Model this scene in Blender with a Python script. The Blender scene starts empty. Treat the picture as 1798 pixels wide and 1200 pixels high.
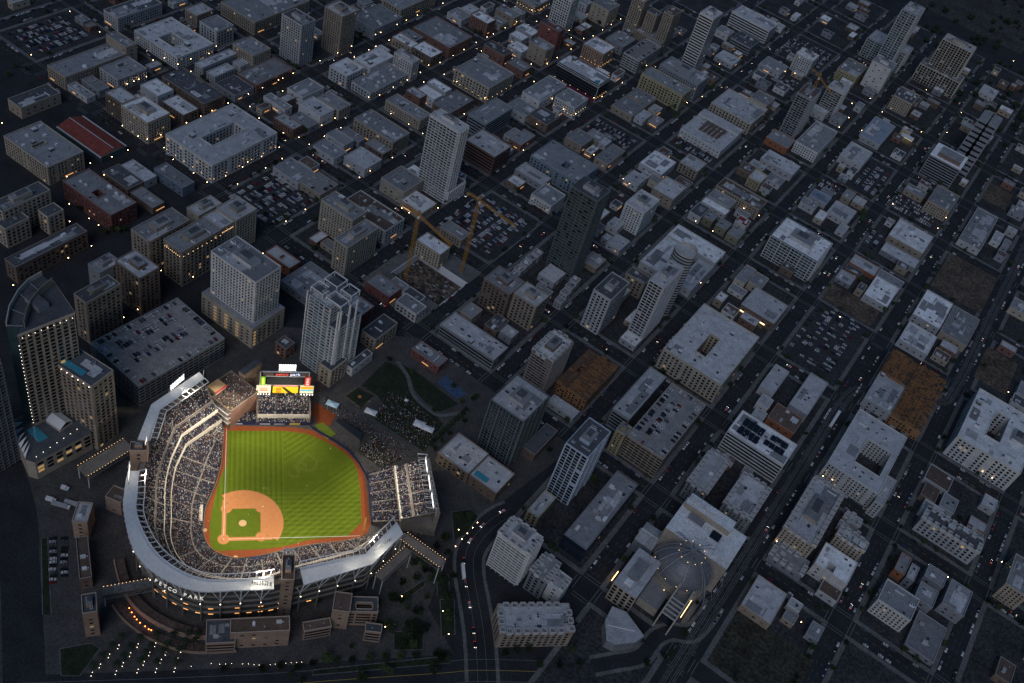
import bpy, math, random
from mathutils import Matrix, Vector
R=random.Random(7)
SC=bpy.context.scene; COL=SC.collection
PI=math.pi
SKY=.138
SUNS=.7
EXPO=0.
FLOOD=60000.
GRASSC=(.1,.14,.011)
BLD=[
('long pale apartment block with gabled bays beside the top left car park','apartment_block','apartment building','lgrey','a',0.0,[[15,[(-459.4,-116.5,-437.0,-54.2)],[],'rd']],{}),
('reddish tan block with lamps behind the pale courtyard mission flats,top left','city_building','building','tan','a',0.0,[[14,[(-416.1,-39.5,-397.1,-14.4)],[],'rl']],{}),
('wide beige apartment complex left of the twin charcoal-topped towers,top edge','apartment_block','apartment building','tan','a',0.0,[[16,[(-403.0,2.9,-348.7,95.0)],[],'rg']],{}),
('boxy pale seven storey block with red east corner near the top left','city_building','building','lgrey','b',0.0,[[20,[(-379.4,-52.1,-352.6,-26.0)],[],'rg']],{}),
('pale U-shaped mission style flats with small courtyard,top left','city_building','building','white','a',0.0,[[14,[(-410.5,-116.7,-343.5,-64.9)],[(-385.9,-105.5,-362.8,-86.3)],'rl']],{}),
('long tan hotel block with narrow light well,beside the top left car park','hotel','hotel','tan','a',0.0,[[15,[(-404.3,-231.8,-377.7,-156.2)],[],'rg']],{}),
('plain tan windowless block standing taller at the end of the long tan hotel','city_building','building','tan','s',0.0,[[23,[(-408.2,-155.7,-377.1,-141.8)],[],'rg']],{}),
('grey roofed block with square red brick light well,right of long tan hotel','city_building','building','lgrey','a',0.0,[[14,[(-374.2,-193.0,-346.4,-155.6)],[(-368.5,-176.6,-363.2,-166.5)],'rg']],{}),
('long low grey shed in the yard below the light well block','shed','shed','grey','s',0.0,[[7,[(-376.5,-213.8,-349.9,-200.7)],[],'rg']],{}),
('low double shed with pale eaves on the street corner,left','shed','shed','white','s',0.0,[[6,[(-377.2,-230.4,-348.2,-219.9)],[],'rg']],{}),
('white roofed concrete cube with a roof kerb line,upper left','city_building','building','conc','s',0.0,[[17,[(-323.8,-183.8,-298.2,-163.1)],[],'rw']],{}),
('stepped brown seven storey block behind the cream chamfered corner block','city_building','building','brown','a',0.0,[[23,[(-326.0,-225.2,-301.8,-206.8)],[],'rl']],{}),
('cream eight storey apartment block with chamfered corner and white roof','apartment_block','apartment building','cream','a',0.0,[[25,[(-298.3,-229.4,-260.9,-201.2)],[],'rw']],{}),
('two level brown brick building with white roofs beside the cream chamfered block','city_building','building','brown','b',0.0,[[12,[(-295.5,-181.3,-264.3,-161.0)],[],'rw']],{}),
('long brown brick block with dark roof and pale roof hatches,upper left','city_building','building','brown','a',0.0,[[15,[(-325.4,-154.2,-263.3,-125.2)],[(-302.7,-129.1,-292.2,-128.1)],'rd']],{}),
('narrow pale building with scalloped parapet running back from the street','city_building','building','lgrey','a',0.0,[[13,[(-327.8,-107.1,-316.0,-57.1)],[],'rl']],{}),
('short pale building with arched rear parapet beside the scalloped one','city_building','building','lgrey','a',0.0,[[12,[(-309.6,-107.3,-297.3,-78.2)],[],'rl']],{}),
('small pale cube behind the short pale arched building,upper left','city_building','building','conc','s',0.0,[[11,[(-309.4,-69.8,-297.1,-56.9)],[],'rl']],{}),
('low flat dark green roofed building in front of the short arched one','city_building','building','grey','s',0.0,[[8,[(-293.2,-110.6,-263.9,-82.6)],[],'rd']],{}),
('tan balcony apartment block below left twin tower,with dark bays','apartment_block','apartment building','tan','a',0.0,[[22,[(-323.0,-56.6,-292.3,-29.3)],[],'rg']],{}),
('cream courtyard apartment block with tan bays at the left edge','apartment_block','apartment building','cream','a',0.0,[[20,[(-326.2,-338.6,-266.4,-299.5)],[(-300.1,-330.2,-296.0,-316.0)],'rg']],{}),
('white courtyard apartment block,wide,with lamps along its pavement','apartment_block','apartment building','white','b',0.0,[[21,[(-241.6,-224.5,-178.4,-136.8)],[(-217.4,-202.2,-201.5,-157.8)],'rl']],{}),
('curved tan hotel podium beside a teal pool at the left edge','hotel','hotel','tan','s',0.0,[[12,[(-381.8,-294.2,-362.3,-249.4)],[],'rd']],{}),
('low wide office with pale corner facade and brick side under the tan balcony block','office_block','office building','brick','b',0.0,[[10,[(-291.8,-80.6,-262.6,-25.2)],[],'rg']],{}),
('left one of two brown towers,charcoal roof and white centre strip','city_building','building','lgrey','a',0.0,[[52,[(-302.6,-3.8,-272.7,18.7)],[],'rd']],{'big': 1}),
('right one of two brown towers,pale roof with brown rim of plant','city_building','building','tan','a',0.0,[[52,[(-287.4,49.9,-260.4,75.2)],[],'rl']],{'big': 1}),
('stepped department store with ribbed charcoal roof behind the two brown towers','shop','shop','grey','s',0.0,[[14,[(-299.5,114.8,-261.7,168.5)],[],'rg']],{}),
('tan office with rows of square windows at the top edge behind the ribbed store','office_block','office building','tan','b',0.0,[[15,[(-303.1,178.7,-272.5,252.6)],[],'rg']],{}),
('small white roofed shop building at the corner opposite the ribbed store','shop','shop','tan','b',0.0,[[11,[(-241.8,125.4,-211.7,140.9)],[],'rw']],{}),
('small grey roofed building between white roofed corner shop and long brick block','shop','shop','grey','s',0.0,[[12,[(-241.4,141.4,-217.7,155.9)],[],'rg']],{}),
('brown brick corner building with clean white roof,top centre left','city_building','building','brown','b',0.0,[[13,[(-211.2,125.6,-181.5,148.8)],[],'rw']],{}),
('big grey roofed brick block filling the rear of the corner shops,top centre left','city_building','building','brick','s',0.0,[[14,[(-238.9,161.5,-180.8,209.0)],[],'rg']],{}),
('ornate white facade building with spotless white roof,centre of its block','city_building','building','white','b',0.0,[[16,[(-237.3,7.3,-211.1,36.9)],[],'rw']],{}),
('white speckled roof wing behind the ornate white facade building','city_building','building','white','s',0.0,[[13,[(-233.9,45.9,-209.6,89.7)],[],'rw']],{}),
('slim white tower block standing on the end of the speckled white roofed wing','tower_block','tower','white','a',0.0,[[25,[(-203.8,80.3,-176.1,93.8)],[],'rl']],{}),
('low long store with mottled grey roof in front of the ornate white building','shop','shop','lgrey','b',0.0,[[9,[(-208.1,12.7,-179.7,79.8)],[],'rg']],{}),
('grey roofed old store with white corner,one street below the mottled long store','shop','shop','white','s',0.0,[[11,[(-238.6,-58.5,-215.7,-24.5)],[],'rg']],{}),
('small low white building with open deck at the end of old store row','city_building','building','white','s',0.0,[[9,[(-245.1,-87.9,-213.5,-76.8)],[],'rg']],{}),
('tall blank white walled building in the middle of the old store row','city_building','building','white','s',0.0,[[14,[(-208.2,-73.1,-177.7,-50.9)],[],'rl']],{}),
('pale cream corner building with grey roof,right end of old store row','city_building','building','cream','b',0.0,[[12,[(-206.2,-45.8,-175.3,-26.5)],[],'rg']],{}),
('red brick building with pale roof and curved parapet,lower left of old store row','city_building','building','brick','a',0.0,[[11,[(-209.0,-109.9,-181.6,-94.9)],[],'rl']],{}),
('low terrace building squeezed between red brick and blank white buildings','city_building','building','grey','s',0.0,[[8,[(-203.0,-90.2,-177.2,-75.3)],[],'rg']],{}),
('grey roofed L-shaped building with one blank white end wall','city_building','building','tan','b',0.0,[[17,[(-151.6,-49.0,-97.0,-20.7)],[],'rg']],{}),
('small brown annex tucked against the blank white end wall block','city_building','building','brown','b',0.0,[[9,[(-122.2,-64.3,-97.1,-49.5)],[],'rg']],{}),
('small flat roofed shop with a light brick corner,in front of trees','shop','shop','lgrey','s',0.0,[[10,[(-156.6,-86.7,-131.2,-71.1)],[],'rg']],{}),
('low mottled roof building below the small flat roofed shop','city_building','building','lgrey','s',0.0,[[8,[(-152.8,-110.1,-124.0,-89.9)],[],'rg']],{}),
('narrow low infill building beside white end wall,grey roof','city_building','building','grey','s',0.0,[[7,[(-153.2,-65.6,-128.4,-54.9)],[],'rg']],{}),
('low building with white and grey striped roof,left of the white balcony tower','city_building','building','lgrey','s',0.0,[[10,[(-119.3,-100.3,-90.8,-73.4)],[],'rl']],{}),
('long cream and brick rowhouse block with tall arched windows','city_building','building','cream','a',0.0,[[12,[(-158.0,12.5,-108.7,33.1)],[],'rg']],{}),
('red brick windowless building beside the cream arched windows block','city_building','building','brick','s',0.0,[[13,[(-155.8,45.7,-135.2,58.7)],[],'rl']],{}),
('white roofed L-shaped shop behind the red brick windowless building','shop','shop','white','s',0.0,[[12,[(-149.6,59.2,-124.7,74.7)],[],'rw']],{}),
('small bright white roof beside the theatre street,behind white L-shaped shop','city_building','building','lgrey','s',0.0,[[14,[(-150.8,79.2,-124.2,91.4)],[],'rw']],{}),
('large grey roofed market hall with white roof ducts below the theatre','city_building','building','brown','s',0.0,[[10,[(-123.7,55.1,-97.9,100.0)],[],'rg']],{}),
('pale stone theatre hall with floodlit facade and octagonal corner turret','theatre','theatre','cream','b',0.0,[[20,[(-143.7,121.4,-93.2,174.3)],[],'rg']],{'big': 1}),
('low white colonnaded building at the top,left of brick block with pale trim','city_building','building','white','s',0.0,[[8,[(-243.0,239.6,-219.7,263.1)],[],'rg']],{}),
('red brick six storey block with pale banded trim and white roof','city_building','building','brick','a',0.0,[[17,[(-212.7,247.5,-185.7,266.9)],[],'rw']],{}),
('grey roofed low block right of the pale trimmed brick building','city_building','building','tan','s',0.0,[[12,[(-208.1,299.5,-178.2,317.4)],[],'rg']],{}),
("brick shop row with dark roof beside the theatre's rear",'shop','shop','brick','s',0.0,[[14,[(-161.2,206.6,-128.7,224.3)],[],'rd']],{}),
('modern grey hotel with slanted dark bays below the theatre','hotel','hotel','grey','o',0.0,[[22,[(-75.3,55.5,-50.7,109.6)],[],'rg']],{}),
('brick and glass hotel with rooftop units right of the white balcony tower','hotel','hotel','brick','o',0.0,[[24,[(-46.6,10.9,-6.9,42.8)],[],'rl']],{}),
('tall white office tower with a grid of square windows,cut by top edge','tower_block','tower','white','w',0.0,[[48,[(-151.8,344.8,-125.4,367.2)],[],'rl']],{'big': 1}),
('dark red brick tower in front of the white square windowed tower','tower_block','tower','redbrick','s',0.0,[[28,[(-138.7,296.5,-108.2,311.6)],[],'rd']],{}),
('tan older hotel pair with dark gap,below the dark red brick tower','hotel','hotel','tan','s',0.0,[[22,[(-123.2,251.6,-97.0,271.6)],[],'rg']],{}),
('white roofed shop nearest the dark red brick tower','tower_block','tower','lgrey','s',0.0,[[11,[(-164.5,284.9,-139.2,303.5)],[],'rw']],{}),
("clean white roof of small shop,left edge of the tower's street row",'city_building','building','lgrey','s',0.0,[[10,[(-160.3,264.4,-140.7,280.6)],[],'rw']],{}),
('white roofed shop with dark vents,lowest of the three in its row','shop','shop','lgrey','s',0.0,[[10,[(-145.5,238.6,-123.7,258.5)],[],'rw']],{}),
('brick warehouse row with long brown roof beside the theatre,right','warehouse','warehouse','brick','s',0.0,[[10,[(-123.0,203.9,-97.0,223.8)],[],'rg']],{}),
('small brick corner building with teal roof units near the top,left of tall towers','city_building','building','lgrey','b',0.0,[[12,[(-195.8,317.9,-177.9,327.7)],[],'rl']],{}),
('top edge block with floodlit cornice between white tower and brick trim block','city_building','building','tan','b',0.0,[[11,[(-209.6,353.6,-180.0,393.9)],[],'rg']],{}),
('cream building with a big blank side wall near the top,right of white office tower','city_building','building','cream','s',0.0,[[24,[(-129.4,416.5,-101.3,446.9)],[],'rg']],{}),
('narrow pale slab between the white office tower and the blank cream wall','tower_block','tower','lgrey','b',0.0,[[18,[(-152.0,413.6,-134.0,428.9)],[],'rg']],{}),
('wide low grey podium in front of the brown three winged hotel','city_building','building','grey','s',0.0,[[12,[(-74.7,370.4,-47.2,405.2)],[],'rg']],{}),
('brown brick hotel of three tall wings side by side,top right of centre','hotel','hotel','tan','a',0.0,[[52,[(-80.3,430.8,-61.7,451.2)],[],'rg'],[38,[(-58.6,441.0,-42.2,457.1)],[],'rd'],[50,[(-34.4,438.6,-18.9,464.5)],[],'rb'],[11,[(-80.3,430.8,-18.9,464.5)],[],'rg']],{'big': 1}),
('open deck parking garage with cars on its top,in front of three winged hotel','parking_garage','garage','lgrey','p',0.0,[[18,[(-35.6,348.3,-10.9,410.6)],[],'deck']],{'cars': 30}),
('peach and green block with white roof,behind the floodlit edged hotel','city_building','building','peach','a',0.0,[[22,[(-78.0,312.4,-46.9,343.0)],[],'rw']],{}),
('dark hotel with floodlit white edges,magenta base and rooftop pool','hotel','hotel','dark','o',0.0,[[24,[(-72.4,239.8,-10.4,268.6)],[],'rw']],{'big': 1}),
('grey roofed block with pale corner walls,left of two white windowed shops','city_building','building','white','s',0.0,[[13,[(-69.7,160.7,-43.8,221.7)],[],'rg']],{}),
('white walled building with rows of small windows below floodlit edged hotel','city_building','building','white','a',0.0,[[15,[(-37.2,183.5,-8.3,214.9)],[],'rg']],{}),
('low brown roofed shop left of the dark roofed brick restaurant','shop','shop','lgrey','s',0.0,[[9,[(-68.1,126.2,-40.2,152.8)],[],'rg']],{}),
('low brick restaurant with dark teal roof and lamps,by the trees','city_building','building','brown','s',0.0,[[10,[(-39.7,131.3,-12.9,159.4)],[],'rd']],{}),
('small brick shop with grey roof on the corner above the teal glass complex','shop','shop','brick','s',0.0,[[8,[(-27.8,74.8,-11.4,105.6)],[],'rg']],{}),
('low school with square courtyard beside the yellow stepped apartments','school','school','tan','s',0.0,[[8,[(13.2,241.1,42.6,307.1)],[(16.2,276.8,33.9,281.3)],'rg']],{}),
('small pale annex in front of the low courtyard school','city_building','building','lgrey','s',0.0,[[7,[(43.8,246.4,56.6,270.3)],[],'rl']],{}),
('cream and yellow stepped apartment block with pale gables','apartment_block','apartment building','yellow','b',0.0,[[22,[(8.5,317.4,69.9,343.3)],[],'rg']],{'big': 1}),
('long curved grey building behind the cream and yellow stepped apartments','city_building','building','grey','a',0.0,[[25,[(14.9,354.1,72.4,387.1)],[],'rg']],{}),
('tall slim white tower with sawtooth ribbon windows,top right of centre','tower_block','tower','white','o',0.0,[[88,[(24.4,403.7,44.6,431.7)],[],'rl']],{'big': 1}),
('white office with continuous dark ribbon windows behind the slim sawtooth tower','office_block','office building','white','o',0.0,[[20,[(7.6,599.7,69.8,634.2)],[],'rl']],{}),
('small pale building with a curved white wall below the sawtooth tower','city_building','building','white','s',0.0,[[9,[(9.4,550.2,29.9,570.6)],[],'rg']],{}),
('dark open sided garage in front of the ribbon windowed white office','parking_garage','garage','grey','o',0.0,[[12,[(37.4,541.1,69.4,576.3)],[],'rd']],{}),
('low lot building with cluttered roof below the dark open sided garage','city_building','building','lgrey','s',0.0,[[6,[(41.7,483.1,70.3,511.3)],[],'rl']],{}),
('cream ornate hall with pale rooftop shed and large windows,upper right','city_building','building','cream','b',0.0,[[15,[(98.5,349.4,157.0,403.7)],[],'rl']],{'big': 1}),
('cream four storey corner block behind the ornate cream hall','city_building','building','cream','b',0.0,[[18,[(129.1,404.2,153.3,433.2)],[],'rg']],{}),
('white market hall with brown skylight roof and row of cars in front','market_hall','building','white','m',0.0,[[10,[(97.7,267.4,154.6,333.6)],[],'rl']],{'big': 1}),
('two white and grey roofed shops in a row below the market hall,left','shop','shop','lgrey','s',0.0,[[9,[(98.1,162.6,127.7,200.6)],[],'rw']],{}),
('tan block with dark square windows right of the white and grey roofed shops','city_building','building','tan','b',0.0,[[12,[(131.1,200.5,155.5,225.5)],[],'rl']],{}),
('tan square low building beside the car lot,upper centre','city_building','building','tan','s',0.0,[[10,[(13.7,130.1,36.6,158.0)],[],'rg']],{}),
('long low building with pale hipped ends at the lower side of the car lot','city_building','building','tan','s',0.0,[[8,[(56.9,127.6,74.2,169.5)],[],'rg']],{}),
('large teal grey apartment complex with white corner turret,upper centre','apartment_block','apartment building','blue','b',0.0,[[18,[(12.6,55.5,74.9,100.8)],[(44.7,65.7,52.7,80.0)],'rg']],{}),
('white cube building with square windows beside a crane,upper right','city_building','building','white','a',0.0,[[25,[(126.0,566.2,152.1,592.0)],[],'rw']],{}),
('low grey warehouse beside the white cube building,upper right','warehouse','warehouse','lgrey','s',0.0,[[8,[(94.2,522.7,126.7,553.7)],[],'rg']],{}),
('unfinished tall slab with brown top deck beside the crane','residential_tower','tower','grey','k',0.0,[[60,[(183.7,392.8,203.5,427.4)],[],'rb']],{'big': 1}),
('pale striped tower right of the unfinished slab,with stepped roof','residential_tower','tower','lgrey','k',0.0,[[40,[(198.5,489.2,221.1,513.9)],[],'rl']],{'big': 1}),
('low white annex at the foot of the pale striped tower','city_building','building','white','s',0.0,[[10,[(193.8,475.5,215.4,488.7)],[],'rl']],{}),
('small grey angular building right of the low white annex','city_building','building','grey','s',0.0,[[9,[(221.6,481.3,238.8,501.8)],[],'rg']],{}),
('yellow brown older block with dark square windows,below high glass tower','city_building','building','yellow','a',0.0,[[16,[(180.8,604.9,211.2,651.6)],[],'rg']],{}),
('white building with a huge blank slanting wall below the high glass tower','city_building','building','white','s',0.0,[[38,[(215.8,627.5,244.9,655.6)],[],'rg']],{}),
('highest teal glass residential tower at the top right,rising from a teal podium','glass_tower','tower','teal','g',0.0,[[95,[(209.8,691.0,232.5,732.7)],[],'rl'],[28,[(181.8,715.0,242.7,757.1)],[],'rl']],{'big': 1}),
('cream and blue stepped tower on a yellow podium at the upper right','glass_tower','tower','cream','g',0.0,[[68,[(275.9,731.9,320.5,758.1)],[],'rl'],[25,[(265.7,724.1,328.6,751.9)],[],'rg']],{'big': 1}),
('beige five storey corner block with curved roof hatch,upper right','city_building','building','cream','a',0.0,[[20,[(267.6,600.8,295.6,637.3)],[],'rd']],{}),
('strip building with blue and orange roofs beside a lit canopy','city_building','building','lgrey','s',0.0,[[8,[(266.2,476.6,295.9,544.3)],[],'stripe']],{}),
('pale flat roofed workshop below the blue and orange roofed strip','city_building','building','lgrey','s',0.0,[[10,[(265.2,400.1,295.8,444.8)],[],'rl']],{}),
('white mission style building with gabled front and arched windows,right','city_building','building','white','a',0.0,[[14,[(213.2,368.3,244.3,441.1)],[],'rg']],{}),
('orange brick low building left of the gabled white mission building','city_building','building','orange','s',0.0,[[9,[(180.4,351.7,211.1,380.2)],[],'rg']],{}),
('white roofed low block in front of the orange brick building','city_building','building','lgrey','s',0.0,[[9,[(195.3,302.1,238.9,329.1)],[],'rl']],{}),
('small white low building at the far upper right corner','city_building','building','white','s',0.0,[[8,[(356.4,776.7,380.2,804.6)],[],'rl']],{}),
('massive cream block with two lower wings of slot windows at left edge','city_building','building','cream','b',0.0,[[30,[(-244.4,-410.0,-229.3,-363.4)],[],'rd'],[21,[(-231.0,-416.4,-219.2,-393.0)],[],'rd'],[20,[(-224.4,-381.1,-211.3,-364.8)],[],'rd']],{'big': 1}),
('long dark brick block with lit base and roof terraces,left edge','city_building','building','brown','b',0.0,[[18,[(-192.6,-437.1,-178.9,-367.1)],[],'rd']],{}),
('big red brick warehouse block with deep roof well,left','warehouse','warehouse','redbrick','a',0.0,[[19,[(-244.6,-339.7,-181.8,-311.6)],[(-216.7,-332.0,-207.7,-324.1)],'rg']],{}),
('low dark roofed restaurant behind the big red brick warehouse','city_building','building','brown','s',0.0,[[9,[(-244.8,-297.3,-210.4,-278.3)],[],'rd']],{}),
('low white roofed restaurant next to dark roofed one,behind red brick warehouse','city_building','building','lgrey','s',0.0,[[9,[(-242.1,-277.8,-209.9,-263.7)],[],'rl']],{}),
('low roof terrace bar with lit patio beside the big red brick warehouse','city_building','building','brown','s',0.0,[[7,[(-208.1,-296.8,-178.4,-282.9)],[],'rg']],{}),
('blue grey block with curved end facing the big car lot','city_building','building','blue','s',0.0,[[10,[(-218.8,-259.4,-180.3,-244.7)],[],'rg']],{}),
('left half of the twin office,beige with brown grey roof and dark windows','city_building','building','tan','b',0.0,[[38,[(-140.3,-352.5,-118.2,-307.9)],[],'rg']],{'big': 1}),
('right half of the twin office with rows of small uplights under the eaves','city_building','building','tan','b',0.0,[[40,[(-111.9,-342.8,-90.2,-297.4)],[],'rg']],{'big': 1}),
('white roofed cream block behind the twin office,left rear','city_building','building','cream','s',0.0,[[34,[(-135.8,-295.2,-120.9,-267.6)],[],'rl']],{}),
('cream block with uplit bays at the rear right of the twin office','city_building','building','cream','a',0.0,[[38,[(-116.4,-278.5,-92.5,-253.0)],[],'rl'],[37,[(-115.5,-295.8,-93.3,-279.5)],[],'rl']],{}),
('tall white hotel slab on cream podium with columns of yellow lit windows','hotel','hotel','white','a',0.0,[[70,[(-51.9,-346.9,-2.4,-318.2)],[],'rg']],{'big': 1,'podium': 24}),
('brown brick hotel wing behind the crescent tower,right end','hotel','hotel','brown','b',0.0,[[42,[(-115.1,-390.1,-86.4,-369.7)],[],'rl']],{'big': 1}),
('low grey roofed wing beside the teal hotel pool','city_building','building','grey','s',0.0,[[34,[(-132.2,-403.3,-117.9,-382.2)],[],'rg']],{}),
('tan hotel wing with big square windows right of the crescent tower','hotel','hotel','tan','b',0.0,[[46,[(-102.0,-440.1,-87.9,-407.4)],[],'rd']],{'big': 1}),
('grey roofed low warehouse at the top of the big car lot','warehouse','warehouse','lgrey','s',0.0,[[8,[(-153.1,-167.8,-119.5,-142.1)],[],'rg']],{}),
('tan warehouse with cars parked on the roof beside the big car lot','warehouse','warehouse','tan','s',0.0,[[9,[(-119.0,-165.4,-92.7,-138.8)],[],'deck']],{'cars': 22}),
('rear wing of the cream hotel pair,with dark bays and terrace in front','city_building','building','cream','a',0.0,[[35,[(-67.2,-195.5,-27.8,-175.2)],[],'rg']],{'big': 1}),
('front wing of the cream hotel pair,standing at the street corner','city_building','building','cream','a',0.0,[[34,[(-22.5,-226.8,-6.2,-183.6)],[],'rg']],{'big': 1}),
('dark roofed retail block with white arcade facade behind the cream hotel pair','city_building','building','white','b',0.0,[[16,[(-67.0,-164.9,-10.7,-135.6)],[],'rb']],{}),
('cream ribbed roof building with low arcade,left of the balcony tower podium','city_building','building','cream','s',0.0,[[15,[(-67.6,-103.6,-37.6,-71.1)],[],'rg']],{}),
('white roofed shop with lamps near the crane base,below cream ribbed building','shop','shop','tan','s',0.0,[[8,[(-37.2,-107.5,-9.9,-82.5)],[],'rw']],{}),
('cream cube building with white roof on the edge of the construction pit','city_building','building','cream','a',0.0,[[18,[(18.0,-152.8,46.5,-136.6)],[],'rw']],{}),
('long low grey roofed building along the left side of crane car lot','city_building','building','tan','a',0.0,[[10,[(16.3,-111.2,43.0,-95.9)],[],'rg']],{}),
('red brick low building with grey roof beside the construction pit','city_building','building','redbrick','s',0.0,[[10,[(18.4,-226.5,46.4,-208.4)],[],'rg']],{}),
('white old station with small domed corner tower and arches','old_station','station','white','b',0.0,[[10,[(53.5,-225.3,77.0,-210.2)],[],'rg']],{}),
('arched white roof hall with a square roof opening,by the white hotel slab','city_building','building','orange','s',0.0,[[10,[(-68.1,-265.2,-38.3,-251.3)],[(-54.7,-260.7,-52.7,-256.4)],'rl']],{}),
('low roofed nightclub block with neon sign between hotel slab and glass condo tower','city_building','building','grey','s',0.0,[[9,[(-33.7,-281.1,4.4,-242.9)],[],'rg']],{}),
('teal and white glass condo tower with boxy open crown beside the ballpark','glass_tower','tower','teal','g',0.0,[[80,[(41.3,-332.4,62.1,-308.8)],[],'rl'],[60,[(37.5,-331.0,70.8,-302.3)],[],'rd']],{'big': 1}),
('red brick low hall with pale roof behind the glass condo tower','city_building','building','redbrick','s',0.0,[[12,[(18.6,-266.9,45.8,-246.7)],[],'rl']],{}),
('dark roofed building with white roof rim right of the condo tower','city_building','building','tan','b',0.0,[[14,[(58.6,-279.3,74.6,-249.4)],[],'rd']],{}),
('long grey green hall with rows of roof louvres beside the park','city_building','building','grey','o',0.0,[[14,[(101.2,-222.2,161.1,-200.0)],[],'rl']],{'big': 1}),
('small flat annex at the head of the louvred hall','city_building','building','tan','s',0.0,[[11,[(102.3,-192.5,115.6,-175.6)],[],'rg']],{}),
('brown loft block,left half,with grey roof and recessed balconies','city_building','building','brown','b',0.0,[[32,[(101.3,-160.9,130.8,-135.9)],[],'rg']],{'big': 1}),
('tan loft block with white rooftop pavilion,right half','city_building','building','tan','b',0.0,[[31,[(131.3,-154.5,156.8,-132.8)],[],'rl']],{'big': 1}),
('tall unfinished dark green glass tower in the centre of the picture','glass_tower','tower','darkgreen','g',0.0,[[100,[(116.9,-64.7,145.8,-40.0)],[],'rd']],{'big': 1}),
('white arcaded two part building left of the unfinished green tower','city_building','building','white','a',0.0,[[10,[(47.5,7.7,73.7,36.9)],[],'rg']],{}),
('long blue grey roof of a workshop below the teal grey complex','city_building','building','grey','s',0.0,[[8,[(9.3,33.0,45.8,52.3)],[],'rl']],{}),
('white stepped apartment block with green top terrace right of green tower','apartment_block','apartment building','white','a',0.0,[[30,[(134.0,53.3,157.8,88.4)],[],'rl']],{'big': 1}),
('grey roofed workshop behind the white stepped apartment block','city_building','building','tan','s',0.0,[[13,[(134.2,125.9,161.2,159.5)],[],'rl']],{}),
('small grey roofed corner shop with a lamp,above the grey workshop','shop','shop','lgrey','s',0.0,[[9,[(100.6,121.6,118.8,143.7)],[],'rl']],{}),
("low hip roofed house in the yard at the green tower's foot,right",'house','house','lgrey','s',0.0,[[6,[(144.3,9.7,160.8,32.1)],[],'rl']],{}),
("small low flat roofed house beside the hip roofed one,green tower's foot",'house','house','grey','s',0.0,[[6,[(136.0,13.3,143.8,24.0)],[],'rl']],{}),
('wide white warehouse roof with dark roof hatches,right of centre','warehouse','warehouse','lgrey','s',0.0,[[10,[(185.1,69.2,244.9,96.1)],[],'rw']],{}),
('white ribbed warehouse wing beside the wide hatched white roof','warehouse','warehouse','lgrey','s',0.0,[[9,[(185.2,9.0,208.2,68.7)],[],'rw']],{}),
('pale blue roofed sheds below wide white warehouse,right of oval top tower','shed','shed','lgrey','s',0.0,[[9,[(228.2,10.3,245.4,63.6)],[],'rl']],{}),
('slender grey tower with white frame facade and oval crown','glass_tower','tower','lgrey','g',0.0,[[72,[(226.0,-85.6,241.0,-45.2)],[],'rl']],{'big': 1,'oval': (232.3,-28.7)}),
('mid rise grey tower with blue glass corner and green terraces','tower_block','tower','lgrey','b',0.0,[[46,[(186.9,-109.0,206.4,-73.7)],[],'rd']],{'big': 1}),
('tan mid rise block between the two grey towers','tower_block','tower','tan','b',0.0,[[20,[(188.0,-32.7,210.2,-19.0)],[],'rd']],{}),
('tiny white roofed building at the foot of the oval crowned tower','city_building','building','lgrey','s',0.0,[[6,[(225.9,-100.7,242.8,-86.1)],[],'rw']],{}),
('long tan two part block with dark brown roofs and tall windows,right of centre','city_building','building','tan','a',0.0,[[14,[(184.0,192.6,240.3,216.2)],[],'rb']],{}),
("grey roofed building beside the long tan block's left end",'city_building','building','lgrey','s',0.0,[[10,[(184.6,172.0,213.1,191.3)],[],'rg']],{}),
('bright white roofed shop in front of the long tan brown roofed block','shop','shop','lgrey','s',0.0,[[10,[(184.0,155.7,215.3,168.0)],[],'rw']],{}),
('small dark grey roofed building left of the bright white shop roof','city_building','building','lgrey','s',0.0,[[9,[(182.9,129.2,196.9,155.2)],[],'rd']],{}),
('olive flat roofed cube house,uppermost of three','house','house','olive','s',0.0,[[9,[(198.2,134.4,209.9,151.4)],[],'rg']],{}),
('olive flat roofed cube house,middle one of three','house','house','olive','s',0.0,[[9,[(214.6,132.6,227.9,149.5)],[],'rg']],{}),
('olive flat roofed cube house,lowest of three','house','house','olive','s',0.0,[[9,[(230.3,130.0,244.9,150.2)],[],'rg']],{}),
('small house with a red roof behind the olive cube houses','house','house','white','s',0.0,[[9,[(227.3,158.5,241.3,172.6)],[],'rr']],{}),
('yellow green rounded front building beside pale infill block,right of centre','city_building','building','yellow','a',0.0,[[12,[(202.3,245.8,218.7,268.5)],[],'rl']],{}),
('cream low corner building above the lit shop front,right of centre','shop','shop','cream','s',0.0,[[9,[(270.2,66.7,282.2,98.5)],[],'rg']],{}),
('grey low building right of the cream corner building','city_building','building','cream','s',0.0,[[9,[(283.3,74.1,298.3,96.8)],[],'rg']],{}),
('flat roofed store with a brightly lit yellow shop front','shop','shop','brown','s',0.0,[[9,[(292.8,34.6,331.4,73.6)],[],'rl']],{'lit': 1}),
('large grey apartment block around a deep courtyard with pale framed windows','apartment_block','apartment building','cream','b',0.0,[[24,[(267.6,-101.3,329.8,-14.4)],[(291.9,-80.4,302.1,-47.8)],'rl']],{'big': 1}),
('teal glass office with white stepped roof and lit base,right','glass_tower','tower','teal','g',0.0,[[28,[(272.4,139.9,329.0,186.4)],[],'rw']],{'big': 1}),
('blue roofed shed in the container yard,right','shed','shed','lgrey','s',0.0,[[6,[(269.9,286.3,292.3,305.8)],[],'rblue']],{}),
('white roofed shed with a large tree at its end,container yard','shed','shed','lgrey','s',0.0,[[7,[(298.6,272.5,326.0,304.8)],[],'rl']],{}),
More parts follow.
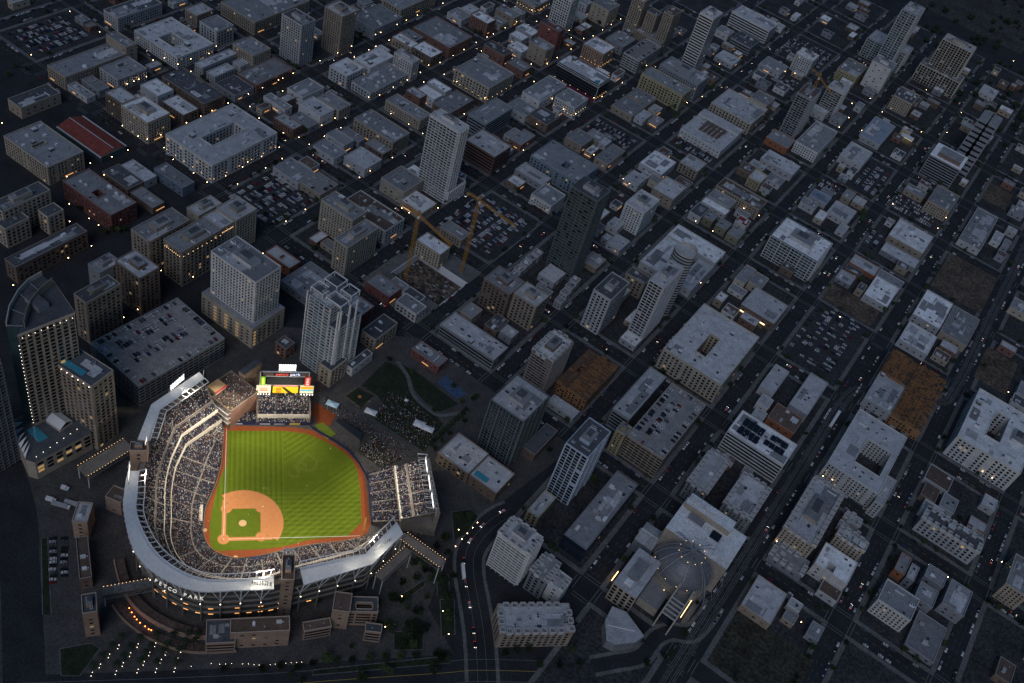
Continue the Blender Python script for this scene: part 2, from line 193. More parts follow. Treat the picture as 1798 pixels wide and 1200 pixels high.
('small tan house by the car lot above the white roofed shed','shed','shed','tan','s',0.0,[[8,[(299.9,319.5,311.9,338.5)],[],'rg']],{}),
('small grey roofed house right of the small tan house','house','house','tan','s',0.0,[[6,[(313.2,323.0,327.9,340.0)],[],'rl']],{}),
('low tan office on the upper side of car lot,far right','office_block','office building','tan','s',0.0,[[7,[(354.1,408.4,379.5,426.6)],[],'rg']],{}),
('tan apartment block with small windows beside the trolley road,far right','apartment_block','apartment building','tan','a',0.0,[[15,[(384.9,395.4,414.2,442.1)],[],'rg']],{}),
('bright white warehouse with regular roof vents beside trolley road','warehouse','warehouse','tan','s',0.0,[[9,[(371.0,290.9,414.6,336.1)],[],'rw']],{}),
('low grey shed row below the bright white vented warehouse','shed','shed','grey','s',0.0,[[6,[(373.3,259.9,416.0,280.0)],[],'rl']],{}),
('grey warehouse with skylit end beyond the trolley road','warehouse','warehouse','lgrey','s',0.0,[[8,[(439.7,362.3,467.2,454.3)],[],'rg']],{}),
('white gabled shed in the yard behind the skylit grey warehouse','shed','shed','white','s',0.0,[[6,[(472.1,401.3,483.2,427.8)],[],'rl']],{}),
('low workshop with orange edged roof in a car yard,right','city_building','building','orange','s',0.0,[[5,[(353.5,206.7,384.4,227.2)],[],'rl']],{}),
('white double warehouse with bright roof panels beside trolley road,right','warehouse','warehouse','lgrey','s',0.0,[[8,[(386.2,162.2,413.8,205.2)],[],'rw']],{}),
('long plain grey roof behind the white double warehouse','city_building','building','lgrey','s',0.0,[[8,[(385.4,205.7,414.5,221.6)],[],'rg']],{}),
('low bluish shed cluster at the left of the car yard,right','shed','shed','grey','s',0.0,[[5,[(351.4,167.5,369.4,187.4)],[],'rl']],{}),
('big white warehouse with dotted vents in two columns,right','warehouse','warehouse','lgrey','s',0.0,[[10,[(439.0,173.0,470.1,228.5)],[],'rw']],{}),
('white lower warehouse adjoining the big dotted vent warehouse','warehouse','warehouse','lgrey','s',0.0,[[9,[(440.3,122.6,472.2,159.9)],[],'rw']],{}),
('grey commercial block with roof parking,right of dotted vent warehouse','city_building','building','tan','s',0.0,[[9,[(471.6,172.6,501.7,229.4)],[],'rg']],{}),
('two storey grey house row at the right edge below the dirt lot','house','house','cream','s',0.0,[[8,[(523.7,285.6,544.6,308.9)],[],'rg']],{}),
('white roofed residential tower with red brown balcony facade,centre','residential_tower','tower','brown','k',0.0,[[45,[(188.9,-214.8,209.2,-179.5)],[],'rw']],{'big': 1}),
('orange timber framed building under construction,centre','construction_site','building site','wood','c',0.0,[[14,[(214.6,-200.4,246.4,-144.1)],[(220.2,-176.4,224.9,-165.4)],'wood']],{}),
('low white roof strip in front of the orange timber frame','city_building','building','lgrey','s',0.0,[[6,[(219.2,-218.5,246.4,-207.8)],[],'rl']],{}),
('office block with dark glass front,grey roof and cream grid side','glass_tower','tower','darkglass','g',0.0,[[58,[(200.7,-297.6,232.5,-260.0)],[],'rl']],{'big': 1}),
('low dark roofed pavilion between the dark glass office and the pale blue tower','tower_block','tower','brown','s',0.0,[[9,[(233.0,-278.2,244.8,-242.6)],[],'rd']],{}),
('tall pale blue tower with window grid and round roof tank','glass_tower','tower','paleblue','g',0.0,[[62,[(269.0,-293.9,289.4,-258.4)],[],'rd']],{'big': 1}),
('tan parking garage with cars covering its top deck,right of centre','parking_garage','garage','tan','p',0.0,[[25,[(294.4,-217.8,330.1,-135.1)],[],'deck']],{'cars': 60,'big': 1}),
('glassy apartment row with white tent roofs beside the tan garage','apartment_block','apartment building','grey','o',0.0,[[22,[(269.7,-198.3,286.8,-129.6)],[],'rl']],{}),
('narrow olive yellow stair tower at the corner of the tan garage','tower_block','tower','yellow','a',0.0,[[27,[(284.5,-221.1,293.9,-209.0)],[],'rg']],{}),
('white banded office with solar panels on a white roof','office_block','office building','white','o',0.0,[[24,[(357.7,-145.4,412.9,-113.9)],[],'rw']],{'big': 1,'solar': 1}),
('grey apartment wing with terraces left of solar roof,first of two','apartment_block','apartment building','grey','a',0.0,[[20,[(355.4,-217.5,374.3,-170.1)],[],'rl']],{}),
('grey apartment wing with saw edged parapets,nearer the solar roof office','apartment_block','apartment building','grey','a',0.0,[[20,[(388.9,-215.1,414.5,-172.1)],[],'rl']],{}),
('purple grey ribbed roof warehouse with dark glass front','warehouse','warehouse','darkglass','s',0.0,[[16,[(305.5,-331.2,326.1,-247.4)],[],'rg']],{}),
('olive yellow framed low block at the street bend,centre bottom','city_building','building','yellow','b',0.0,[[12,[(271.0,-329.6,281.7,-303.7)],[],'rl']],{}),
('small brick clubhouse with grey roof and white rim beside the park','city_building','building','redbrick','a',0.0,[[9,[(99.7,-259.6,129.5,-246.1)],[],'rg']],{}),
('brick warehouse with pale roof and square roof outline beside the park','warehouse','warehouse','brown','b',0.0,[[12,[(186.6,-334.9,217.1,-307.0)],[],'rl']],{'big': 1}),
('brick and glass building with rooftop pool right of ballpark plaza','city_building','building','brown','s',0.0,[[11,[(217.6,-333.7,244.0,-307.6)],[],'rl']],{'big': 1,'pool': 1}),
('cream cube podium with square windows beside the scoreboard','city_building','building','cream','b',0.0,[[20,[(62.6,-337.7,75.4,-318.2)],[],'rd']],{'big': 1}),
('low brick building in front of the glass condo tower,left','city_building','building','brick','b',0.0,[[12,[(17.4,-340.8,29.2,-330.0)],[],'rd']],{}),
('low white arcade along the lane behind the cream cube podium','city_building','building','lgrey','s',0.0,[[9,[(73.1,-314.9,80.1,-288.4)],[],'rd']],{}),
('cream framed residential tower with fin walls beside the curved road','residential_tower','tower','white','k',0.0,[[42,[(272.4,-382.4,299.6,-362.8)],[],'rl']],{'big': 1}),
('grey stepped block with angled roof behind the fin walled tower','city_building','building','grey','b',0.0,[[24,[(304.4,-380.0,319.2,-359.3)],[],'rg']],{}),
("white faced corner block at the tip of fin walled tower's site",'city_building','building','white','s',0.0,[[21,[(319.7,-376.7,331.7,-362.9)],[],'rl']],{}),
('pale roofed warehouse beside the trolley line,bottom right of centre','warehouse','warehouse','tan','s',0.0,[[8,[(441.8,-281.1,467.5,-246.9)],[],'rl']],{}),
('small white annex behind the pale roofed trolley warehouse','city_building','building','white','s',0.0,[[6,[(471.1,-253.2,481.6,-244.5)],[],'rl']],{}),
('white roofed building with stepped yard beside the parking lot,lower right','city_building','building','lgrey','s',0.0,[[10,[(355.9,-56.6,370.7,-18.1)],[],'rl']],{}),
('cluttered grey terrace building with white framed corner,lower right','city_building','building','grey','s',0.0,[[10,[(387.1,-57.4,406.4,-1.4)],[],'rl']],{}),
('patchwork of low reddish brown roofs behind the solar roof office','city_building','building','orange','s',0.0,[[8,[(378.0,-86.1,405.3,-61.8)],[],'rb']],{}),
('large timber framed building site around a grey deck,lower right','construction_site','building site','wood','c',0.0,[[12,[(440.4,6.9,500.1,97.3)],[(440.3,6.5,468.9,54.7)],'wood']],{}),
('grey deck block inside the large timber site,lower right','city_building','building','lgrey','s',0.0,[[11,[(441.0,8.0,469.6,56.1)],[],'rl']],{}),
('U-shaped white apartment block with red corner bays,lower right','apartment_block','apartment building','white','a',0.0,[[20,[(441.8,-106.5,490.3,-21.2)],[(460.8,-86.9,484.8,-51.3)],'rl']],{'big': 1}),
('detached pale wing at the open end of U-shaped white block','city_building','building','lgrey','a',0.0,[[18,[(490.8,-113.2,499.2,-77.1)],[],'rl']],{}),
('white courtyard residence with dark inner court at the right edge','city_building','building','white','b',0.0,[[26,[(527.1,12.4,589.2,95.3)],[(549.1,35.7,563.0,77.4)],'rw']],{'big': 1}),
('bungalow cluster with pale roof beside the large round tree,lower right','city_building','building','lgrey','s',0.0,[[6,[(520.8,-38.8,543.9,-17.2)],[],'rb']],{}),
('white hip roofed house beside the large round tree,lower right','house','house','white','s',0.0,[[7,[(529.1,-79.6,547.5,-63.2)],[],'rl']],{}),
('round fronted house on the corner near the right edge','house','house','lgrey','s',0.0,[[7,[(573.0,-28.3,585.5,-13.3)],[],'rl']],{}),
('cream bay windowed apartment tower with ornate parapet,lower right','apartment_block','apartment building','cream','a',0.0,[[25,[(438.5,-204.6,466.4,-134.0)],[],'rl']],{'big': 1}),
('cream bay windowed wing extending right of the ornate parapet tower','city_building','building','cream','a',0.0,[[21,[(476.7,-175.4,501.1,-162.9)],[],'rl']],{}),
('low grey shed below the ornate parapet cream tower','shed','shed','grey','s',0.0,[[8,[(440.7,-222.6,470.4,-205.1)],[],'rg']],{}),
('white apartment block with blue roof panels and round terrace,lower right','apartment_block','apartment building','white','s',0.0,[[15,[(473.0,-209.8,502.0,-183.7)],[(482.8,-207.9,488.6,-199.9)],'rw']],{}),
('small house with red brown roof and white dormers,lower right','house','house','lgrey','s',0.0,[[7,[(485.9,-223.7,502.3,-210.9)],[],'rb']],{}),
('apartment row with white stepped stripes on its facade,lower right','apartment_block','apartment building','lgrey','b',0.0,[[18,[(531.1,-98.5,582.8,-81.6)],[],'rd']],{}),
('townhouse with narrow grey roof,left rear of the dark townhouse cluster','city_building','building','grey','s',0.0,[[12,[(539.7,-163.4,546.6,-146.1)],[],'rl']],{}),
('townhouse with rust coloured frame at rear of the townhouse cluster','city_building','building','orange','s',0.0,[[10,[(529.5,-161.1,538.7,-139.8)],[],'rg']],{}),
('townhouse block with long grey roof at the rear right of the cluster','city_building','building','grey','s',0.0,[[12,[(551.9,-150.6,568.6,-135.4)],[],'rg']],{}),
('townhouse block with split grey roof in the middle of the cluster','city_building','building','grey','s',0.0,[[12,[(551.5,-176.4,567.1,-157.7)],[],'rg']],{}),
('townhouse block with row of warm lamps at right of the cluster','city_building','building','grey','s',0.0,[[12,[(572.2,-165.0,590.9,-136.1)],[],'rg']],{}),
('white fronted apartment block with dark red columns,lower right','apartment_block','apartment building','white','a',0.0,[[18,[(526.4,-206.8,554.5,-182.3)],[],'rg']],{'big': 1}),
('low paved podium deck building in front of the red columned block','city_building','building','grey','s',0.0,[[5,[(560.5,-217.8,584.6,-179.4)],[],'rg']],{}),
('curved cream apartment block cut by the right edge,lower right','apartment_block','apartment building','cream','a',0.0,[[20,[(609.4,-114.4,628.8,-75.9)],[],'rg']],{}),
('small low house on the corner lot at the bottom right','house','house','grey','s',0.0,[[6,[(493.1,-266.5,503.2,-252.0)],[],'rg']],{}),
('tall white balcony tower with a grid of white frames,left of centre','residential_tower','tower','white','k',0.0,[[88,[(-47.3,-67.6,-11.2,-50.5)],[],'rl'],[14,[(-33.8,-66.8,-9.2,-35.7)],[],'rd']],{'big': 1}),
('hotel tower with rooftop pool and row of eave lights beside the ballpark','hotel','hotel','tan','b',0.095,[[72,[(-36.0,-505.8,-1.8,-485.7)],[],'rd']],{'big': 1,'pool': 1}),
('open top parking garage covered with cars beside the hotel towers','parking_garage','garage','grey','p',-0.075,[[23,[(-68.1,-454.2,-9.3,-372.8)],[],'deck']],{'cars': 95,'big': 1}),
('dark curtain walled skyscraper cut by the left picture edge','residential_tower','tower','dark','k',0.0,[[105,[(-62.1,-563.7,-32.9,-545.0)],[],'rd']],{'big': 1}),
('stone ballpark office with a square roof well,below first base stands','office_block','office building','stone','o',0.703,[[18,[(217.7,-485.1,241.9,-473.6)],[(226.9,-482.7,238.0,-478.1)],'rd']],{'big': 1}),
('stone stair block standing against the roof well office','office_block','office building','stone','s',0.581,[[23,[(215.2,-495.6,226.9,-481.4)],[],'rb']],{}),
('small stone office with dark glass courtyard front,below roof well office','office_block','office building','stone','o',0.591,[[13,[(240.9,-487.4,252.2,-481.0)],[],'rd']],{}),
('low stone offices with dark window slots between two stone blocks','office_block','office building','stone','o',0.919,[[12,[(207.2,-510.5,225.6,-503.8)],[],'rb']],{}),
('large stone block with flat brown roof and small skylight at the ballpark foot','city_building','building','stone','s',0.78,[[20,[(172.7,-540.2,210.4,-529.8)],[],'rb']],{}),
('modern low rise apartment block with white roof and brick base,bottom centre','apartment_block','apartment building','tan','b',0.74,[[20,[(302.1,-417.8,354.7,-395.4)],[],'rl']],{'big': 1}),
('tall slim brick stone tower by the footbridge,lower left','tower_block','tower','stone','s',0.929,[[30,[(102.2,-604.7,110.9,-591.1)],[],'rd']],{'big': 1}),
('long low brown roofed concourse wing along the tracks,lower left','city_building','building','brown','s',0.963,[[13,[(65.5,-589.4,73.1,-557.2)],[],'rb']],{}),
('brick block with glass grid roof beside the west footbridge','city_building','building','stone','s',0.638,[[20,[(40.1,-561.7,50.0,-545.8)],[],'rl']],{}),
('brick red roofed stair block touching the west footbridge','city_building','building','stone','s',0.297,[[15,[(40.9,-532.2,53.0,-521.4)],[],'rb']],{}),
('stone stage office with white clerestory boxes at plaza edge,bottom left','office_block','office building','stone','o',0.779,[[13,[(164.5,-560.4,183.0,-543.6)],[],'rd']],{}),
('tall stone faced slab tower between the two ballpark canopies','tower_block','tower','stone','s',0.732,[[46,[(180.7,-513.8,188.9,-494.7)],[],'rb']],{'big': 1}),
('square stone tower breaking the ballpark canopy on its left side','tower_block','tower','stone','s',0.757,[[49,[(39.9,-509.2,51.5,-501.4)],[],'rb']],{'big': 1}),
('second grey townhouse left of the green tower foot','city_building','building','lgrey','a',0.0,[[9,[(100.2,-80.1,108.5,-71.3)],[],'rg']],{}),
('third grey townhouse left of the green tower foot,by the street','city_building','building','lgrey','a',0.0,[[9,[(101.1,-91.6,109.3,-83.0)],[],'rg']],{}),
('fourth grey townhouse in the row left of the green tower','city_building','building','lgrey','a',0.0,[[9,[(101.5,-102.8,109.7,-94.3)],[],'rg']],{}),
('first grey townhouse in the row nearest the green tower','tower_block','tower','lgrey','a',0.0,[[9,[(100.3,-68.7,108.7,-59.8)],[],'rg']],{}),
('grey townhouse uppermost right of the teal garden pool','city_building','building','lgrey','a',0.0,[[9,[(149.0,-72.7,157.2,-63.9)],[],'rg']],{}),
('grey townhouse second from top right of the teal garden pool','city_building','building','lgrey','a',0.0,[[9,[(150.3,-83.2,158.4,-74.6)],[],'rg']],{}),
('grey townhouse third from top right of the teal garden pool','city_building','building','lgrey','a',0.0,[[9,[(151.8,-95.0,159.8,-86.5)],[],'rg']],{}),
('grey townhouse at the lower end right of the teal garden pool','city_building','building','lgrey','a',0.0,[[9,[(154.2,-108.3,162.1,-100.0)],[],'rg']],{}),
('low townhouse just below the teal garden pool','city_building','building','lgrey','a',0.0,[[8,[(139.2,-108.0,147.2,-99.7)],[],'rg']],{}),
('low townhouse just left of the teal garden pool','city_building','building','lgrey','a',0.0,[[8,[(130.0,-104.4,138.0,-96.1)],[],'rg']],{}),
('end townhouse behind the tan loft block pavilion','city_building','building','lgrey','a',0.0,[[9,[(102.8,-112.7,110.9,-104.3)],[],'rg']],{}),
]
CAM=((401.1,-784.4,639.1),[[0.80082,0.557259,0.219429],[-0.534399,0.499473,0.681869],[-0.270379,0.663317,-0.697787]],35.158)
HOME=(118.9,-496.4)
FANG=0.78041
LAMPS=[(-439.1,-224.7),(-359.2,-317.8),(-486.7,-139.6),(-436.9,-141.0),(-360.6,-132.2),(-343.1,-116.6),(-343.2,-98.4),(-360.4,-119.7),(-343.5,-74.5),(-346.9,-57.6),(-347.5,-183.1),(-347.3,-174.6),(-347.5,-168.0),(-346.6,-158.8),(-325.3,-115.0),(-308.3,-116.8),(-259.4,-124.8),(-259.3,-147.3),(-258.7,-163.4),(-258.7,-182.4),(-258.4,-215.7),(-269.6,-234.2),(-260.7,-230.6),(-291.6,-234.4),(-241.0,-227.4),(-221.6,-233.3),(-258.9,-274.5),(-258.2,-256.4),(-263.3,-295.6),(-259.3,-95.6),(-241.9,-110.9),(-172.4,-190.0),(-175.1,-180.5),(-261.8,200.9),(-261.1,159.4),(-261.4,178.2),(-260.6,127.1),(-264.0,117.8),(-243.0,121.6),(-243.3,97.3),(-243.0,83.9),(-259.9,72.5),(-242.5,57.2),(-259.5,47.4),(-259.8,17.6),(-259.6,-27.0),(-259.5,-50.2),(-259.3,-43.7),(-259.0,-75.2),(-241.9,-61.9),(-174.4,135.4),(-179.0,118.9),(-174.7,162.7),(-175.0,98.1),(-173.9,71.8),(-159.5,84.6),(-173.9,46.3),(-173.3,21.0),(-177.7,7.2),(-141.8,3.2),(-116.7,3.8),(-96.1,2.8),(-88.9,-58.2),(-173.2,-53.6),(-173.0,-74.8),(-157.8,-61.8),(-158.0,-87.3),(-157.7,-110.5),(-172.7,-109.9),(-188.0,-117.0),(-173.0,-138.4),(-157.9,-149.8),(-173.0,-163.4),(-157.6,-173.7),(-221.2,-118.3),(-175.9,277.4),(-175.8,250.6),(-176.1,236.6),(-176.3,213.5),(-160.2,202.3),(-175.3,185.7),(-155.1,118.9),(-136.5,119.4),(-94.8,119.7),(-90.1,72.3),(-261.9,254.7),(-182.0,350.4),(-160.6,330.2),(-175.9,304.4),(-160.3,355.4),(-120.6,350.9),(-108.5,334.2),(-96.7,350.9),(-92.6,368.6),(-93.1,395.1),(-93.5,419.8),(-93.8,446.1),(-92.3,311.1),(-91.8,276.0),(-91.4,251.8),(-103.7,232.8),(-10.8,240.2),(-5.6,248.5),(-5.9,300.7),(-6.8,367.9),(-45.6,189.4),(-6.2,186.2),(-21.2,181.9),(-78.4,201.7),(-24.5,127.1),(-5.3,71.0),(53.0,132.4),(56.9,466.5),(79.6,366.7),(73.2,335.3),(125.5,538.1),(140.0,554.6),(243.3,585.8),(229.3,547.4),(239.8,506.0),(239.5,469.3),(267.6,491.0),(327.0,568.6),(295.1,695.4),(371.5,940.1),(354.2,680.6),(354.6,602.4),(268.5,567.0),(-259.8,-324.5),(-227.9,-347.3),(-201.8,-347.3),(-208.8,-362.2),(-189.8,-347.2),(-172.3,-369.1),(-172.4,-392.8),(-173.9,-444.8),(-111.2,-346.8),(-87.8,-332.5),(-88.1,-389.3),(-88.3,-406.3),(-194.3,-232.9),(-172.5,-212.5),(-176.1,-232.9),(-156.3,-212.8),(-242.0,-294.7),(-88.3,-111.3),(-88.4,-190.7),(-88.2,-217.6),(-70.3,-265.8),(-88.7,-94.1),(-19.7,-115.5),(-29.1,-115.4),(-5.5,-86.2),(109.3,118.9),(195.2,121.9),(217.1,122.0),(242.7,194.0),(224.0,194.0),(99.9,121.4),(246.7,33.2),(354.0,361.4),(413.2,362.1),(379.4,105.7),(414.6,394.4),(445.4,-103.7),(453.6,-105.3),(563.7,10.9),(573.3,10.5),(557.2,142.2),(532.6,-137.1),(552.9,-131.8),(570.5,-131.5),(440.4,-202.8),(612.4,-79.9),(486.2,-261.1),(240.9,-377.7),(247.8,-362.5),(247.8,-368.9),(247.8,-375.8),(247.8,-382.7),(248.0,-391.0),(286.9,-450.4),(250.6,-475.5),(252.1,-472.3),(254.3,-469.3),(273.0,-439.2),(244.2,-449.8)]
PALMS=[(129.5,-595.8),(137.7,-587.5),(144.8,-580.0),(151.5,-573.0),(157.5,-567.0),(163.0,-561.3),(129.8,-603.6),(139.0,-594.6),(147.0,-586.6),(154.1,-579.7),(160.2,-572.1),(166.2,-566.2),(130.7,-611.5),(140.2,-601.9),(148.9,-593.1),(156.3,-585.3),(163.2,-578.0),(131.6,-618.2),(141.7,-608.2),(150.8,-599.0),(158.9,-591.4),(166.4,-583.8)]
BOLL=[(173.1,-576.6),(172.2,-565.4),(168.0,-561.4),(181.0,-567.1),(185.4,-564.0),(188.0,-561.4),(190.7,-558.7),(196.2,-554.3),(198.9,-551.9),(202.0,-549.9),(204.6,-548.0),(207.2,-545.7),(209.7,-543.2),(211.9,-540.8),(214.4,-538.2),(216.6,-535.8),(219.0,-533.3),(221.5,-531.0),(223.8,-528.5)]
REDL=[(113.6,-574.7),(117.1,-575.7),(120.8,-576.6),(123.4,-577.0),(126.7,-577.2),(131.0,-576.8),(134.2,-576.7),(135.9,-576.1)]
TREES=[(264.1,-461.7,9),(270.5,-463.2,8),(263.8,-469.2,7),(258.1,-417.6,6),(269.4,-429.0,8),(278.4,-438.9,7),(234.0,-366.5,6),(239.0,-360.1,6),(241.0,-513.9,5),(248.9,-507.1,5),(256.1,-498.0,5),(264.1,-491.1,5),(271.5,-483.3,5),(279.6,-476.2,5),(289.3,-466.3,5),(296.6,-462.7,5),(208.9,-549.8,5),(216.4,-540.6,5),(225.4,-534.1,5),(325.1,-433.6,5),(202.1,-489.5,4),(241.9,-429.2,5),(242.9,-420.4,5),(335.7,-420.1,5),(348.5,-424.4,5),(359.5,-414.8,5),(360.2,-398.6,5),(370.0,-404.3,5),(330.1,-426.4,5),(348.9,-407.1,5),(418.3,-331.2,5),(418.3,-352.1,5),(408.0,-371.3,5),(174.1,-325.9,4),(173.9,-321.0,4),(173.7,-316.0,4),(173.6,-311.0,4),(173.4,-305.9,4),(173.3,-300.8,4),(173.1,-295.7,4),(172.9,-290.5,4),(172.8,-285.2,4),(172.9,-280.3,4),(172.9,-275.3,4),(165.1,-271.0,4),(170.2,-261.3,4),(170.1,-256.9,4),(178.7,-305.9,4),(179.0,-317.0,4),(179.2,-326.9,4),(179.5,-286.1,4),(154.4,-295.1,4),(149.2,-262.3,4),(90.8,-278.4,4),(114.0,-275.5,4),(530.5,-43.5,11),(550.8,-43.3,8),(454.6,20.2,4),(541.3,112.4,4),(333.4,311.1,8),(336.2,298.3,7),(413.2,162.1,6),(505.4,379.5,5),(442.9,372.8,4),(374.6,188.2,6),(467.8,248.3,4),(-125.9,382.7,5),(-121.7,402.6,5),(-109.8,414.3,5),(-104.2,389.6,5),(61.6,307.9,5),(65.0,317.6,5),(61.1,458.3,5),(64.5,433.3,5),(57.6,323.3,5),(29.6,144.8,5),(37.9,151.1,5),(44.3,150.5,5),(-285.0,89.4,5),(-279.2,98.3,5),(-234.7,-91.5,5),(-244.8,-91.9,5),(-269.9,100.7,5),(-149.6,-112.5,5),(-190.7,-117.8,5),(-287.7,102.8,5),(-315.7,-107.8,4),(-307.1,-109.8,4),(-414.9,-63.8,4),(-380.1,-132.8,4),(-367.2,-108.8,4),(-505.5,-155.0,4),(-438.3,-246.3,4),(-428.9,-260.0,4),(-428.1,-240.8,4),(355.8,-201.2,5),(292.7,-258.2,5),(296.7,-260.2,5),(329.6,-136.4,5),(333.1,-137.4,5),(249.1,-260.1,5),(334.1,-71.7,5),(-182.5,-338.9,5),(-177.9,-336.5,5),(-176.3,-331.6,5),(-183.4,-345.9,5),(-221.3,-342.3,5),(-133.2,-331.0,5),(-68.6,-340.2,5),(-54.7,-340.4,5),(-46.2,-338.7,5),(523.0,-192.5,4),(524.5,-186.0,4),(492.2,-235.4,4),(499.2,-230.7,4),(505.7,-208.1,4),(525.0,-146.2,4),(523.7,-130.6,4),(562.9,-56.6,4),(617.4,-76.2,4)]
LOTS=[('the wide car lot at the upper left',(-494.9,-213.5,-438.4,-145.1)),('the wide car lot behind the twin office',(-154.7,-228.2,-95.6,-162.0)),('the fenced car lot beside the right tower crane',(5.3,-98.9,76.0,-20.1)),('the car lot by the low courtyard school',(11.4,183.8,71.0,218.4)),('the car row in front of the white market hall',(97.0,249.1,153.7,269.3)),('the lot behind the white cube building',(90.5,610.3,157.5,673.7)),('the lot in front of the white cube building',(116.1,512.8,156.7,543.7)),('the square lot above the container yard',(299.6,368.6,330.6,440.7)),('the lot beside the tan trolley road apartments',(350.4,366.7,408.3,405.4)),('the small lot at the top of the container yard',(264.5,325.6,296.0,348.6)),('the lot left of the bright vented warehouse',(352.0,259.3,370.2,302.9)),('the brown dirt lot,right of centre',(353.3,21.4,408.6,119.3)),('the lot at the foot of the green tower',(107.7,87.6,121.3,107.6))]
DIRT=[(440.3,255.8,500.5,340.3),(437.9,496.7,470.3,546.5),(522.4,145.7,557.4,206.5),(443.6,-334.8,507.8,-277.9),(352.3,129.0,410.1,162.3)]
PIT=(20.4,-190.3,79.1,-146.3)
LAWN=[[(89.1,-280.2),(99.1,-276.8),(111.6,-280.4),(128.1,-293.1),(141.1,-297.7),(159.0,-297.0),(167.1,-299.6),(173.9,-333.2),(122.2,-336.2),(120.1,-319.1),(108.9,-315.0),(92.6,-316.1)],[(100.6,-272.8),(123.8,-270.0),(137.8,-271.8),(163.4,-272.8),(157.4,-291.0),(140.7,-291.4),(126.9,-287.6),(115.2,-278.9)]]
MINI=[(89.6,-335.9),(89.9,-319.4),(108.9,-315.0),(109.8,-336.0)]
PARKCROWD=[(110.1,-307.1),(126.7,-299.0),(166.3,-302.5),(173.4,-332.6),(123.1,-335.4)]
BERM=[(134.9,-349.5),(149.7,-351.1),(150.7,-369.8),(135.0,-370.5),(150.6,-351.2),(165.9,-351.0),(159.2,-371.2),(151.9,-369.6)]
TENTS=[(90.3,-350.2),(117.7,-334.1),(154.1,-315.6),(162.1,-314.3),(130.4,-303.3)]
LIB={'nbar': (364.4,-282.4,418.6,-243.7),'top': (365.9,-252.8,405.9,-242.6),'sw': (356.7,-343.8,376.7,-303.5),'gable': (349.1,-292.7,365.0,-271.1),'south': (396.2,-331.2,408.5,-313.4),'dome': (391.1,-289.1),'domeL': [(369.7,-298.0),(408.6,-274.6)],'strip': [(410.1,-321.3),(410.1,-302.0)],'strip2': [(353.5,-330.5),(353.4,-320.2)],'low': (377.0,-332.1,393.6,-307.4)}
THEA=[(367.2,-366.9),(365.4,-353.2),(376.0,-349.9),(396.0,-357.7),(393.2,-366.9),(382.7,-378.3),(376.1,-379.7)]
OMNI=[(-35.9,-529.0),(-28.9,-491.1),(-61.9,-482.2),(-52.9,-512.7)]
OMNIA=[(-45.8,-530.1),(-57.1,-519.2),(-65.6,-506.0),(-69.8,-494.9),(-70.3,-484.3),(-59.0,-484.4),(-56.3,-495.6),(-51.5,-506.7),(-45.1,-515.5),(-38.1,-522.5)]
HALL=(-326.8,-281.5,-264.4,-253.9)
PYR={'a': (355.7,475.5,397.6,516.8),'b': (374.8,514.7,412.2,643.8),'c': (355.5,479.6,397.5,521.1)}
CANOPY=(310.3,535.0,322.7,547.2)
CURVE=[(260.7,-330.6),(255.4,-346.4),(254.6,-368.2),(258.6,-384.8),(269.4,-399.3),(283.6,-413.2),(297.9,-427.4),(312.2,-443.5),(325.1,-459.5)]
LOOP=[(378.0,-397.4),(389.2,-383.3),(401.7,-366.6),(403.6,-345.7),(410.7,-333.4),(422.4,-324.6),(426.1,-307.3),(426.2,-289.7)]
BOT=[(108.8,-657.1),(156.5,-612.6),(213.0,-559.0),(258.2,-513.5),(299.3,-472.6),(320.5,-451.5),(376.0,-406.1)]
HARB=[(124.5,-661.2),(74.9,-625.5),(40.2,-601.3),(2.6,-575.1),(-44.9,-553.2)]
BRIDGE1=[(14.7,-530.3),(17.8,-491.6)]
BRIDGE2=[(98.2,-582.4),(116.9,-555.9)]
RAMP=[(218.0,-419.4),(253.9,-418.2)]
RAMP2=[(226.2,-456.1),(227.4,-423.9)]
WMS=(21.7,-424.1,50.9,-395.1)
STN=(27.9,-393.3,34.0,-373.9)
PLAYG=[(135.6,-267.0),(135.9,-255.1),(161.9,-258.4),(157.8,-269.5)]
BEYE=[(106.0,-364.7),(105.5,-359.9),(128.8,-358.1),(132.7,-365.3)]
PITS=[[(83.5,-366.9),(77.0,-356.5),(99.1,-355.3),(102.8,-366.2),(97.4,-373.7)],[(94.0,-375.0),(96.8,-368.1),(111.8,-369.5),(110.9,-378.5)]]
CRANE1=((30.7,-179.0),70.5,[(15.3,-171.1),(76.0,-189.1)])
CRANE2=((64.9,-137.4),87.5,[(50.9,-136.3),(108.5,-141.3)])
CRANE3=((195.4,418.0),78.0,[(177.2,419.4),(221.4,393.5)])
PODIUM=[(-48.4,-536.7),(-45.1,-511.6),(-32.3,-503.5),(-10.8,-501.7),(-4.8,-506.0),(-10.1,-548.6),(-16.3,-551.3),(-25.3,-547.9),(-36.0,-544.4)]
OPOOL=[(-36.5,-534.8),(-35.6,-528.5),(-21.4,-528.9),(-22.5,-536.3)]
OTENT=[(-33.4,-521.5),(-35.0,-510.0),(-20.2,-509.1),(-19.5,-520.5)]
GPOOL=[(133.7,-86.0),(133.0,-73.1),(140.4,-72.4),(140.5,-85.9)]
GLAWN=[(116.1,-84.4),(116.2,-68.8),(127.8,-66.5),(127.2,-82.7)]
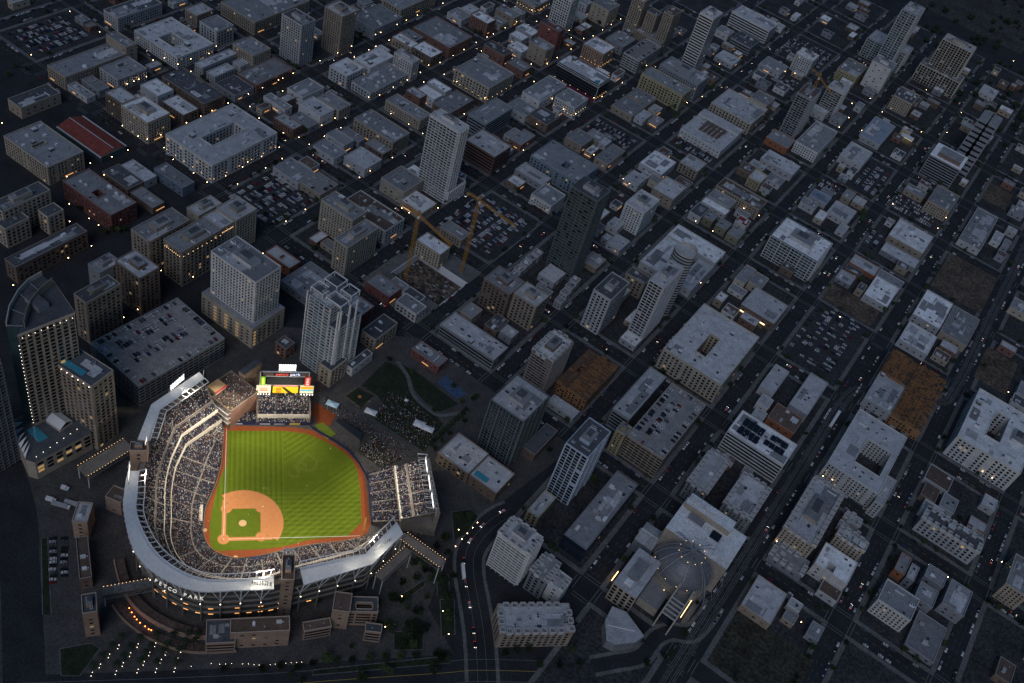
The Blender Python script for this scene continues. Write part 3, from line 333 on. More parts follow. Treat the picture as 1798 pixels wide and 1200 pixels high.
SLOT=[(36.2,-572.7),(41.5,-567.8),(38.4,-574.4),(43.6,-569.5),(40.5,-576.1),(45.8,-571.2),(42.6,-577.8),(47.9,-572.9),(44.8,-579.4),(50.0,-574.6),(46.9,-581.1),(52.1,-576.2),(49.0,-582.7),(54.2,-577.9),(51.1,-584.4),(56.3,-579.6),(53.2,-586.0),(58.4,-581.2),(55.2,-587.7),(60.5,-582.9),(57.3,-589.3),(62.5,-584.5),(59.4,-590.9),(64.6,-586.1),(61.4,-592.5),(66.6,-587.8),(63.4,-594.1),(68.6,-589.4)]
TRUCKS=[(10.9,-554.2),(19.3,-552.7),(24.4,-546.2),(9.9,-541.7)]
PLANT=[[(240.3,-449.2),(246.6,-423.3),(249.4,-428.6),(245.9,-447.1)],[(250.6,-414.9),(256.9,-409.2),(268.6,-422.8),(261.7,-429.1)],[(264.6,-429.5),(272.3,-422.5),(289.2,-443.9),(282.6,-451.1)],[(255.5,-470.8),(270.2,-456.4),(279.2,-467.5),(264.4,-481.2)],[(232.7,-527.7),(295.4,-459.6),(299.3,-463.1),(235.1,-530.3)],[(225.3,-364.1),(234.3,-351.9),(243.2,-352.6),(245.8,-371.2),(242.4,-383.0)],[(103.8,-620.8),(114.8,-606.0),(121.7,-605.1),(127.0,-624.5),(118.8,-631.6)],[(30.4,-577.4),(33.3,-574.6),(81.1,-609.2),(77.3,-612.7)]]
PPATH=[(95.9,-273.0),(112.4,-279.5),(129.0,-292.2),(144.1,-295.7),(159.7,-294.1),(173.3,-273.8)]

# ------------------------------------------------------------------ materials
def mat(name,c,rough=.8,var=.25,scale=.25,metal=0.,emit=0.,ec=None,objvar=0.,spec=.3,scale2=None,streak=False):
    m=bpy.data.materials.new(name); m.use_nodes=True
    nt=m.node_tree; N=nt.nodes; Lk=nt.links; bs=N['Principled BSDF']
    bs.inputs['Roughness'].default_value=rough; bs.inputs['Metallic'].default_value=metal
    bs.inputs['Specular IOR Level'].default_value=spec
    if emit:
        bs.inputs['Emission Color'].default_value=(*(ec or c),1); bs.inputs['Emission Strength'].default_value=emit
    bs.inputs['Base Color'].default_value=(*c,1)
    if var or objvar:
        geo=N.new('ShaderNodeNewGeometry')
        n1=N.new('ShaderNodeTexNoise'); n1.inputs['Scale'].default_value=scale; n1.inputs['Detail'].default_value=5; n1.inputs['Roughness'].default_value=.65
        Lk.new(geo.outputs['Position'],n1.inputs['Vector'])
        mr=N.new('ShaderNodeMapRange'); mr.inputs[1].default_value=.32; mr.inputs[2].default_value=.68
        mr.inputs[3].default_value=1-var; mr.inputs[4].default_value=1+var
        Lk.new(n1.outputs['Fac'],mr.inputs[0]); val=mr.outputs[0]
        if scale2:
            n2=N.new('ShaderNodeTexNoise'); n2.inputs['Scale'].default_value=scale2; n2.inputs['Detail'].default_value=3
            Lk.new(geo.outputs['Position'],n2.inputs['Vector'])
            r2=N.new('ShaderNodeMapRange'); r2.inputs[1].default_value=.38; r2.inputs[2].default_value=.62
            r2.inputs[3].default_value=1-var; r2.inputs[4].default_value=1+var*.7
            Lk.new(n2.outputs['Fac'],r2.inputs[0])
            mm=N.new('ShaderNodeMath'); mm.operation='MULTIPLY'; Lk.new(val,mm.inputs[0]); Lk.new(r2.outputs[0],mm.inputs[1]); val=mm.outputs[0]
        if objvar:
            oi=N.new('ShaderNodeObjectInfo')
            r3=N.new('ShaderNodeMapRange'); r3.inputs[3].default_value=1-objvar; r3.inputs[4].default_value=1+objvar
            Lk.new(oi.outputs['Random'],r3.inputs[0])
            mm=N.new('ShaderNodeMath'); mm.operation='MULTIPLY'; Lk.new(val,mm.inputs[0]); Lk.new(r3.outputs[0],mm.inputs[1]); val=mm.outputs[0]
        vm=N.new('ShaderNodeVectorMath'); vm.operation='SCALE'; vm.inputs[0].default_value=c
        Lk.new(val,vm.inputs['Scale']); Lk.new(vm.outputs[0],bs.inputs['Base Color'])
    return m
WC=dict(cream=(.42,.36,.28),tan=(.33,.27,.21),white=(.58,.57,.55),lgrey=(.42,.42,.42),grey=(.24,.25,.27),brick=(.2,.11,.085),redbrick=(.19,.075,.065),
 brown=(.18,.13,.10),dark=(.05,.05,.055),yellow=(.35,.3,.18),blue=(.17,.22,.27),conc=(.4,.4,.4),peach=(.36,.24,.17),teal=(.06,.11,.12),
 darkgreen=(.055,.075,.07),darkglass=(.02,.03,.05),paleblue=(.36,.44,.54),olive=(.22,.2,.13),orange=(.3,.12,.06),wood=(.33,.175,.085),stone=(.36,.25,.18))
WM={k:mat('wall_'+k,c,.85 if k not in('teal','darkglass','darkgreen') else .12,.16,.12,objvar=.14,scale2=1.3,spec=.3 if k not in('teal','darkglass','darkgreen') else .8) for k,c in WC.items()}
TRIM={k:mat('trim_'+k,tuple(min(.78,x*.85+.17) for x in c),.8,.1,.3) for k,c in WC.items()}
RC=dict(rw=(.8,.8,.8),rl=(.5,.5,.505),rg=(.26,.262,.27),rd=(.10,.105,.115),rb=(.14,.10,.08),rr=(.24,.05,.04),deck=(.29,.28,.27),stripe=(.25,.3,.36),rblue=(.25,.33,.45),wood=(.33,.17,.08))
RM={k:mat('roof_'+k,c,.9,.2,.13,objvar=.16,scale2=1.1,spec=.2) for k,c in RC.items()}
M=dict(
 glass=mat('window_glass',(.012,.015,.02),.08,0,spec=.7), glass2=mat('window_glass_pale',(.05,.06,.07),.15,0,spec=.6),
 glass3=mat('window_blind',(.14,.14,.14),.4,0), shopl=mat('shop_light',(1,.6,.25),.5,0,emit=.8,ec=(1,.48,.16)), litd=mat('lit_window_dim',(.8,.5,.2),.5,0,emit=.16,ec=(1,.7,.4)), lit=mat('lit_window',(.8,.5,.2),.5,0,emit=.3,ec=(1,.62,.26)), litw=mat('lit_strip',(1,.8,.5),.5,0,emit=2.5,ec=(1,.72,.35)),
 asphalt=mat('asphalt',(.03,.031,.035),.85,.3,.05,scale2=.7), ground=mat('ground_soil',(.06,.055,.05),.95,.4,.02,scale2=.2),
 pave=mat('pavement_concrete',(.15,.147,.143),.85,.25,.1,scale2=.8), yard=mat('yard_surface',(.046,.046,.048),.9,.4,.05,scale2=.4),
 lot=mat('lot_asphalt',(.05,.048,.05),.88,.3,.05,scale2=.5), weeds=mat('weedy_ground',(.05,.046,.034),.95,.5,.06,scale2=.35), dirt=mat('bare_dirt',(.115,.088,.066),.95,.45,.05,scale2=.3),
 paint=mat('road_paint',(.19,.19,.185),.7,.25,1), yellowp=mat('yellow_paint',(.5,.36,.08),.7,.2,1),
 plaza=mat('plaza_paving',(.08,.075,.072),.85,.25,.07,scale2=.6), brickpave=mat('brick_paving',(.12,.085,.07),.85,.25,.1,scale2=.6),
 grassd=mat('lawn_grass',(.024,.034,.018),.95,.35,.15,scale2=1.), metal=mat('galvanised_metal',(.35,.36,.37),.5,.15,.5,metal=.3), dmetal=mat('dark_metal',(.07,.07,.075),.5,.1,1),
 wmetal=mat('white_steel',(.72,.72,.72),.5,.06,.5), crane=mat('crane_yellow',(.52,.25,.05),.55,.15,.5), acu=mat('unit_casing',(.55,.56,.57),.6,.15,.6,objvar=.4), fan=mat('fan_grille',(.04,.04,.04),.7,0),
 bark=mat('bark',(.06,.045,.03),.9,.2,2), leaf=mat('foliage',(.04,.06,.022),.85,.4,.6,objvar=.3), leafd=mat('foliage_dark',(.022,.035,.016),.85,.4,.6,objvar=.3),
 water=mat('pool_water',(.05,.27,.36),.06,.1,.4,spec=.6,emit=.012,ec=(.1,.55,.75)), dframe=mat('dark_frame',(.12,.145,.14),.5,.15,.5), lamp=mat('lamp_glow',(1,.75,.45),.5,0,emit=20,ec=(1,.64,.3)), lampd=mat('lamp_glow_dim',(1,.75,.45),.5,0,emit=3.2,ec=(1,.6,.26)), lampw=mat('lamp_glow_cool',(1,.9,.75),.5,0,emit=6,ec=(1,.85,.66)),
 red=mat('red_glow',(1,.2,.06),.5,0,emit=10,ec=(1,.24,.05)), tail=mat('tail_lamp',(1,.05,.02),.5,0,emit=3,ec=(1,.06,.02)), head=mat('head_lamp',(1,.9,.75),.5,0,emit=8,ec=(1,.88,.7)),
 neon=mat('neon_red',(1,.05,.05),.5,0,emit=2.2,ec=(1,.08,.07)),
 grass=mat('field_grass',(.14,.19,.016),.9,.1,.3,scale2=2.5), grass2=mat('field_grass_light',(.118,.15,.011),.9,.1,.3,scale2=2.5), clay=mat('infield_clay',(.52,.21,.075),.95,.08,.3,scale2=2), track=mat('warning_track',(.24,.06,.018),.95,.1,.25,scale2=1.5),
 mound=mat('mound_clay',(.62,.4,.2),.95,.05,.5), chalk=mat('chalk',(.8,.8,.78),.9,0), seat=mat('seat_blue',(.022,.026,.05),.7,.15,1), conc=mat('stand_concrete',(.25,.215,.18),.85,.2,.2,scale2=1.),
 canopy=mat('canopy_white',(.8,.8,.79),.55,.06,.08,scale2=.5), fascia=mat('deck_fascia',(.62,.56,.48),.6,.1,.4), navy=mat('navy_padding',(.015,.02,.06),.6,.15,1),
 bank=mat('flood_lamp',(1,.97,.9),.5,0,emit=6,ec=(1,.95,.86)), screen=mat('blank_screen',(.03,.033,.04),.35,.1,.4),
 tent=mat('tent_white',(.78,.78,.78),.7,.04,1), terr=mat('terracotta',(.24,.06,.045),.85,.2,.2,scale2=.8), shirt=mat('white_uniform',(.75,.75,.75),.8,0), skin=mat('skin',(.45,.28,.2),.6,0), greycap=mat('dark_cap',(.03,.03,.06),.7,0))
# ------------------------------------------------------------------ mesh helper
class MB:
    def __init__(s): s.v=[];s.f=[];s.m=[];s.mats=[]
    def mi(s,m):
        if m not in s.mats: s.mats.append(m)
        return s.mats.index(m)
    def face(s,pts,m):
        n=len(s.v); s.v+=pts; s.f.append(tuple(range(n,n+len(pts)))); s.m.append(s.mi(m))
    def box(s,x0,y0,z0,x1,y1,z1,m,top=None,bottom=False):
        n=len(s.v); s.v+=[(x0,y0,z0),(x1,y0,z0),(x1,y1,z0),(x0,y1,z0),(x0,y0,z1),(x1,y0,z1),(x1,y1,z1),(x0,y1,z1)]
        k=s.mi(m); fs=[(0,1,5,4),(1,2,6,5),(2,3,7,6),(3,0,4,7)]
        for q in fs: s.f.append(tuple(n+i for i in q)); s.m.append(k)
        s.f.append((n+4,n+5,n+6,n+7)); s.m.append(s.mi(top or m))
        if bottom: s.f.append((n+3,n+2,n+1,n)); s.m.append(k)
    def prism(s,poly,z0,z1,m,top=None,sides=True,cap=True):
        a=sum(poly[i][0]*poly[(i+1)%len(poly)][1]-poly[(i+1)%len(poly)][0]*poly[i][1] for i in range(len(poly)))
        if a<0: poly=poly[::-1]
        k=len(poly)
        if sides:
            for i in range(k):
                p,q=poly[i],poly[(i+1)%k]
                s.face([(p[0],p[1],z0),(q[0],q[1],z0),(q[0],q[1],z1),(p[0],p[1],z1)],m)
        if cap: s.face([(p[0],p[1],z1) for p in poly],top or m)
    def tube(s,a,b,r0,r1=None,m=None,n=6,cap=True):
        r1=r0 if r1 is None else r1; a=Vector(a);b=Vector(b);d=(b-a)
        if d.length<1e-6: return
        d.normalize(); u=d.orthogonal().normalized(); w=d.cross(u); k=len(s.v)
        for c,r in((a,r0),(b,r1)):
            for i in range(n):
                t=2*PI*i/n; p=c+u*(r*math.cos(t))+w*(r*math.sin(t)); s.v.append(tuple(p))
        mi=s.mi(m)
        for i in range(n):
            j=(i+1)%n; s.f.append((k+i,k+j,k+n+j,k+n+i)); s.m.append(mi)
        if cap:
            s.f.append(tuple(k+n+i for i in range(n))); s.m.append(mi)
            s.f.append(tuple(k+i for i in range(n))[::-1]); s.m.append(mi)
    def ball(s,c,r,m,n=6,k=4,sz=1.):
        b=len(s.v); mi=s.mi(m)
        for j in range(k+1):
            t=PI*j/k
            for i in range(n):
                a=2*PI*i/n; s.v.append((c[0]+r*math.sin(t)*math.cos(a),c[1]+r*math.sin(t)*math.sin(a),c[2]+r*sz*math.cos(t)))
        for j in range(k):
            for i in range(n):
                s.f.append((b+j*n+i,b+(j+1)*n+i,b+(j+1)*n+(i+1)%n,b+j*n+(i+1)%n)); s.m.append(mi)
    def mesh(s,name):
        me=bpy.data.meshes.new(name); me.from_pydata(s.v,[],s.f)
        for m in s.mats: me.materials.append(m)
        me.polygons.foreach_set('material_index',s.m); me.update(); return me
    def build(s,name,parent=None,kind=None,loc=None):
        o=bpy.data.objects.new(name,s.mesh(name)); COL.objects.link(o)
        if parent: o.parent=parent
        if kind: o['kind']=kind
        if loc: o.location=loc
        return o
def inst(name,me,parent=None,loc=(0,0,0),rz=0.,sc=None):
    o=bpy.data.objects.new(name,me); COL.objects.link(o)
    if parent: o.parent=parent
    o.location=loc
    if rz: o.rotation_euler=(0,0,rz)
    if sc: o.scale=sc
    return o
def tag(o,label,cat,group=None,kind=None):
    o['label']=label; o['category']=cat
    if group: o['group']=group
    if kind: o['kind']=kind
    return o
def thing(name,label,cat,loc=(0,0,0),rz=0.,group=None):
    o=bpy.data.objects.new(name,None); COL.objects.link(o); o.location=loc; o.rotation_euler=(0,0,rz); o.empty_display_size=.1
    return tag(o,label,cat,group)
def copy_tree(o,parent=None):
    c=o.copy(); COL.objects.link(c)
    if parent: c.parent=parent
    for ch in o.children: copy_tree(ch,c)
    return c
CX,CY,CZ=CAM[0]
# ------------------------------------------------------------------ camera, world
cd=bpy.data.cameras.new('camera'); cam=bpy.data.objects.new('camera',cd); COL.objects.link(cam); SC.camera=cam
r_,u_,f_=CAM[1]
cam.matrix_world=Matrix(((r_[0],u_[0],-f_[0],CX),(r_[1],u_[1],-f_[1],CY),(r_[2],u_[2],-f_[2],CZ),(0,0,0,1)))
cd.lens=CAM[2]; cd.sensor_width=36; cd.clip_start=5; cd.clip_end=20000
w=bpy.data.worlds.new('World'); SC.world=w; w.use_nodes=True
nt=w.node_tree; bg=nt.nodes['Background']; sk=nt.nodes.new('ShaderNodeTexSky'); sk.sky_type='NISHITA'; sk.sun_disc=False
SUNE,SUNR=math.radians(2.5),math.radians(168)
sk.sun_elevation=SUNE; sk.sun_rotation=SUNR; sk.altitude=100; sk.dust_density=.5; sk.ozone_density=3.7
nt.links.new(sk.outputs[0],bg.inputs[0]); bg.inputs[1].default_value=SKY
sd=bpy.data.lights.new('dusk_sun','SUN'); sd.energy=SUNS; sd.angle=math.radians(35); sd.color=(.82,.86,1)
so=bpy.data.objects.new('dusk_sun',sd); COL.objects.link(so)
sdir=Vector((math.cos(math.radians(48))*math.sin(math.radians(168)),math.cos(math.radians(48))*math.cos(math.radians(168)),math.sin(math.radians(48))))
so.rotation_euler=sdir.to_track_quat('Z','Y').to_euler()
vs=SC.view_settings; vs.view_transform='Standard'; vs.look='None'; vs.exposure=EXPO; vs.gamma=1
cy=SC.cycles; cy.use_denoising=True; cy.max_bounces=4; cy.diffuse_bounces=2; cy.glossy_bounces=2; cy.sample_clamp_indirect=3; cy.use_light_tree=True
# ------------------------------------------------------------------ ground
def struct(o,nm=None): o['kind']='structure'; return o
def holed(mb,x0,y0,x1,y1,h,z,m):
    a,b,c,d=h
    for q in((x0,y0,a,y1),(c,y0,x1,y1),(a,y0,c,b),(a,d,c,y1)): mb.face([(q[0],q[1],z),(q[2],q[1],z),(q[2],q[3],z),(q[0],q[3],z)],m)
g=MB(); holed(g,-6000,-4000,6000,9000,PIT,-.02,M['ground']); struct(g.build('ground'))
g=MB(); holed(g,-1100,-760,1050,1000,PIT,0,M['asphalt']); struct(g.build('road'))
BLK=[]
BX,BY=85.34,115.8
LOW={-2:0,-3:3,-4:4}      # lowest column built per row in the southern rows
for j in range(-4,8):
    for i in range(-9,10):
        if j==-4 and i<4: continue
        if j==-3 and i<3: continue
        if j==-3 and i==2: continue
        x0,x1=i*BX+7.5,(i+1)*BX-7.5; y0,y1=j*BY+7.5,(j+1)*BY-7.5
        if j>=1:
            if i==5: x1-=4
            if i==6: x0+=5
        elif i==4: x1-=3
        elif i==5: x0+=4
        BLK.append((i,j,x0,y0,x1,y1))
pv=MB(); yd=MB()
for i,j,x0,y0,x1,y1 in BLK:
    if x0<PIT[0]<x1 and y0<PIT[3]<y1 or (x0<PIT[0]+1<x1 and y0<PIT[1]<y1):
        h=PIT
        for q in((x0,y0,h[0],y1),(h[2],y0,x1,y1),(h[0],y0,h[2],h[1]),(h[0],h[3],h[2],y1)):
            if q[2]-q[0]>.2 and q[3]-q[1]>.2: pv.box(q[0],q[1],-.02,q[2],q[3],.15,M['pave'])
        continue
    pv.box(x0,y0,-.02,x1,y1,.15,M['pave'])
    yd.face([(x0+4,y0+4,.156),(x1-4,y0+4,.156),(x1-4,y1-4,.156),(x0+4,y1-4,.156)],M['yard'])
struct(pv.build('pavement')); struct(yd.build('yard_ground'))
# construction pit (lowered ground with shoring walls)
a,b,c,d=PIT; g=MB(); g.face([(a,b,-8),(c,b,-8),(c,d,-8),(a,d,-8)],M['dirt']); struct(g.build('pit_floor'))
g=MB()
for q in((a,b,a+.5,d),(c-.5,b,c,d),(a+.5,d-.5,c-.5,d),(a+.5,b,c-.5,b+.5)): g.box(*q[:2],-8,*q[2:],1.2,M['tent'] if q[3]==d else M['yard'])
tag(g.build('retaining_wall'),'white shoring walls lining the deep construction pit below the cranes','retaining wall')
# road markings
mk=MB()
def dash(x0,y0,x1,y1,z=.008,m=None): mk.face([(x0,y0,z),(x1,y0,z),(x1,y1,z),(x0,y1,z)],m or M['paint'])
for i in range(-8,10):
    X=i*BX
    for j in range(-3,8):
        if j<-2 and i<4: continue
        y=j*BY+14
        while y<(j+1)*BY-14:
            dash(X-2.1,y,X-1.9,y+3); dash(X+1.9,y,X+2.1,y+3); y+=9
        Y=j*BY
        for s in(-1,1):
            for o_ in(8.4,11.2):
                dash(X-6.6,Y+s*o_-.22,X+6.6,Y+s*o_+.22); dash(X+s*o_-.22,Y-6.6,X+s*o_+.22,Y+6.6)
for j in range(-2,8):
    Y=j*BY
    for i in range(-8,9):
        x=i*BX+14
        while x<(i+1)*BX-14: dash(x,Y-.1,x+3,Y+.1,m=M['yellowp']); x+=7
# trolley line
tl=MB()
def strip(mb,pts,w,z,m,off=0.):
    L=[]
    for k,p in enumerate(pts):
        q0=pts[max(k-1,0)]; q1=pts[min(k+1,len(pts)-1)]
        t=Vector((q1[0]-q0[0],q1[1]-q0[1],0)).normalized(); n=Vector((-t.y,t.x,0))
        L.append((Vector((p[0],p[1],z))+n*(off+w/2),Vector((p[0],p[1],z))+n*(off-w/2)))
    for k in range(len(L)-1): mb.face([tuple(L[k][1]),tuple(L[k+1][1]),tuple(L[k+1][0]),tuple(L[k][0])],m)
def spline(pts,n=6):
    out=[]; P=[pts[0]]+list(pts)+[pts[-1]]
    for k in range(1,len(P)-2):
        for i in range(n):
            t=i/n; f=lambda a:.5*(2*P[k][a]+(P[k+1][a]-P[k-1][a])*t+(2*P[k-1][a]-5*P[k][a]+4*P[k+1][a]-P[k+2][a])*t*t+(3*P[k][a]-P[k-1][a]-3*P[k+1][a]+P[k+2][a])*t**3)
            out.append((f(0),f(1)))
    out.append(tuple(pts[-1][:2])); return out
TR=spline([(5*BX,-420),(5*BX,-260),(5*BX,-100),(5*BX,-5),(5*BX+12,35),(6*BX-12,75),(6*BX,110),(6*BX,260),(6*BX,420),(6*BX,640)])
strip(tl,TR,8.5,.162,M['yard']); 
for o_ in(-2.9,-1.4,1.4,2.9): strip(tl,TR,.18,.168,M['metal'],o_)
for o_ in(-4.4,4.4): strip(tl,TR,.4,.169,M['pave'],o_)
struct(tl.build('trolley_track'))
struct(mk.build('road_marking'))
# ballpark surroundings
g=MB(); g.prism([(-70,-560),(60,-690),(330,-470),(262,-440),(248,-400),(246,-350),(262,-240),(90,-238),(-40,-350)],-.02,.1,M['plaza']); struct(g.build('plaza'))
g=MB()
strip(g,spline(CURVE),19,.112,M['asphalt']); strip(g,spline(LOOP),10,.1615,M['asphalt']); strip(g,spline(BOT),26,.116,M['asphalt']); strip(g,spline(HARB),24,.12,M['asphalt'])
strip(g,[(-110,-330),(-40,-372),(20,-425)],11,.124,M['asphalt']); strip(g,[(0,-240),(42,-300),(70,-345)],9,.128,M['brickpave'])
for o_ in(-11,11): strip(g,spline(CURVE),2.6,.131,M['pave'],o_)
for o_ in(-6.6,6.6): strip(g,spline(LOOP),2.8,.1645,M['pave'],o_)
struct(g.build('boulevard'))
mk2=MB()
for o_ in(-3.2,3.2): strip(mk2,spline(CURVE),.25,.133,M['paint'],o_)
for o_ in(-8,0,8): strip(mk2,spline(BOT),.3,.137,M['yellowp'] if o_==0 else M['paint'],o_)
strip(mk2,spline(HARB),.25,.141,M['yard'],0)
struct(mk2.build('boulevard_marking'))
tk=MB(); HB=spline([(x-22,y-22) for x,y in HARB])
strip(tk,HB,14,.126,M['dirt'])
for o_ in(-5,-3.5,-.7,.7,3.5,5): strip(tk,HB,.16,.14,M['metal'],o_)
struct(tk.build('rail_tracks'))
lw=MB()
for P_ in LAWN: lw.prism(P_,.05,.16,M['grassd'])
for P_ in PLANT: lw.prism(P_,.05,.35,M['grassd'])
pk=MB()
for P_ in PLANT:
    strip(pk,[*P_,P_[0]],.6,.36,M['pave'])
strip(pk,spline(PPATH),3.2,.19,M['pave']); struct(pk.build('park_path'))
tag(lw.build('lawn'),'dark grass lawns of the park beyond the outfield','lawn',kind='structure')
g=MB()
for k,P_ in enumerate(DIRT): g.face([(P_[0],P_[1],.166),(P_[2],P_[1],.166),(P_[2],P_[3],.166),(P_[0],P_[3],.166)],M['weeds' if k==3 else 'dirt'])
struct(g.build('dirt_ground'))
lt=MB(); lp=MB()
for _,q in LOTS:
    lt.face([(q[0],q[1],.17),(q[2],q[1],.17),(q[2],q[3],.17),(q[0],q[3],.17)],M['lot'])
struct(lt.build('car_lot_ground'))
# ------------------------------------------------------------------ shared small meshes
def shared(fn,name):
    m=MB(); fn(m); return m.mesh(name)
UB=lambda m_:(lambda m:m.box(-.5,-.5,-.5,.5,.5,.5,m_,bottom=True))
WIN={'glass3':shared(UB(M['glass3']),'window'),'litd':shared(UB(M['litd']),'window'),'glass':shared(UB(M['glass']),'window'),'glass2':shared(UB(M['glass2']),'window'),'lit':shared(UB(M['lit']),'window')}
def _ac(m):
    m.box(-1.5,-1,0,1.5,1,1.5,M['acu']); m.box(1.5,-.3,.2,2.6,.3,.8,M['acu'])
def _vent(m): m.tube((0,0,0),(0,0,1.1),.35,.35,M['metal'],8); m.tube((0,0,1.1),(0,0,1.45),.6,.25,M['metal'],8)
def _sky(m): m.box(-1.3,-.9,0,1.3,.9,.45,M['acu'],top=M['glass2'])
def _hut(m): m.box(-2,-1.6,0,2,1.6,2.7,M['pave']); m.box(-2.2,-1.8,2.7,2.2,1.8,2.95,M['acu']); m.box(-.5,-1.66,0,.5,-1.6,2.1,M['dmetal'])
def _duct(m):
    m.box(-4,-.45,.35,4,.45,1.2,M['acu'])
    for x in(-3,0,3): m.box(x-.1,-.5,0,x+.1,.5,.35,M['dmetal'])
    m.box(3,-.45,1.2,4,.45,2,M['acu'])
FANM=shared(lambda m:m.tube((0,0,0),(0,0,.12),.62,.62,M['fan'],10),'fan')
def _bay(m):
    for a in((-2,-2,2,-1.6),(-2,1.6,2,2),(-2,-1.6,-1.6,1.6),(1.6,-1.6,2,1.6)): m.box(a[0],a[1],-1.5,a[2],a[3],2.2,TRIM['lgrey'])
    m.box(-1.6,-1.6,-1,1.6,1.6,.4,RM['rg'])
RBAY=shared(_bay,'roof_bay')
RU={'air_conditioner':shared(_ac,'air_conditioner'),'roof_vent':shared(_vent,'roof_vent'),'skylight':shared(_sky,'skylight'),'stair_hut':shared(_hut,'stair_hut'),'duct':shared(_duct,'duct')}
# ------------------------------------------------------------------ buildings
def cells(rects,holes):
    xs=sorted({v for r in rects+holes for v in(r[0],r[2])}); ys=sorted({v for r in rects+holes for v in(r[1],r[3])})
    x0=min(r[0] for r in rects);x1=max(r[2] for r in rects);y0=min(r[1] for r in rects);y1=max(r[3] for r in rects)
    xs=[x for x in xs if x0<=x<=x1]; ys=[y for y in ys if y0<=y<=y1]
    F={}
    for i in range(len(xs)-1):
        for j in range(len(ys)-1):
            cx,cy_=(xs[i]+xs[i+1])/2,(ys[j]+ys[j+1])/2
            F[i,j]=any(r[0]<cx<r[2] and r[1]<cy_<r[3] for r in rects) and not any(r[0]<cx<r[2] and r[1]<cy_<r[3] for r in holes)
    return xs,ys,F
def edges(xs,ys,F):
    E=[]
    for (i,j),v in F.items():
        if not v: continue
        if not F.get((i,j-1)): E.append(('S',xs[i],xs[i+1],ys[j]))
        if not F.get((i,j+1)): E.append(('N',xs[i],xs[i+1],ys[j+1]))
        if not F.get((i-1,j)): E.append(('W',ys[j],ys[j+1],xs[i]))
        if not F.get((i+1,j)): E.append(('E',ys[j],ys[j+1],xs[i+1]))
    return E
STY=dict(a=(1.5,1.7,3.3,3.2),b=(2.3,2.1,4.4,3.6),s=(2.2,1.5,7.5,4.5),w=(2.4,2.2,3.6,3.6),k=(2.6,2.3,4.2,3.2),m=(1.6,1.4,5.,4.5))
NWIN=[0]
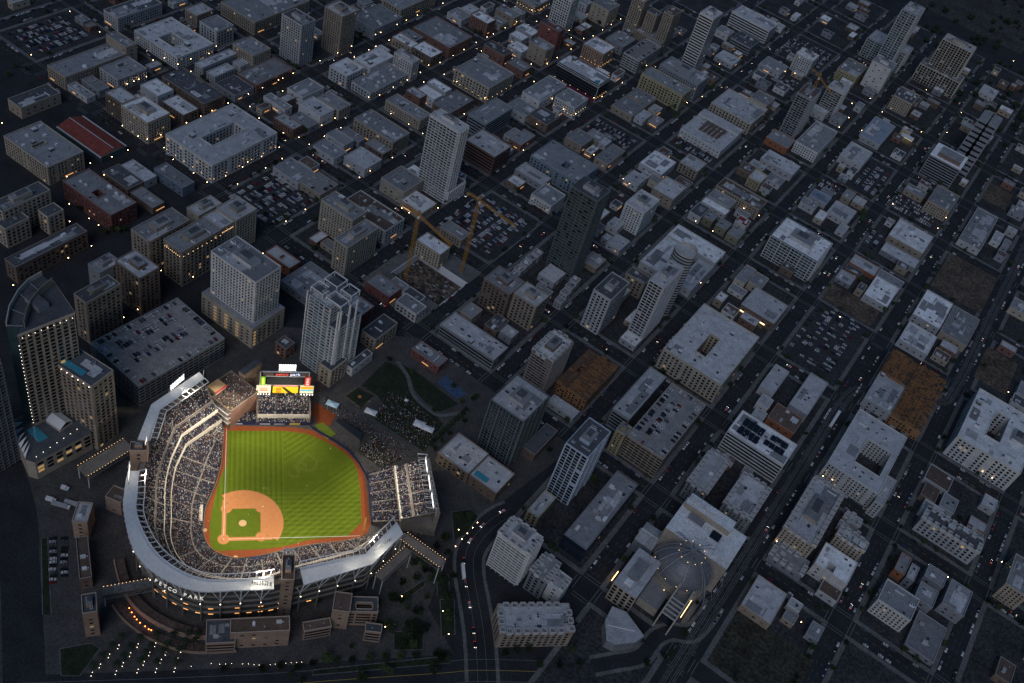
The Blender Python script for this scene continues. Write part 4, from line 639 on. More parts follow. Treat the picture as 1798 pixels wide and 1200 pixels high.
def building(ent):
    label,nm,cat,wall,style,ang,vols,o=ent
    r=vols[0][1][0]; H=vols[0][0]
    cx,cy_=(r[0]+r[2])/2,(r[1]+r[3])/2
    root=thing(nm,label,cat,(cx,cy_,.1),ang)
    rd=random.Random(label)
    ca,sa=math.cos(-ang),math.sin(-ang)
    dx,dy=CX-cx,CY-cy_; lcx,lcy=dx*ca-dy*sa,dx*sa+dy*ca      # camera in the local frame
    wm=MB(); rm=MB(); pm=MB(); fm=MB()
    wins=[]; ribs=[]; bal=[]; RMB=[]; cym=MB()
    for vi,(h,rects,holes,roof) in enumerate(vols):
        e=.07*vi
        rs=[(q[0]-cx+e,q[1]-cy_+e,q[2]-cx-e,q[3]-cy_-e) for q in rects]; hs=[(q[0]-cx,q[1]-cy_,q[2]-cx,q[3]-cy_) for q in holes]
        xs,ys,F=cells(rs,hs); ED=edges(xs,ys,F)
        W_=WM[wall]
        rr='rb' if roof=='wood' else roof
        zb=0
        if o.get('podium') and vi==0:
            p=o['podium']; q=rs[0]; wm.box(q[0]-5,q[1]-5,0,q[2]+4,q[3]+4,p,WM['cream'],top=RM['rg'])
            zb=p
            for col in range(9):
                for fl in range(5):
                    x=q[0]-3+col*(q[2]-q[0]+5)/8.6; lit=col in(2,4,6)
                    for k in range(3 if lit else 2):
                        wins.append(('S',x+k*1.25,q[1]-5,3.5+fl*3.6,.8 if lit else 1.1,1.6,'lit' if lit else 'glass'))
            for col in range(6):
                for fl in range(5): wins.append(('E',q[1]-2+col*(q[3]-q[1]+2)/5.5,q[2]+4,3.5+fl*3.6,2.6,1.7,'lit' if col==0 else 'glass'))
        par=.0 if style in 'c' else (1.1 if h>9 else .7)
        for s,a,b_,c in ED:
            if s=='S': wm.face([(a,c,zb),(b_,c,zb),(b_,c,h+par),(a,c,h+par)],W_)
            if s=='N': wm.face([(b_,c,zb),(a,c,zb),(a,c,h+par),(b_,c,h+par)],W_)
            if s=='W': wm.face([(c,b_,zb),(c,a,zb),(c,a,h+par),(c,b_,h+par)],W_)
            if s=='E': wm.face([(c,a,zb),(c,b_,zb),(c,b_,h+par),(c,a,h+par)],W_)
            t=.45
            if par:
                z0,z1=h-.3,h+par+.12
                if s=='S': pm.box(a,c-.06,z1-.35,b_,c+t,z1,TRIM[wall],bottom=True); wm.face([(b_,c+t-.1,h-.1),(a,c+t-.1,h-.1),(a,c+t-.1,z1-.3),(b_,c+t-.1,z1-.3)],W_)
                if s=='N': pm.box(a,c-t,z1-.36,b_,c+.06,z1-.01,TRIM[wall],bottom=True); wm.face([(a,c-t+.1,h-.1),(b_,c-t+.1,h-.1),(b_,c-t+.1,z1-.3),(a,c-t+.1,z1-.3)],W_)
                if s=='W': pm.box(c-.06,a+.5,z1-.37,c+t,b_-.5,z1-.02,TRIM[wall],bottom=True); wm.face([(c+t-.1,a,h-.1),(c+t-.1,b_,h-.1),(c+t-.1,b_,z1-.3),(c+t-.1,a,z1-.3)],W_)
                if s=='E': pm.box(c-t,a+.5,z1-.38,c+.06,b_-.5,z1-.03,TRIM[wall],bottom=True); wm.face([(c-t+.1,b_,h-.1),(c-t+.1,a,h-.1),(c-t+.1,a,z1-.3),(c-t+.1,b_,z1-.3)],W_)
        # roof sheets
        for (i,j),v in F.items():
            if v: rm.face([(xs[i],ys[j],h),(xs[i+1],ys[j],h),(xs[i+1],ys[j+1],h),(xs[i],ys[j+1],h)],RM.get(rr,RM['rl']))
            elif o.get('big') or 1:
                if any(q[0]<=(xs[i]+xs[i+1])/2<=q[2] and q[1]<=(ys[j]+ys[j+1])/2<=q[3] for q in hs): cym.face([(xs[i],ys[j],1),(xs[i+1],ys[j],1),(xs[i+1],ys[j+1],1),(xs[i],ys[j+1],1)],M['yard'])
        if rm.f: RMB.append(rm); rm=MB()
        # facades
        for s,a,b_,c in ED:
            if s=='N' and c>0 and not hs: continue
            if s=='N' and not any(abs(c-q[1])<.01 for q in hs): continue
            inner=any((s=='S' and abs(c-q[3])<.01) or (s=='E' and abs(c-q[0])<.01) or (s=='W' and abs(c-q[2])<.01) for q in hs)
            if s=='N': pass
            if s=='S' and lcy>c: continue
            if s=='E' and lcx<c-15: continue
            if s=='W' and lcx>c+15: continue
            L=b_-a
            if L<3: continue
            if style in STY:
                ww,wh,sp,fh=STY[style]; n=max(1,int((L-1)/sp)); off=(L-(n-1)*sp)/2
                nf=max(1,int((h-zb-.6)/fh)); f0=zb+(h-zb-nf*fh)/2
                for fl in range(nf):
                    for k in range(n):
                        if style=='s' and fl>0 and rd.random()<.45: continue
                        if style=='k':
                            wins.append((s,a+off+k*sp,c,f0+fl*fh+fh*.5,sp*.94,2.85,rd.choice(['glass','glass','glass','glass2','glass3'])))
                            continue
                        q_=rd.random(); kind='lit' if q_<(.004 if fl else .01) else 'litd' if q_<.02 else 'glass3' if q_<.15 else 'glass2' if q_<.33 else 'glass'
                        wins.append((s,a+off+k*sp,c,f0+fl*fh+fh*.52,ww,wh,kind))
                if style=='k':
                    for fl in range(nf+1): bal.append((s,a,b_,c,f0+fl*fh))
                    k=0
                    for k in range(n+1):
                        x=a+off-sp/2+k*sp
                        B_=(x-.18,x+.18)
                        if s=='S': fm.box(B_[0],c-1.3,zb,B_[1],c,h+.4,TRIM[wall])
                        elif s=='E': fm.box(c,B_[0],zb,c+1.3,B_[1],h+.4,TRIM[wall])
                        elif s=='W': fm.box(c-1.3,B_[0],zb,c,B_[1],h+.4,TRIM[wall])
            elif style in 'op':
                fh=3.7 if style=='o' else 3.3; nf=max(1,int((h-.5)/fh)); f0=(h-nf*fh)*.6
                for fl in range(nf):
                    if style=='p':
                        n=max(1,int(L/5)); 
                        for k in range(n): ribs.append((s,a+(k+.5)*L/n,c,f0+fl*fh+fh*.6,L/n-.8,1.5,'glass'))  # dark panels stand in for the shade inside the open parking decks
                    else: ribs.append((s,(a+b_)/2,c,f0+fl*fh+fh*.52,L-1.4,1.9,'glass' if fl else 'glass2'))
            elif style=='g':
                fh=3.4; nf=max(1,int(h/fh)); fr=M['dframe'] if wall in('darkglass','darkgreen') else TRIM['lgrey' if wall in('teal','lgrey') else wall]
                for fl in range(nf+1):
                    z=fl*h/nf
                    d_=.9 if (fl+int(a))%1==0 and wall in('teal','darkgreen','lgrey') else .2
                    if s=='S': fm.box(a,c-d_,z-.2,b_,c-.001,z+.2,fr,bottom=True)
                    elif s=='E': fm.box(c+.001,a,z-.2,c+d_,b_,z+.2,fr,bottom=True)
                    elif s=='W': fm.box(c-d_,a,z-.2,c-.001,b_,z+.2,fr,bottom=True)
                n=max(2,int(L/(4.2 if wall!='darkglass' else 3)))
                for k in range(n+1):
                    x=a+k*L/n; t=.22 if k%3 else .5; d_=.35 if k%3 else 1.1
                    x=min(max(x,a+t),b_-t)
                    if s=='S': fm.box(x-t,c-d_,0,x+t,c,h+.5,fr)
                    elif s=='E': fm.box(c,x-t,0,c+d_,x+t,h+.5,fr)
                    elif s=='W': fm.box(c-d_,x-t,0,c,x+t,h+.5,fr)
                # glass panes, some floors lighter
                for fl in range(nf):
                    for k in range(n):
                        if rd.random()<(.32 if wall in('teal','darkgreen','darkglass') else .96): wins.append((s,a+(k+.5)*L/n,c,(fl+.5)*h/nf,L/n-.9,h/nf-.7,'glass' if rd.random()<.8 else 'glass2'))
            elif style=='c':
                fh=3.2; nf=int(h/fh)
                for fl in range(nf):
                    n=max(2,int(L/3.4))
                    for k in range(n):
                        if rd.random()<.8: wins.append((s,a+(k+.5)*L/n,c,fl*fh+1.7,1.9,1.8,'glass'))
        # rooftop details
        area=sum((xs[i+1]-xs[i])*(ys[j+1]-ys[j]) for (i,j),v in F.items() if v)
        fc=[(i,j) for (i,j),v in F.items() if v and xs[i+1]-xs[i]>6 and ys[j+1]-ys[j]>6]
        if style=='c':
            i=0
            for (i,j),v in F.items():
                if not v: continue
                x=xs[i]+.3
                while x<xs[i+1]-.2:
                    fm.box(x-.1,ys[j]+.2,h,x+.1,ys[j+1]-.2,h+1.6+rd.random()*1.1,WM['wood']); x+=rd.choice((1.8,2.6,3.4))
                y=ys[j]+.3
                while y<ys[j+1]-.2:
                    xa=xs[i]+.2+rd.random()*3
                    while xa<xs[i+1]-5:
                        L=rd.uniform(4,13); fm.box(xa,y-.1,h,min(xa+L,xs[i+1]-.2),y+.1,h+1.5+rd.random()*1.2,WM['wood']); xa+=L+rd.uniform(1,5)
                    y+=rd.choice((1.9,2.6,3.6))
        elif fc and 'deck' not in roof and vi==0 or (fc and vi>0):
            taken=[]
            nU=min(34,max(3,int(area/55)))
            if style=='s' : nU=max(2,int(nU*.75))
            for k in range(nU):
                i,j=rd.choice(fc); mx=2.6
                kind=rd.choices(['air_conditioner','roof_vent','skylight','duct','stair_hut'],[5,5,3,1.2,.5 if h>10 else 0])[0]
                if kind=='duct' and (xs[i+1]-xs[i]<13 or ys[j+1]-ys[j]<13): kind='roof_vent'
                mg=5.5 if kind=='duct' else 3
                x=rd.uniform(xs[i]+mg,xs[i+1]-mg) if xs[i+1]-xs[i]>2*mg else (xs[i]+xs[i+1])/2
                y=rd.uniform(ys[j]+mg,ys[j+1]-mg) if ys[j+1]-ys[j]>2*mg else (ys[j]+ys[j+1])/2
                if any((x-p)**2+(y-q)**2<30 for p,q in taken): continue
                taken.append((x,y))
                s_=rd.uniform(.8,1.4) if kind!='duct' else 1.
                o_=inst(kind,RU[kind],root,(x,y,h+.01),rd.choice((0,PI/2)),(s_,s_,s_))
                if kind=='air_conditioner' and o.get('big'): inst('fan',FANM,o_,(-.7,0,1.5)); inst('fan',FANM,o_,(.7,0,1.5))
            if h>24 and vi==0 and not o.get('pool') and style!='m':
                i,j=max(fc,key=lambda q:(xs[q[0]+1]-xs[q[0]])*(ys[q[1]+1]-ys[q[1]]))
                w_,d_=(xs[i+1]-xs[i]),(ys[j+1]-ys[j]); mx,my=(xs[i]+xs[i+1])/2,(ys[j]+ys[j+1])/2
                ph=MB(); a_,b2=w_*.22,d_*.2
                ph.box(mx-a_,my-b2,h,mx+a_,my+b2,h+4,WM[wall if wall not in('teal','darkglass','darkgreen') else 'lgrey'],top=RM['rg'])
                ph.box(mx-a_*.5,my-b2*.5,h+4,mx+a_*.4,my+b2*.6,h+6,WM['grey'],top=RM['rd']); ph.build('penthouse',root)
            # low roof kerbs and patches of newer roofing
            for k in range(min(9,int(area/260)+1)):
                i,j=rd.choice(fc); w_,d_=xs[i+1]-xs[i],ys[j+1]-ys[j]
                if w_<9 or d_<9: continue
                pw,pd=rd.uniform(.2,.5)*w_,rd.uniform(.2,.5)*d_; x=rd.uniform(xs[i]+1,xs[i+1]-1-pw); y=rd.uniform(ys[j]+1,ys[j+1]-1-pd)
                RMB[-1].face([(x,y,h+.02+.006*k),(x+pw,y,h+.02+.006*k),(x+pw,y+pd,h+.02+.006*k),(x,y+pd,h+.02+.006*k)],RM[rd.choice(['rg','rl',rr,rr]) if rr in RM else 'rg'])
    if o.get('solar'):
        q=rs[0]; H0=vols[0][0]
        for (u0,v0,u1,v1) in((.12,.12,.5,.42),(.12,.5,.5,.8),(.55,.3,.9,.5),(.6,.6,.9,.8)):
            sp_=MB(); x0,x1=q[0]+u0*(q[2]-q[0]),q[0]+u1*(q[2]-q[0]); y0,y1=q[1]+v0*(q[3]-q[1]),q[1]+v1*(q[3]-q[1])
            x=x0
            while x<x1-1: sp_.face([(x,y0,H0+.9),(min(x+5,x1)-.3,y0,H0+.9),(min(x+5,x1)-.3,y1,H0+1.6),(x,y1,H0+1.6)],M['glass']); x+=5
            sp_.build('solar_panel',root)
    if style=='m':
        q=rs[0]; w_,d_=q[2]-q[0],q[3]-q[1]; g=MB(); H0=vols[0][0]
        for k in range(5):
            x=q[0]+w_*(.27+.1*k); g.box(x,q[1]+d_*.3,H0,x+w_*.07,q[1]+d_*.72,H0+1.3,RM['rb'],top=RM['rb'])
        g.build('skylight_roof',root)
        g=MB(); g.box(q[0],q[3]-d_*.24,H0+.01,q[2],q[3],H0+3,WM['white'],top=RM['rl']); g.build('clerestory',root)
    if style in 'sab' and cx<120 and cy_>-330 and rd.random()<.5 and not o.get('big'):
        q=(vols[0][1][0][0]-cx,vols[0][1][0][1]-cy_,vols[0][1][0][2]-cx,vols[0][1][0][3]-cy_); g=MB(); sd_=rd.random()<.5; u=rd.uniform(.05,.5); L=rd.uniform(4,10)
        if sd_: x=q[0]+u*(q[2]-q[0]); g.box(x,q[1]-.25,2.2,min(x+L,q[2]-.5),q[1]-.12,3,M['shopl'],bottom=True)
        else: y=q[1]+u*(q[3]-q[1]); g.box(q[2]+.12,y,2.2,q[2]+.25,min(y+L,q[3]-.5),3,M['shopl'],bottom=True)
        g.build('shop_light',root)
    if 'oval' in o:
        g=MB(); ox,oy=o['oval'][0]-cx,o['oval'][1]-cy_; P_=[(ox+11*math.cos(t*PI/12),oy+7.5*math.sin(t*PI/12)) for t in range(24)]
        g.prism(P_,0,H+6,WM['lgrey'],top=RM['rl'])
        for k in range(24):
            p,q=P_[k],P_[(k+1)%24]; hh=6+5*max(0,math.cos((k-4)*PI/12)); 
            g.face([(p[0],p[1],H+6),(q[0],q[1],H+6),(q[0],q[1],H+hh+1),(p[0],p[1],H+hh+1)],WM['lgrey'])
        for fl in range(22):
            z=3+fl*3.4; g.prism([(x*1.0+ (x-ox)*.012,y+(y-oy)*.012) for x,y in P_],z,z+1.4,M['glass'],cap=False)
        g.build('oval_shaft',root)
    if any(t in label for t in('saw edged','terraces left','bay window','ornate parapet','stepped stripes','modern low rise','balcony facade','fin wall')):
        q=rs[0]; n=0
        for s_ in(0,1):
            y=q[1]+2.5
            while y<q[3]-3: inst('roof_bay',RBAY,root,(q[0]+1.2 if s_==0 else q[2]-1.2,y,vols[0][0])); y+=6.2
            x=q[0]+6
            while x<q[2]-6: inst('roof_bay',RBAY,root,(x,q[1]+1.4 if s_==0 else q[3]-1.4,vols[0][0]),PI/2); x+=6.2
    if o.get('lit'):
        q=rs[0]; g=MB(); g.box(q[0]+2,q[1]-.4,2.2,q[2]-8,q[1]-.05,3.4,M['litw']); g.build('lit_sign',root)
    if o.get('pool'):
        q=rs[0]; g=MB(); g.box(q[0]+2,q[1]+3,H+.05,q[2]-12,q[1]+8,H+.5,M['pave'],top=M['water']); g.build('pool',root)
        e_=MB()
        for k in range(7 if H>30 else 0): e_.ball((q[0]+2+k*(q[2]-q[0]-4)/6,q[1]-.5,H-.6),.28,M['lampw'])
        if e_.f: e_.build('eave_lamp',root)
    if 'boxy open crown' in label:
        q=rs[0]; w_,d_=q[2]-q[0],q[3]-q[1]
        for (u0,v0,u1,v1,hh) in((.05,.05,.42,.4,5),(.5,.1,.95,.45,3.5),(.1,.52,.5,.95,6.5),(.58,.6,.9,.95,4.5)):
            g=MB(); x0,y0,x1,y1=q[0]+w_*u0,q[1]+d_*v0,q[0]+w_*u1,q[1]+d_*v1
            for X_,Y_ in((x0,y0),(x1,y0),(x1,y1),(x0,y1)): g.box(X_-.3,Y_-.3,H,X_+.3,Y_+.3,H+hh,M['tent'])
            g.box(x0-.35,y0-.35,H+hh,x1+.35,y0+.35,H+hh+.7,M['tent'],bottom=True); g.box(x0-.35,y1-.35,H+hh,x1+.35,y1+.35,H+hh+.7,M['tent'],bottom=True); g.box(x0-.34,y0+.36,H+hh,x0+.36,y1-.36,H+hh+.69,M['tent'],bottom=True); g.box(x1-.36,y0+.36,H+hh,x1+.34,y1-.36,H+hh+.69,M['tent'],bottom=True)
            g.box(x0+1,y0+1,H,x1-1,y1-1,H+hh*.55,WM['lgrey'],top=RM['rd']); g.build('crown_frame',root)
        g=MB()
        for u in(.0,.3,.62,.97): x=q[0]+w_*u; g.box(x,q[1]-1.2,0,x+1,q[1]-.02,H+1.5,M['tent'])
        for v in(.03,.4,.7): y=q[1]+d_*v; g.box(q[2]+.02,y,0,q[2]+1.2,y+1.4,H+1.5,M['tent'])
        g.build('white_fin',root)
    if 'uplights' in label or 'uplit' in label:
        q=rs[0]; n=0
        for k in range(9):
            e_=MB(); e_.ball((0,0,0),.25,M['lampd']); me=e_.mesh('uplight') if n==0 else me; n+=1
            inst('uplight',me,root,(q[0]+2+k*(q[2]-q[0]-4)/8,q[1]-.4,H-5)); inst('uplight',me,root,(q[2]+.4,q[1]+2+k*(q[3]-q[1]-4)/8,H-5))
    if 'floodlit' in label or 'lamps along' in label:
        e_=MB(); e_.ball((0,0,0),.28,M['lampd']); me=e_.mesh('wall_lamp'); q=rs[0]
        for k in range(6): inst('wall_lamp',me,root,(q[0]+2+k*(q[2]-q[0]-4)/5,q[1]-.6,5)); inst('wall_lamp',me,root,(q[2]+.6,q[1]+2+k*(q[3]-q[1]-4)/5,5))
    if 'magenta base' in label:
        q=rs[0]; g=MB(); g.box(q[0]-.15,q[1]-.15,0,q[2]+.15,q[3],4,mat('magenta_tile',(.16,.02,.06),.6,.1,.5)); g.build('base_band',root)
        g=MB(); g.box(q[0]-.2,q[1]-.2,H-3.5,q[2]+.2,q[3]+.1,H-2.9,M['tent'],bottom=True); g.box(q[0]-.2,q[1]-.2,H-1,q[2]+.2,q[3]+.1,H-.5,M['tent'],bottom=True)
        g.box(q[2]-.1,q[1]-.35,0,q[2]+.35,q[1]+.1,H+1,M['tent']); g.build('white_edge_band',root)
        g=MB(); g.box(q[2]-9,q[1]+2,H,q[2]-3,q[1]+8,H+.5,M['pave'],top=M['water']); g.build('pool',root)
    if wm.f: wm.build('wall',root)
    for q_ in RMB: q_.build('roof',root)
    if cym.f: cym.build('courtyard',root)
    if pm.f: pm.build('parapet',root)
    if fm.f: fm.build('facade_frame',root)
    # balconies, one slab per floor and side
    bal.sort(key=lambda t:-t[4])
    for n_,(s,a,b_,c,z) in enumerate(bal[:100]):
        d_=1.2; L=b_-a
        if s=='S': inst('balcony',BALM(wall),root,((a+b_)/2,c-d_/2,z),0,(L,d_,.22))
        elif s=='E': inst('balcony',BALM(wall),root,(c+d_/2,(a+b_)/2,z),0,(d_,L,.22))
        elif s=='W': inst('balcony',BALM(wall),root,(c-d_/2,(a+b_)/2,z),0,(d_,L,.22))
    # windows
    allw=wins+ribs
    def key(t):
        s,u,c,z=t[:4]; p=(u,c) if s in 'SN' else (c,u)
        return (p[0]-lcx)**2+(p[1]-lcy)**2+(z-CZ)**2
    allw.sort(key=key)
    for s,u,c,z,ww,wh,kd in allw[:100]:
        if s=='S': inst('window',WIN[kd],root,(u,c-.03,z),0,(ww,.1,wh))
        elif s=='N': inst('window',WIN[kd],root,(u,c+.03,z),0,(ww,.1,wh))
        elif s=='E': inst('window',WIN[kd],root,(c+.03,u,z),0,(.1,ww,wh))
        else: inst('window',WIN[kd],root,(c-.03,u,z),0,(.1,ww,wh))
        NWIN[0]+=1
    if len(allw)>100:
        g=MB()
        for s,u,c,z,ww,wh,kd in allw[100:]:
            a,b_=ww/2,wh/2; m_=M[kd]
            if s=='S': g.box(u-a,c-.08,z-b_,u+a,c+.02,z+b_,m_)
            elif s=='N': g.box(u-a,c-.02,z-b_,u+a,c+.08,z+b_,m_)
            elif s=='E': g.box(c-.02,u-a,z-b_,c+.08,u+a,z+b_,m_)
            else: g.box(c-.08,u-a,z-b_,c+.02,u+a,z+b_,m_)
        g.build('window',root,'stuff')
    return root
_bm={}
def BALM(w_):
    if w_ not in _bm: _bm[w_]=shared(UB(TRIM[w_]),'balcony')
    return _bm[w_]
for ent in BLD: building(ent)
# low infill buildings in the gaps of the blocks
OCC=[]
for e in BLD:
    for v_ in e[6]:
        for q in v_[1]:
            m_=0 if not e[5] else .25*max(q[2]-q[0],q[3]-q[1]); OCC.append((q[0]-m_,q[1]-m_,q[2]+m_,q[3]+m_))
OCC+=[q for _,q in LOTS]+DIRT+[(PIT[0]-3,PIT[1]-3,PIT[2]+3,PIT[3]+3),LIB['nbar'],(345,-420,425,-300),HALL,PYR['a'],PYR['b'],CANOPY,(150,-165,240,-85)]
IR=random.Random(21); IN=[]
RN=dict(rl='pale',rg='grey',rd='dark',rb='brown',rw='white')
for i,j,x0,y0,x1,y1 in BLK:
    got=0
    if i<0 and j<-2 or (j==-3 and i<5) or i>7: continue
    for k in range(90):
        w_,d_=IR.uniform(8,19),IR.uniform(9,22); x,y=IR.uniform(x0+3.5,x1-3.5-w_),IR.uniform(y0+3.5,y1-3.5-d_)
        if y1-y0-7<d_: continue
        if any(q[0]-1.2<x+w_ and x<q[2]+1.2 and q[1]-1.2<y+d_ and y<q[3]+1.2 for q in OCC): continue
        OCC.append((x,y,x+w_,y+d_)); wl,rf=IR.choice(['lgrey','tan','white','brown','grey','brick','cream']),IR.choices(list(RN),[4,4,2,2,2])[0]
        IN.append((x,y,w_,d_,IR.uniform(4.5,8.5),wl,rf)); got+=1
        if got>=4: break


# ------------------------------------------------------------------ names of neighbours
BC=[]
for e in BLD:
    r=e[6][0][1][0]; w_=e[0].replace('-',' ').replace(',','').split()[:8]
    while w_[-1] in('the','of','with','and','a','in','at','on','behind','beside','below','to','its','right','left','above','next','between','from','standing','under','front','by','for','along','cut','running','touching','one','two','three','big','small','top','blank','pale','long','white','bright','dark','grey','square','rear','tall','round','low','its','facing','red','brown','cream','lower','olive','lit','yellow') : w_.pop()
    BC.append((r,' '.join(w_).rstrip(',')))
def vis0(): pass
def near(x,y):
    def d(r): return max(r[0]-x,0,x-r[2])**2+max(r[1]-y,0,y-r[3])**2
    return min(BC,key=lambda t:d(t[0]))[1]
def inside(x,y,m=.5): return any(r[0]-m<x<r[2]+m and r[1]-m<y<r[3]+m for r,_ in BC)
def inpoly(x,y,P_):
    c=False
    for i in range(len(P_)):
        a,b=P_[i],P_[i-1]
        if (a[1]>y)!=(b[1]>y) and x<(b[0]-a[0])*(y-a[1])/(b[1]-a[1])+a[0]: c=not c
    return c
def vis(x,y,z=0,mar=15):
    d=Vector((x-CX,y-CY,z-CZ)); q=[d.dot(Vector(k)) for k in CAM[1]]
    f=1024*CAM[2]/36
    X=512+f*q[0]/q[2]; Y=341.5-f*q[1]/q[2]
    return -mar<X<1024+mar and -mar<Y<683+mar
INB=[]
for x,y,w_,d_,h_,wl,rf in IN:
    if not vis(x,y,0,0): continue
    l='low %s roofed %s infill building near the '%(RN[rf],{'lgrey':'pale','grey':'grey'}.get(wl,wl))+near(x+w_/2,y+d_/2)
    rt=building((l,'infill_building','building',wl,'s',0.,[[round(h_,1),[(x,y,x+w_,y+d_)],[],rf]],{})); rt['group']=l; INB.append((x,y,x+w_,y+d_))
print('infill',len(INB))
def inside(x,y,m=.5): return any(r[0]-m<x<r[2]+m and r[1]-m<y<r[3]+m for r,_ in BC) or any(r[0]-m<x<r[2]+m and r[1]-m<y<r[3]+m for r in INB)
# ------------------------------------------------------------------ ballpark
FZ=0.
def fobj(o): o.location=(HOME[0],HOME[1],0); o.rotation_euler=(0,0,FANG); return o
cF,sF=math.cos(FANG),math.sin(FANG)
def fw(u,v): return (HOME[0]+u*cF-v*sF,HOME[1]+u*sF+v*cF)
def wf(x,y): x-=HOME[0];y-=HOME[1]; return (x*cF+y*sF,-x*sF+y*cF)
WALL=[(-2,102),(-3,87),(-3,67),(-5,59),(-7,47),(-13,25),(-14,13),(-13,1),(-9,-7),(-3,-12),(7,-16),(19,-16),(30,-14),(42,-11),(61,-7),(83,-5),(95,-3),(98,-1),(103,3),(106,11),(105,19),(105,37),(104,56),(100,66),(93,77),(84,85),(75,92),(66,99),(50,102),(0,103)]
g=MB(); g.prism([(u,v) for u,v in WALL],.05,.14,M['track']); fobj(struct(g.build('warning_track')))
# grass with mown stripes
gm=bpy.data.materials.new('mown_grass'); gm.use_nodes=True; nt=gm.node_tree; N=nt.nodes; Lk=nt.links; bs=N['Principled BSDF']; bs.inputs['Roughness'].default_value=.95; bs.inputs['Specular IOR Level'].default_value=.1
tc=N.new('ShaderNodeTexCoord'); sx=N.new('ShaderNodeSeparateXYZ'); Lk.new(tc.outputs['Object'],sx.inputs[0])
def mth(op,a,b=None,c=None):
    n=N.new('ShaderNodeMath'); n.operation=op
    for i,x in enumerate((a,b,c)):
        if x is None: continue
        if isinstance(x,(int,float)): n.inputs[i].default_value=x
        else: Lk.new(x,n.inputs[i])
    return n.outputs[0]
U,V=sx.outputs[0],sx.outputs[1]
wv=lambda x,p:mth('SINE',mth('MULTIPLY',x,2*PI/p))
dg=mth('SUBTRACT',mth('MULTIPLY',U,.72),mth('MULTIPLY',V,.9)) 
sv,sh,sdg=wv(U,3.8),wv(V,3.8),wv(dg,5.)
isL=mth('MULTIPLY',mth('LESS_THAN',U,43),mth('GREATER_THAN',V,27)); isR=mth('MULTIPLY',mth('LESS_THAN',V,40),mth('GREATER_THAN',U,27))
isD=mth('MULTIPLY',mth('GREATER_THAN',mth('ABSOLUTE',mth('ADD',dg,10)),17),mth('MULTIPLY',mth('GREATER_THAN',U,43),1))
fine=mth('MULTIPLY',mth('ADD',wv(U,1.9),wv(V,1.9)),.3)
st=mth('ADD',mth('ADD',mth('MULTIPLY',isL,sv),mth('MULTIPLY',isR,mth('MULTIPLY',sh,.8))),mth('ADD',mth('MULTIPLY',isD,sdg),fine))
ns=N.new('ShaderNodeTexNoise'); ns.inputs['Scale'].default_value=.22; ns.inputs['Detail'].default_value=6; Lk.new(tc.outputs['Object'],ns.inputs['Vector'])
fac=mth('ADD',mth('ADD',1,mth('MULTIPLY',st,.13)),mth('MULTIPLY',mth('SUBTRACT',ns.outputs['Fac'],.5),.35))
vm=N.new('ShaderNodeVectorMath'); vm.operation='SCALE'; vm.inputs[0].default_value=GRASSC; Lk.new(fac,vm.inputs['Scale']); Lk.new(vm.outputs[0],bs.inputs['Base Color'])
GR=[(1,98),(44,98),(62,95),(75,88),(88,78),(95,70),(99,60),(100,41),(99,12),(88,0),(61,-2),(43,-7),(27,-9),(-3,-9.5),(-7,-8),(-9,-3),(-10,10),(-9,23),(-6,42),(-4,52),(1,66)]
g=MB(); g.prism(GR,.1,.2,gm); fobj(struct(g.build('playing_field')))
def arc(c,r,a0,a1,n): return [(c[0]+r*math.cos(math.radians(a0+(a1-a0)*i/n)),c[1]+r*math.sin(math.radians(a0+(a1-a0)*i/n))) for i in range(n+1)]
mc=(13.04,13.04); clay=[(-1.6,34.5)]+[p for p in arc(mc,28.95,124.5,-34.5,40) if p[0]>-1.6 and p[1]>-1.6]+[(38.5,-1.4),(27.4,-1.4),(27.4,27.4),(-1.6,27.4)]
# infield clay: outer skin ring as quads between square and arc
g=MB()
oa=arc(mc,28.95,122,-32,36); ia=[]
for p in oa:
    dx,dy=p[0]-mc[0],p[1]-mc[1]; t=12.6/max(abs(dx),abs(dy)); ia.append((mc[0]+dx*t,mc[1]+dy*t))
for k in range(36): g.face([(*oa[k+1],.206),(*oa[k],.206),(*ia[k],.206),(*ia[k+1],.206)],M['clay'])
for q in((-1.5,0,1.5,34),(0,-1.5,34,1.5)): g.box(q[0],q[1],.2,q[2],q[3],.207+(.001 if q[0] else 0),M['clay'])
for c in((26,1.4),(1.4,26),(26,26)): g.prism(arc(c,4.,0,350,18),.2,.212,M['clay'])
g.prism(arc((0,0),4.2,0,345,24),.2,.216,M['clay']); fobj(struct(g.build('infield_clay')))
g=MB(); g.prism(arc(mc,2.75,0,345,24),.2,.45,M['mound'])
for c in((-13,8),(8.5,-15)): g.prism(arc(c,1.5,0,345,16),.2,.222,M['mound'])
fobj(struct(g.build('pitching_mound')))
g=MB()
for q in((-.1,3,.1,101),(3,-.1,97,.1)): g.box(q[0],q[1],.2,q[2],q[3],.222,M['chalk'])
for b_ in((27.2,.1),(.1,27.2),(27.2,27.2)): g.box(b_[0]-.35,b_[1]-.35,.2,b_[0]+.35,b_[1]+.35,.3,M['chalk'])
for s in(-1,1):
    g.prism([(s*1.3-.06-.5,s*-1.3-.5),(s*1.3-.5,s*-1.3-.5),(s*1.3+.5,s*-1.3+.5),(s*1.3+.44,s*-1.3+.5)],.2,.224,M['chalk'])
g.box(-.3,-.3,.2,.3,.3,.23,M['chalk']); fobj(struct(g.build('field_markings')))
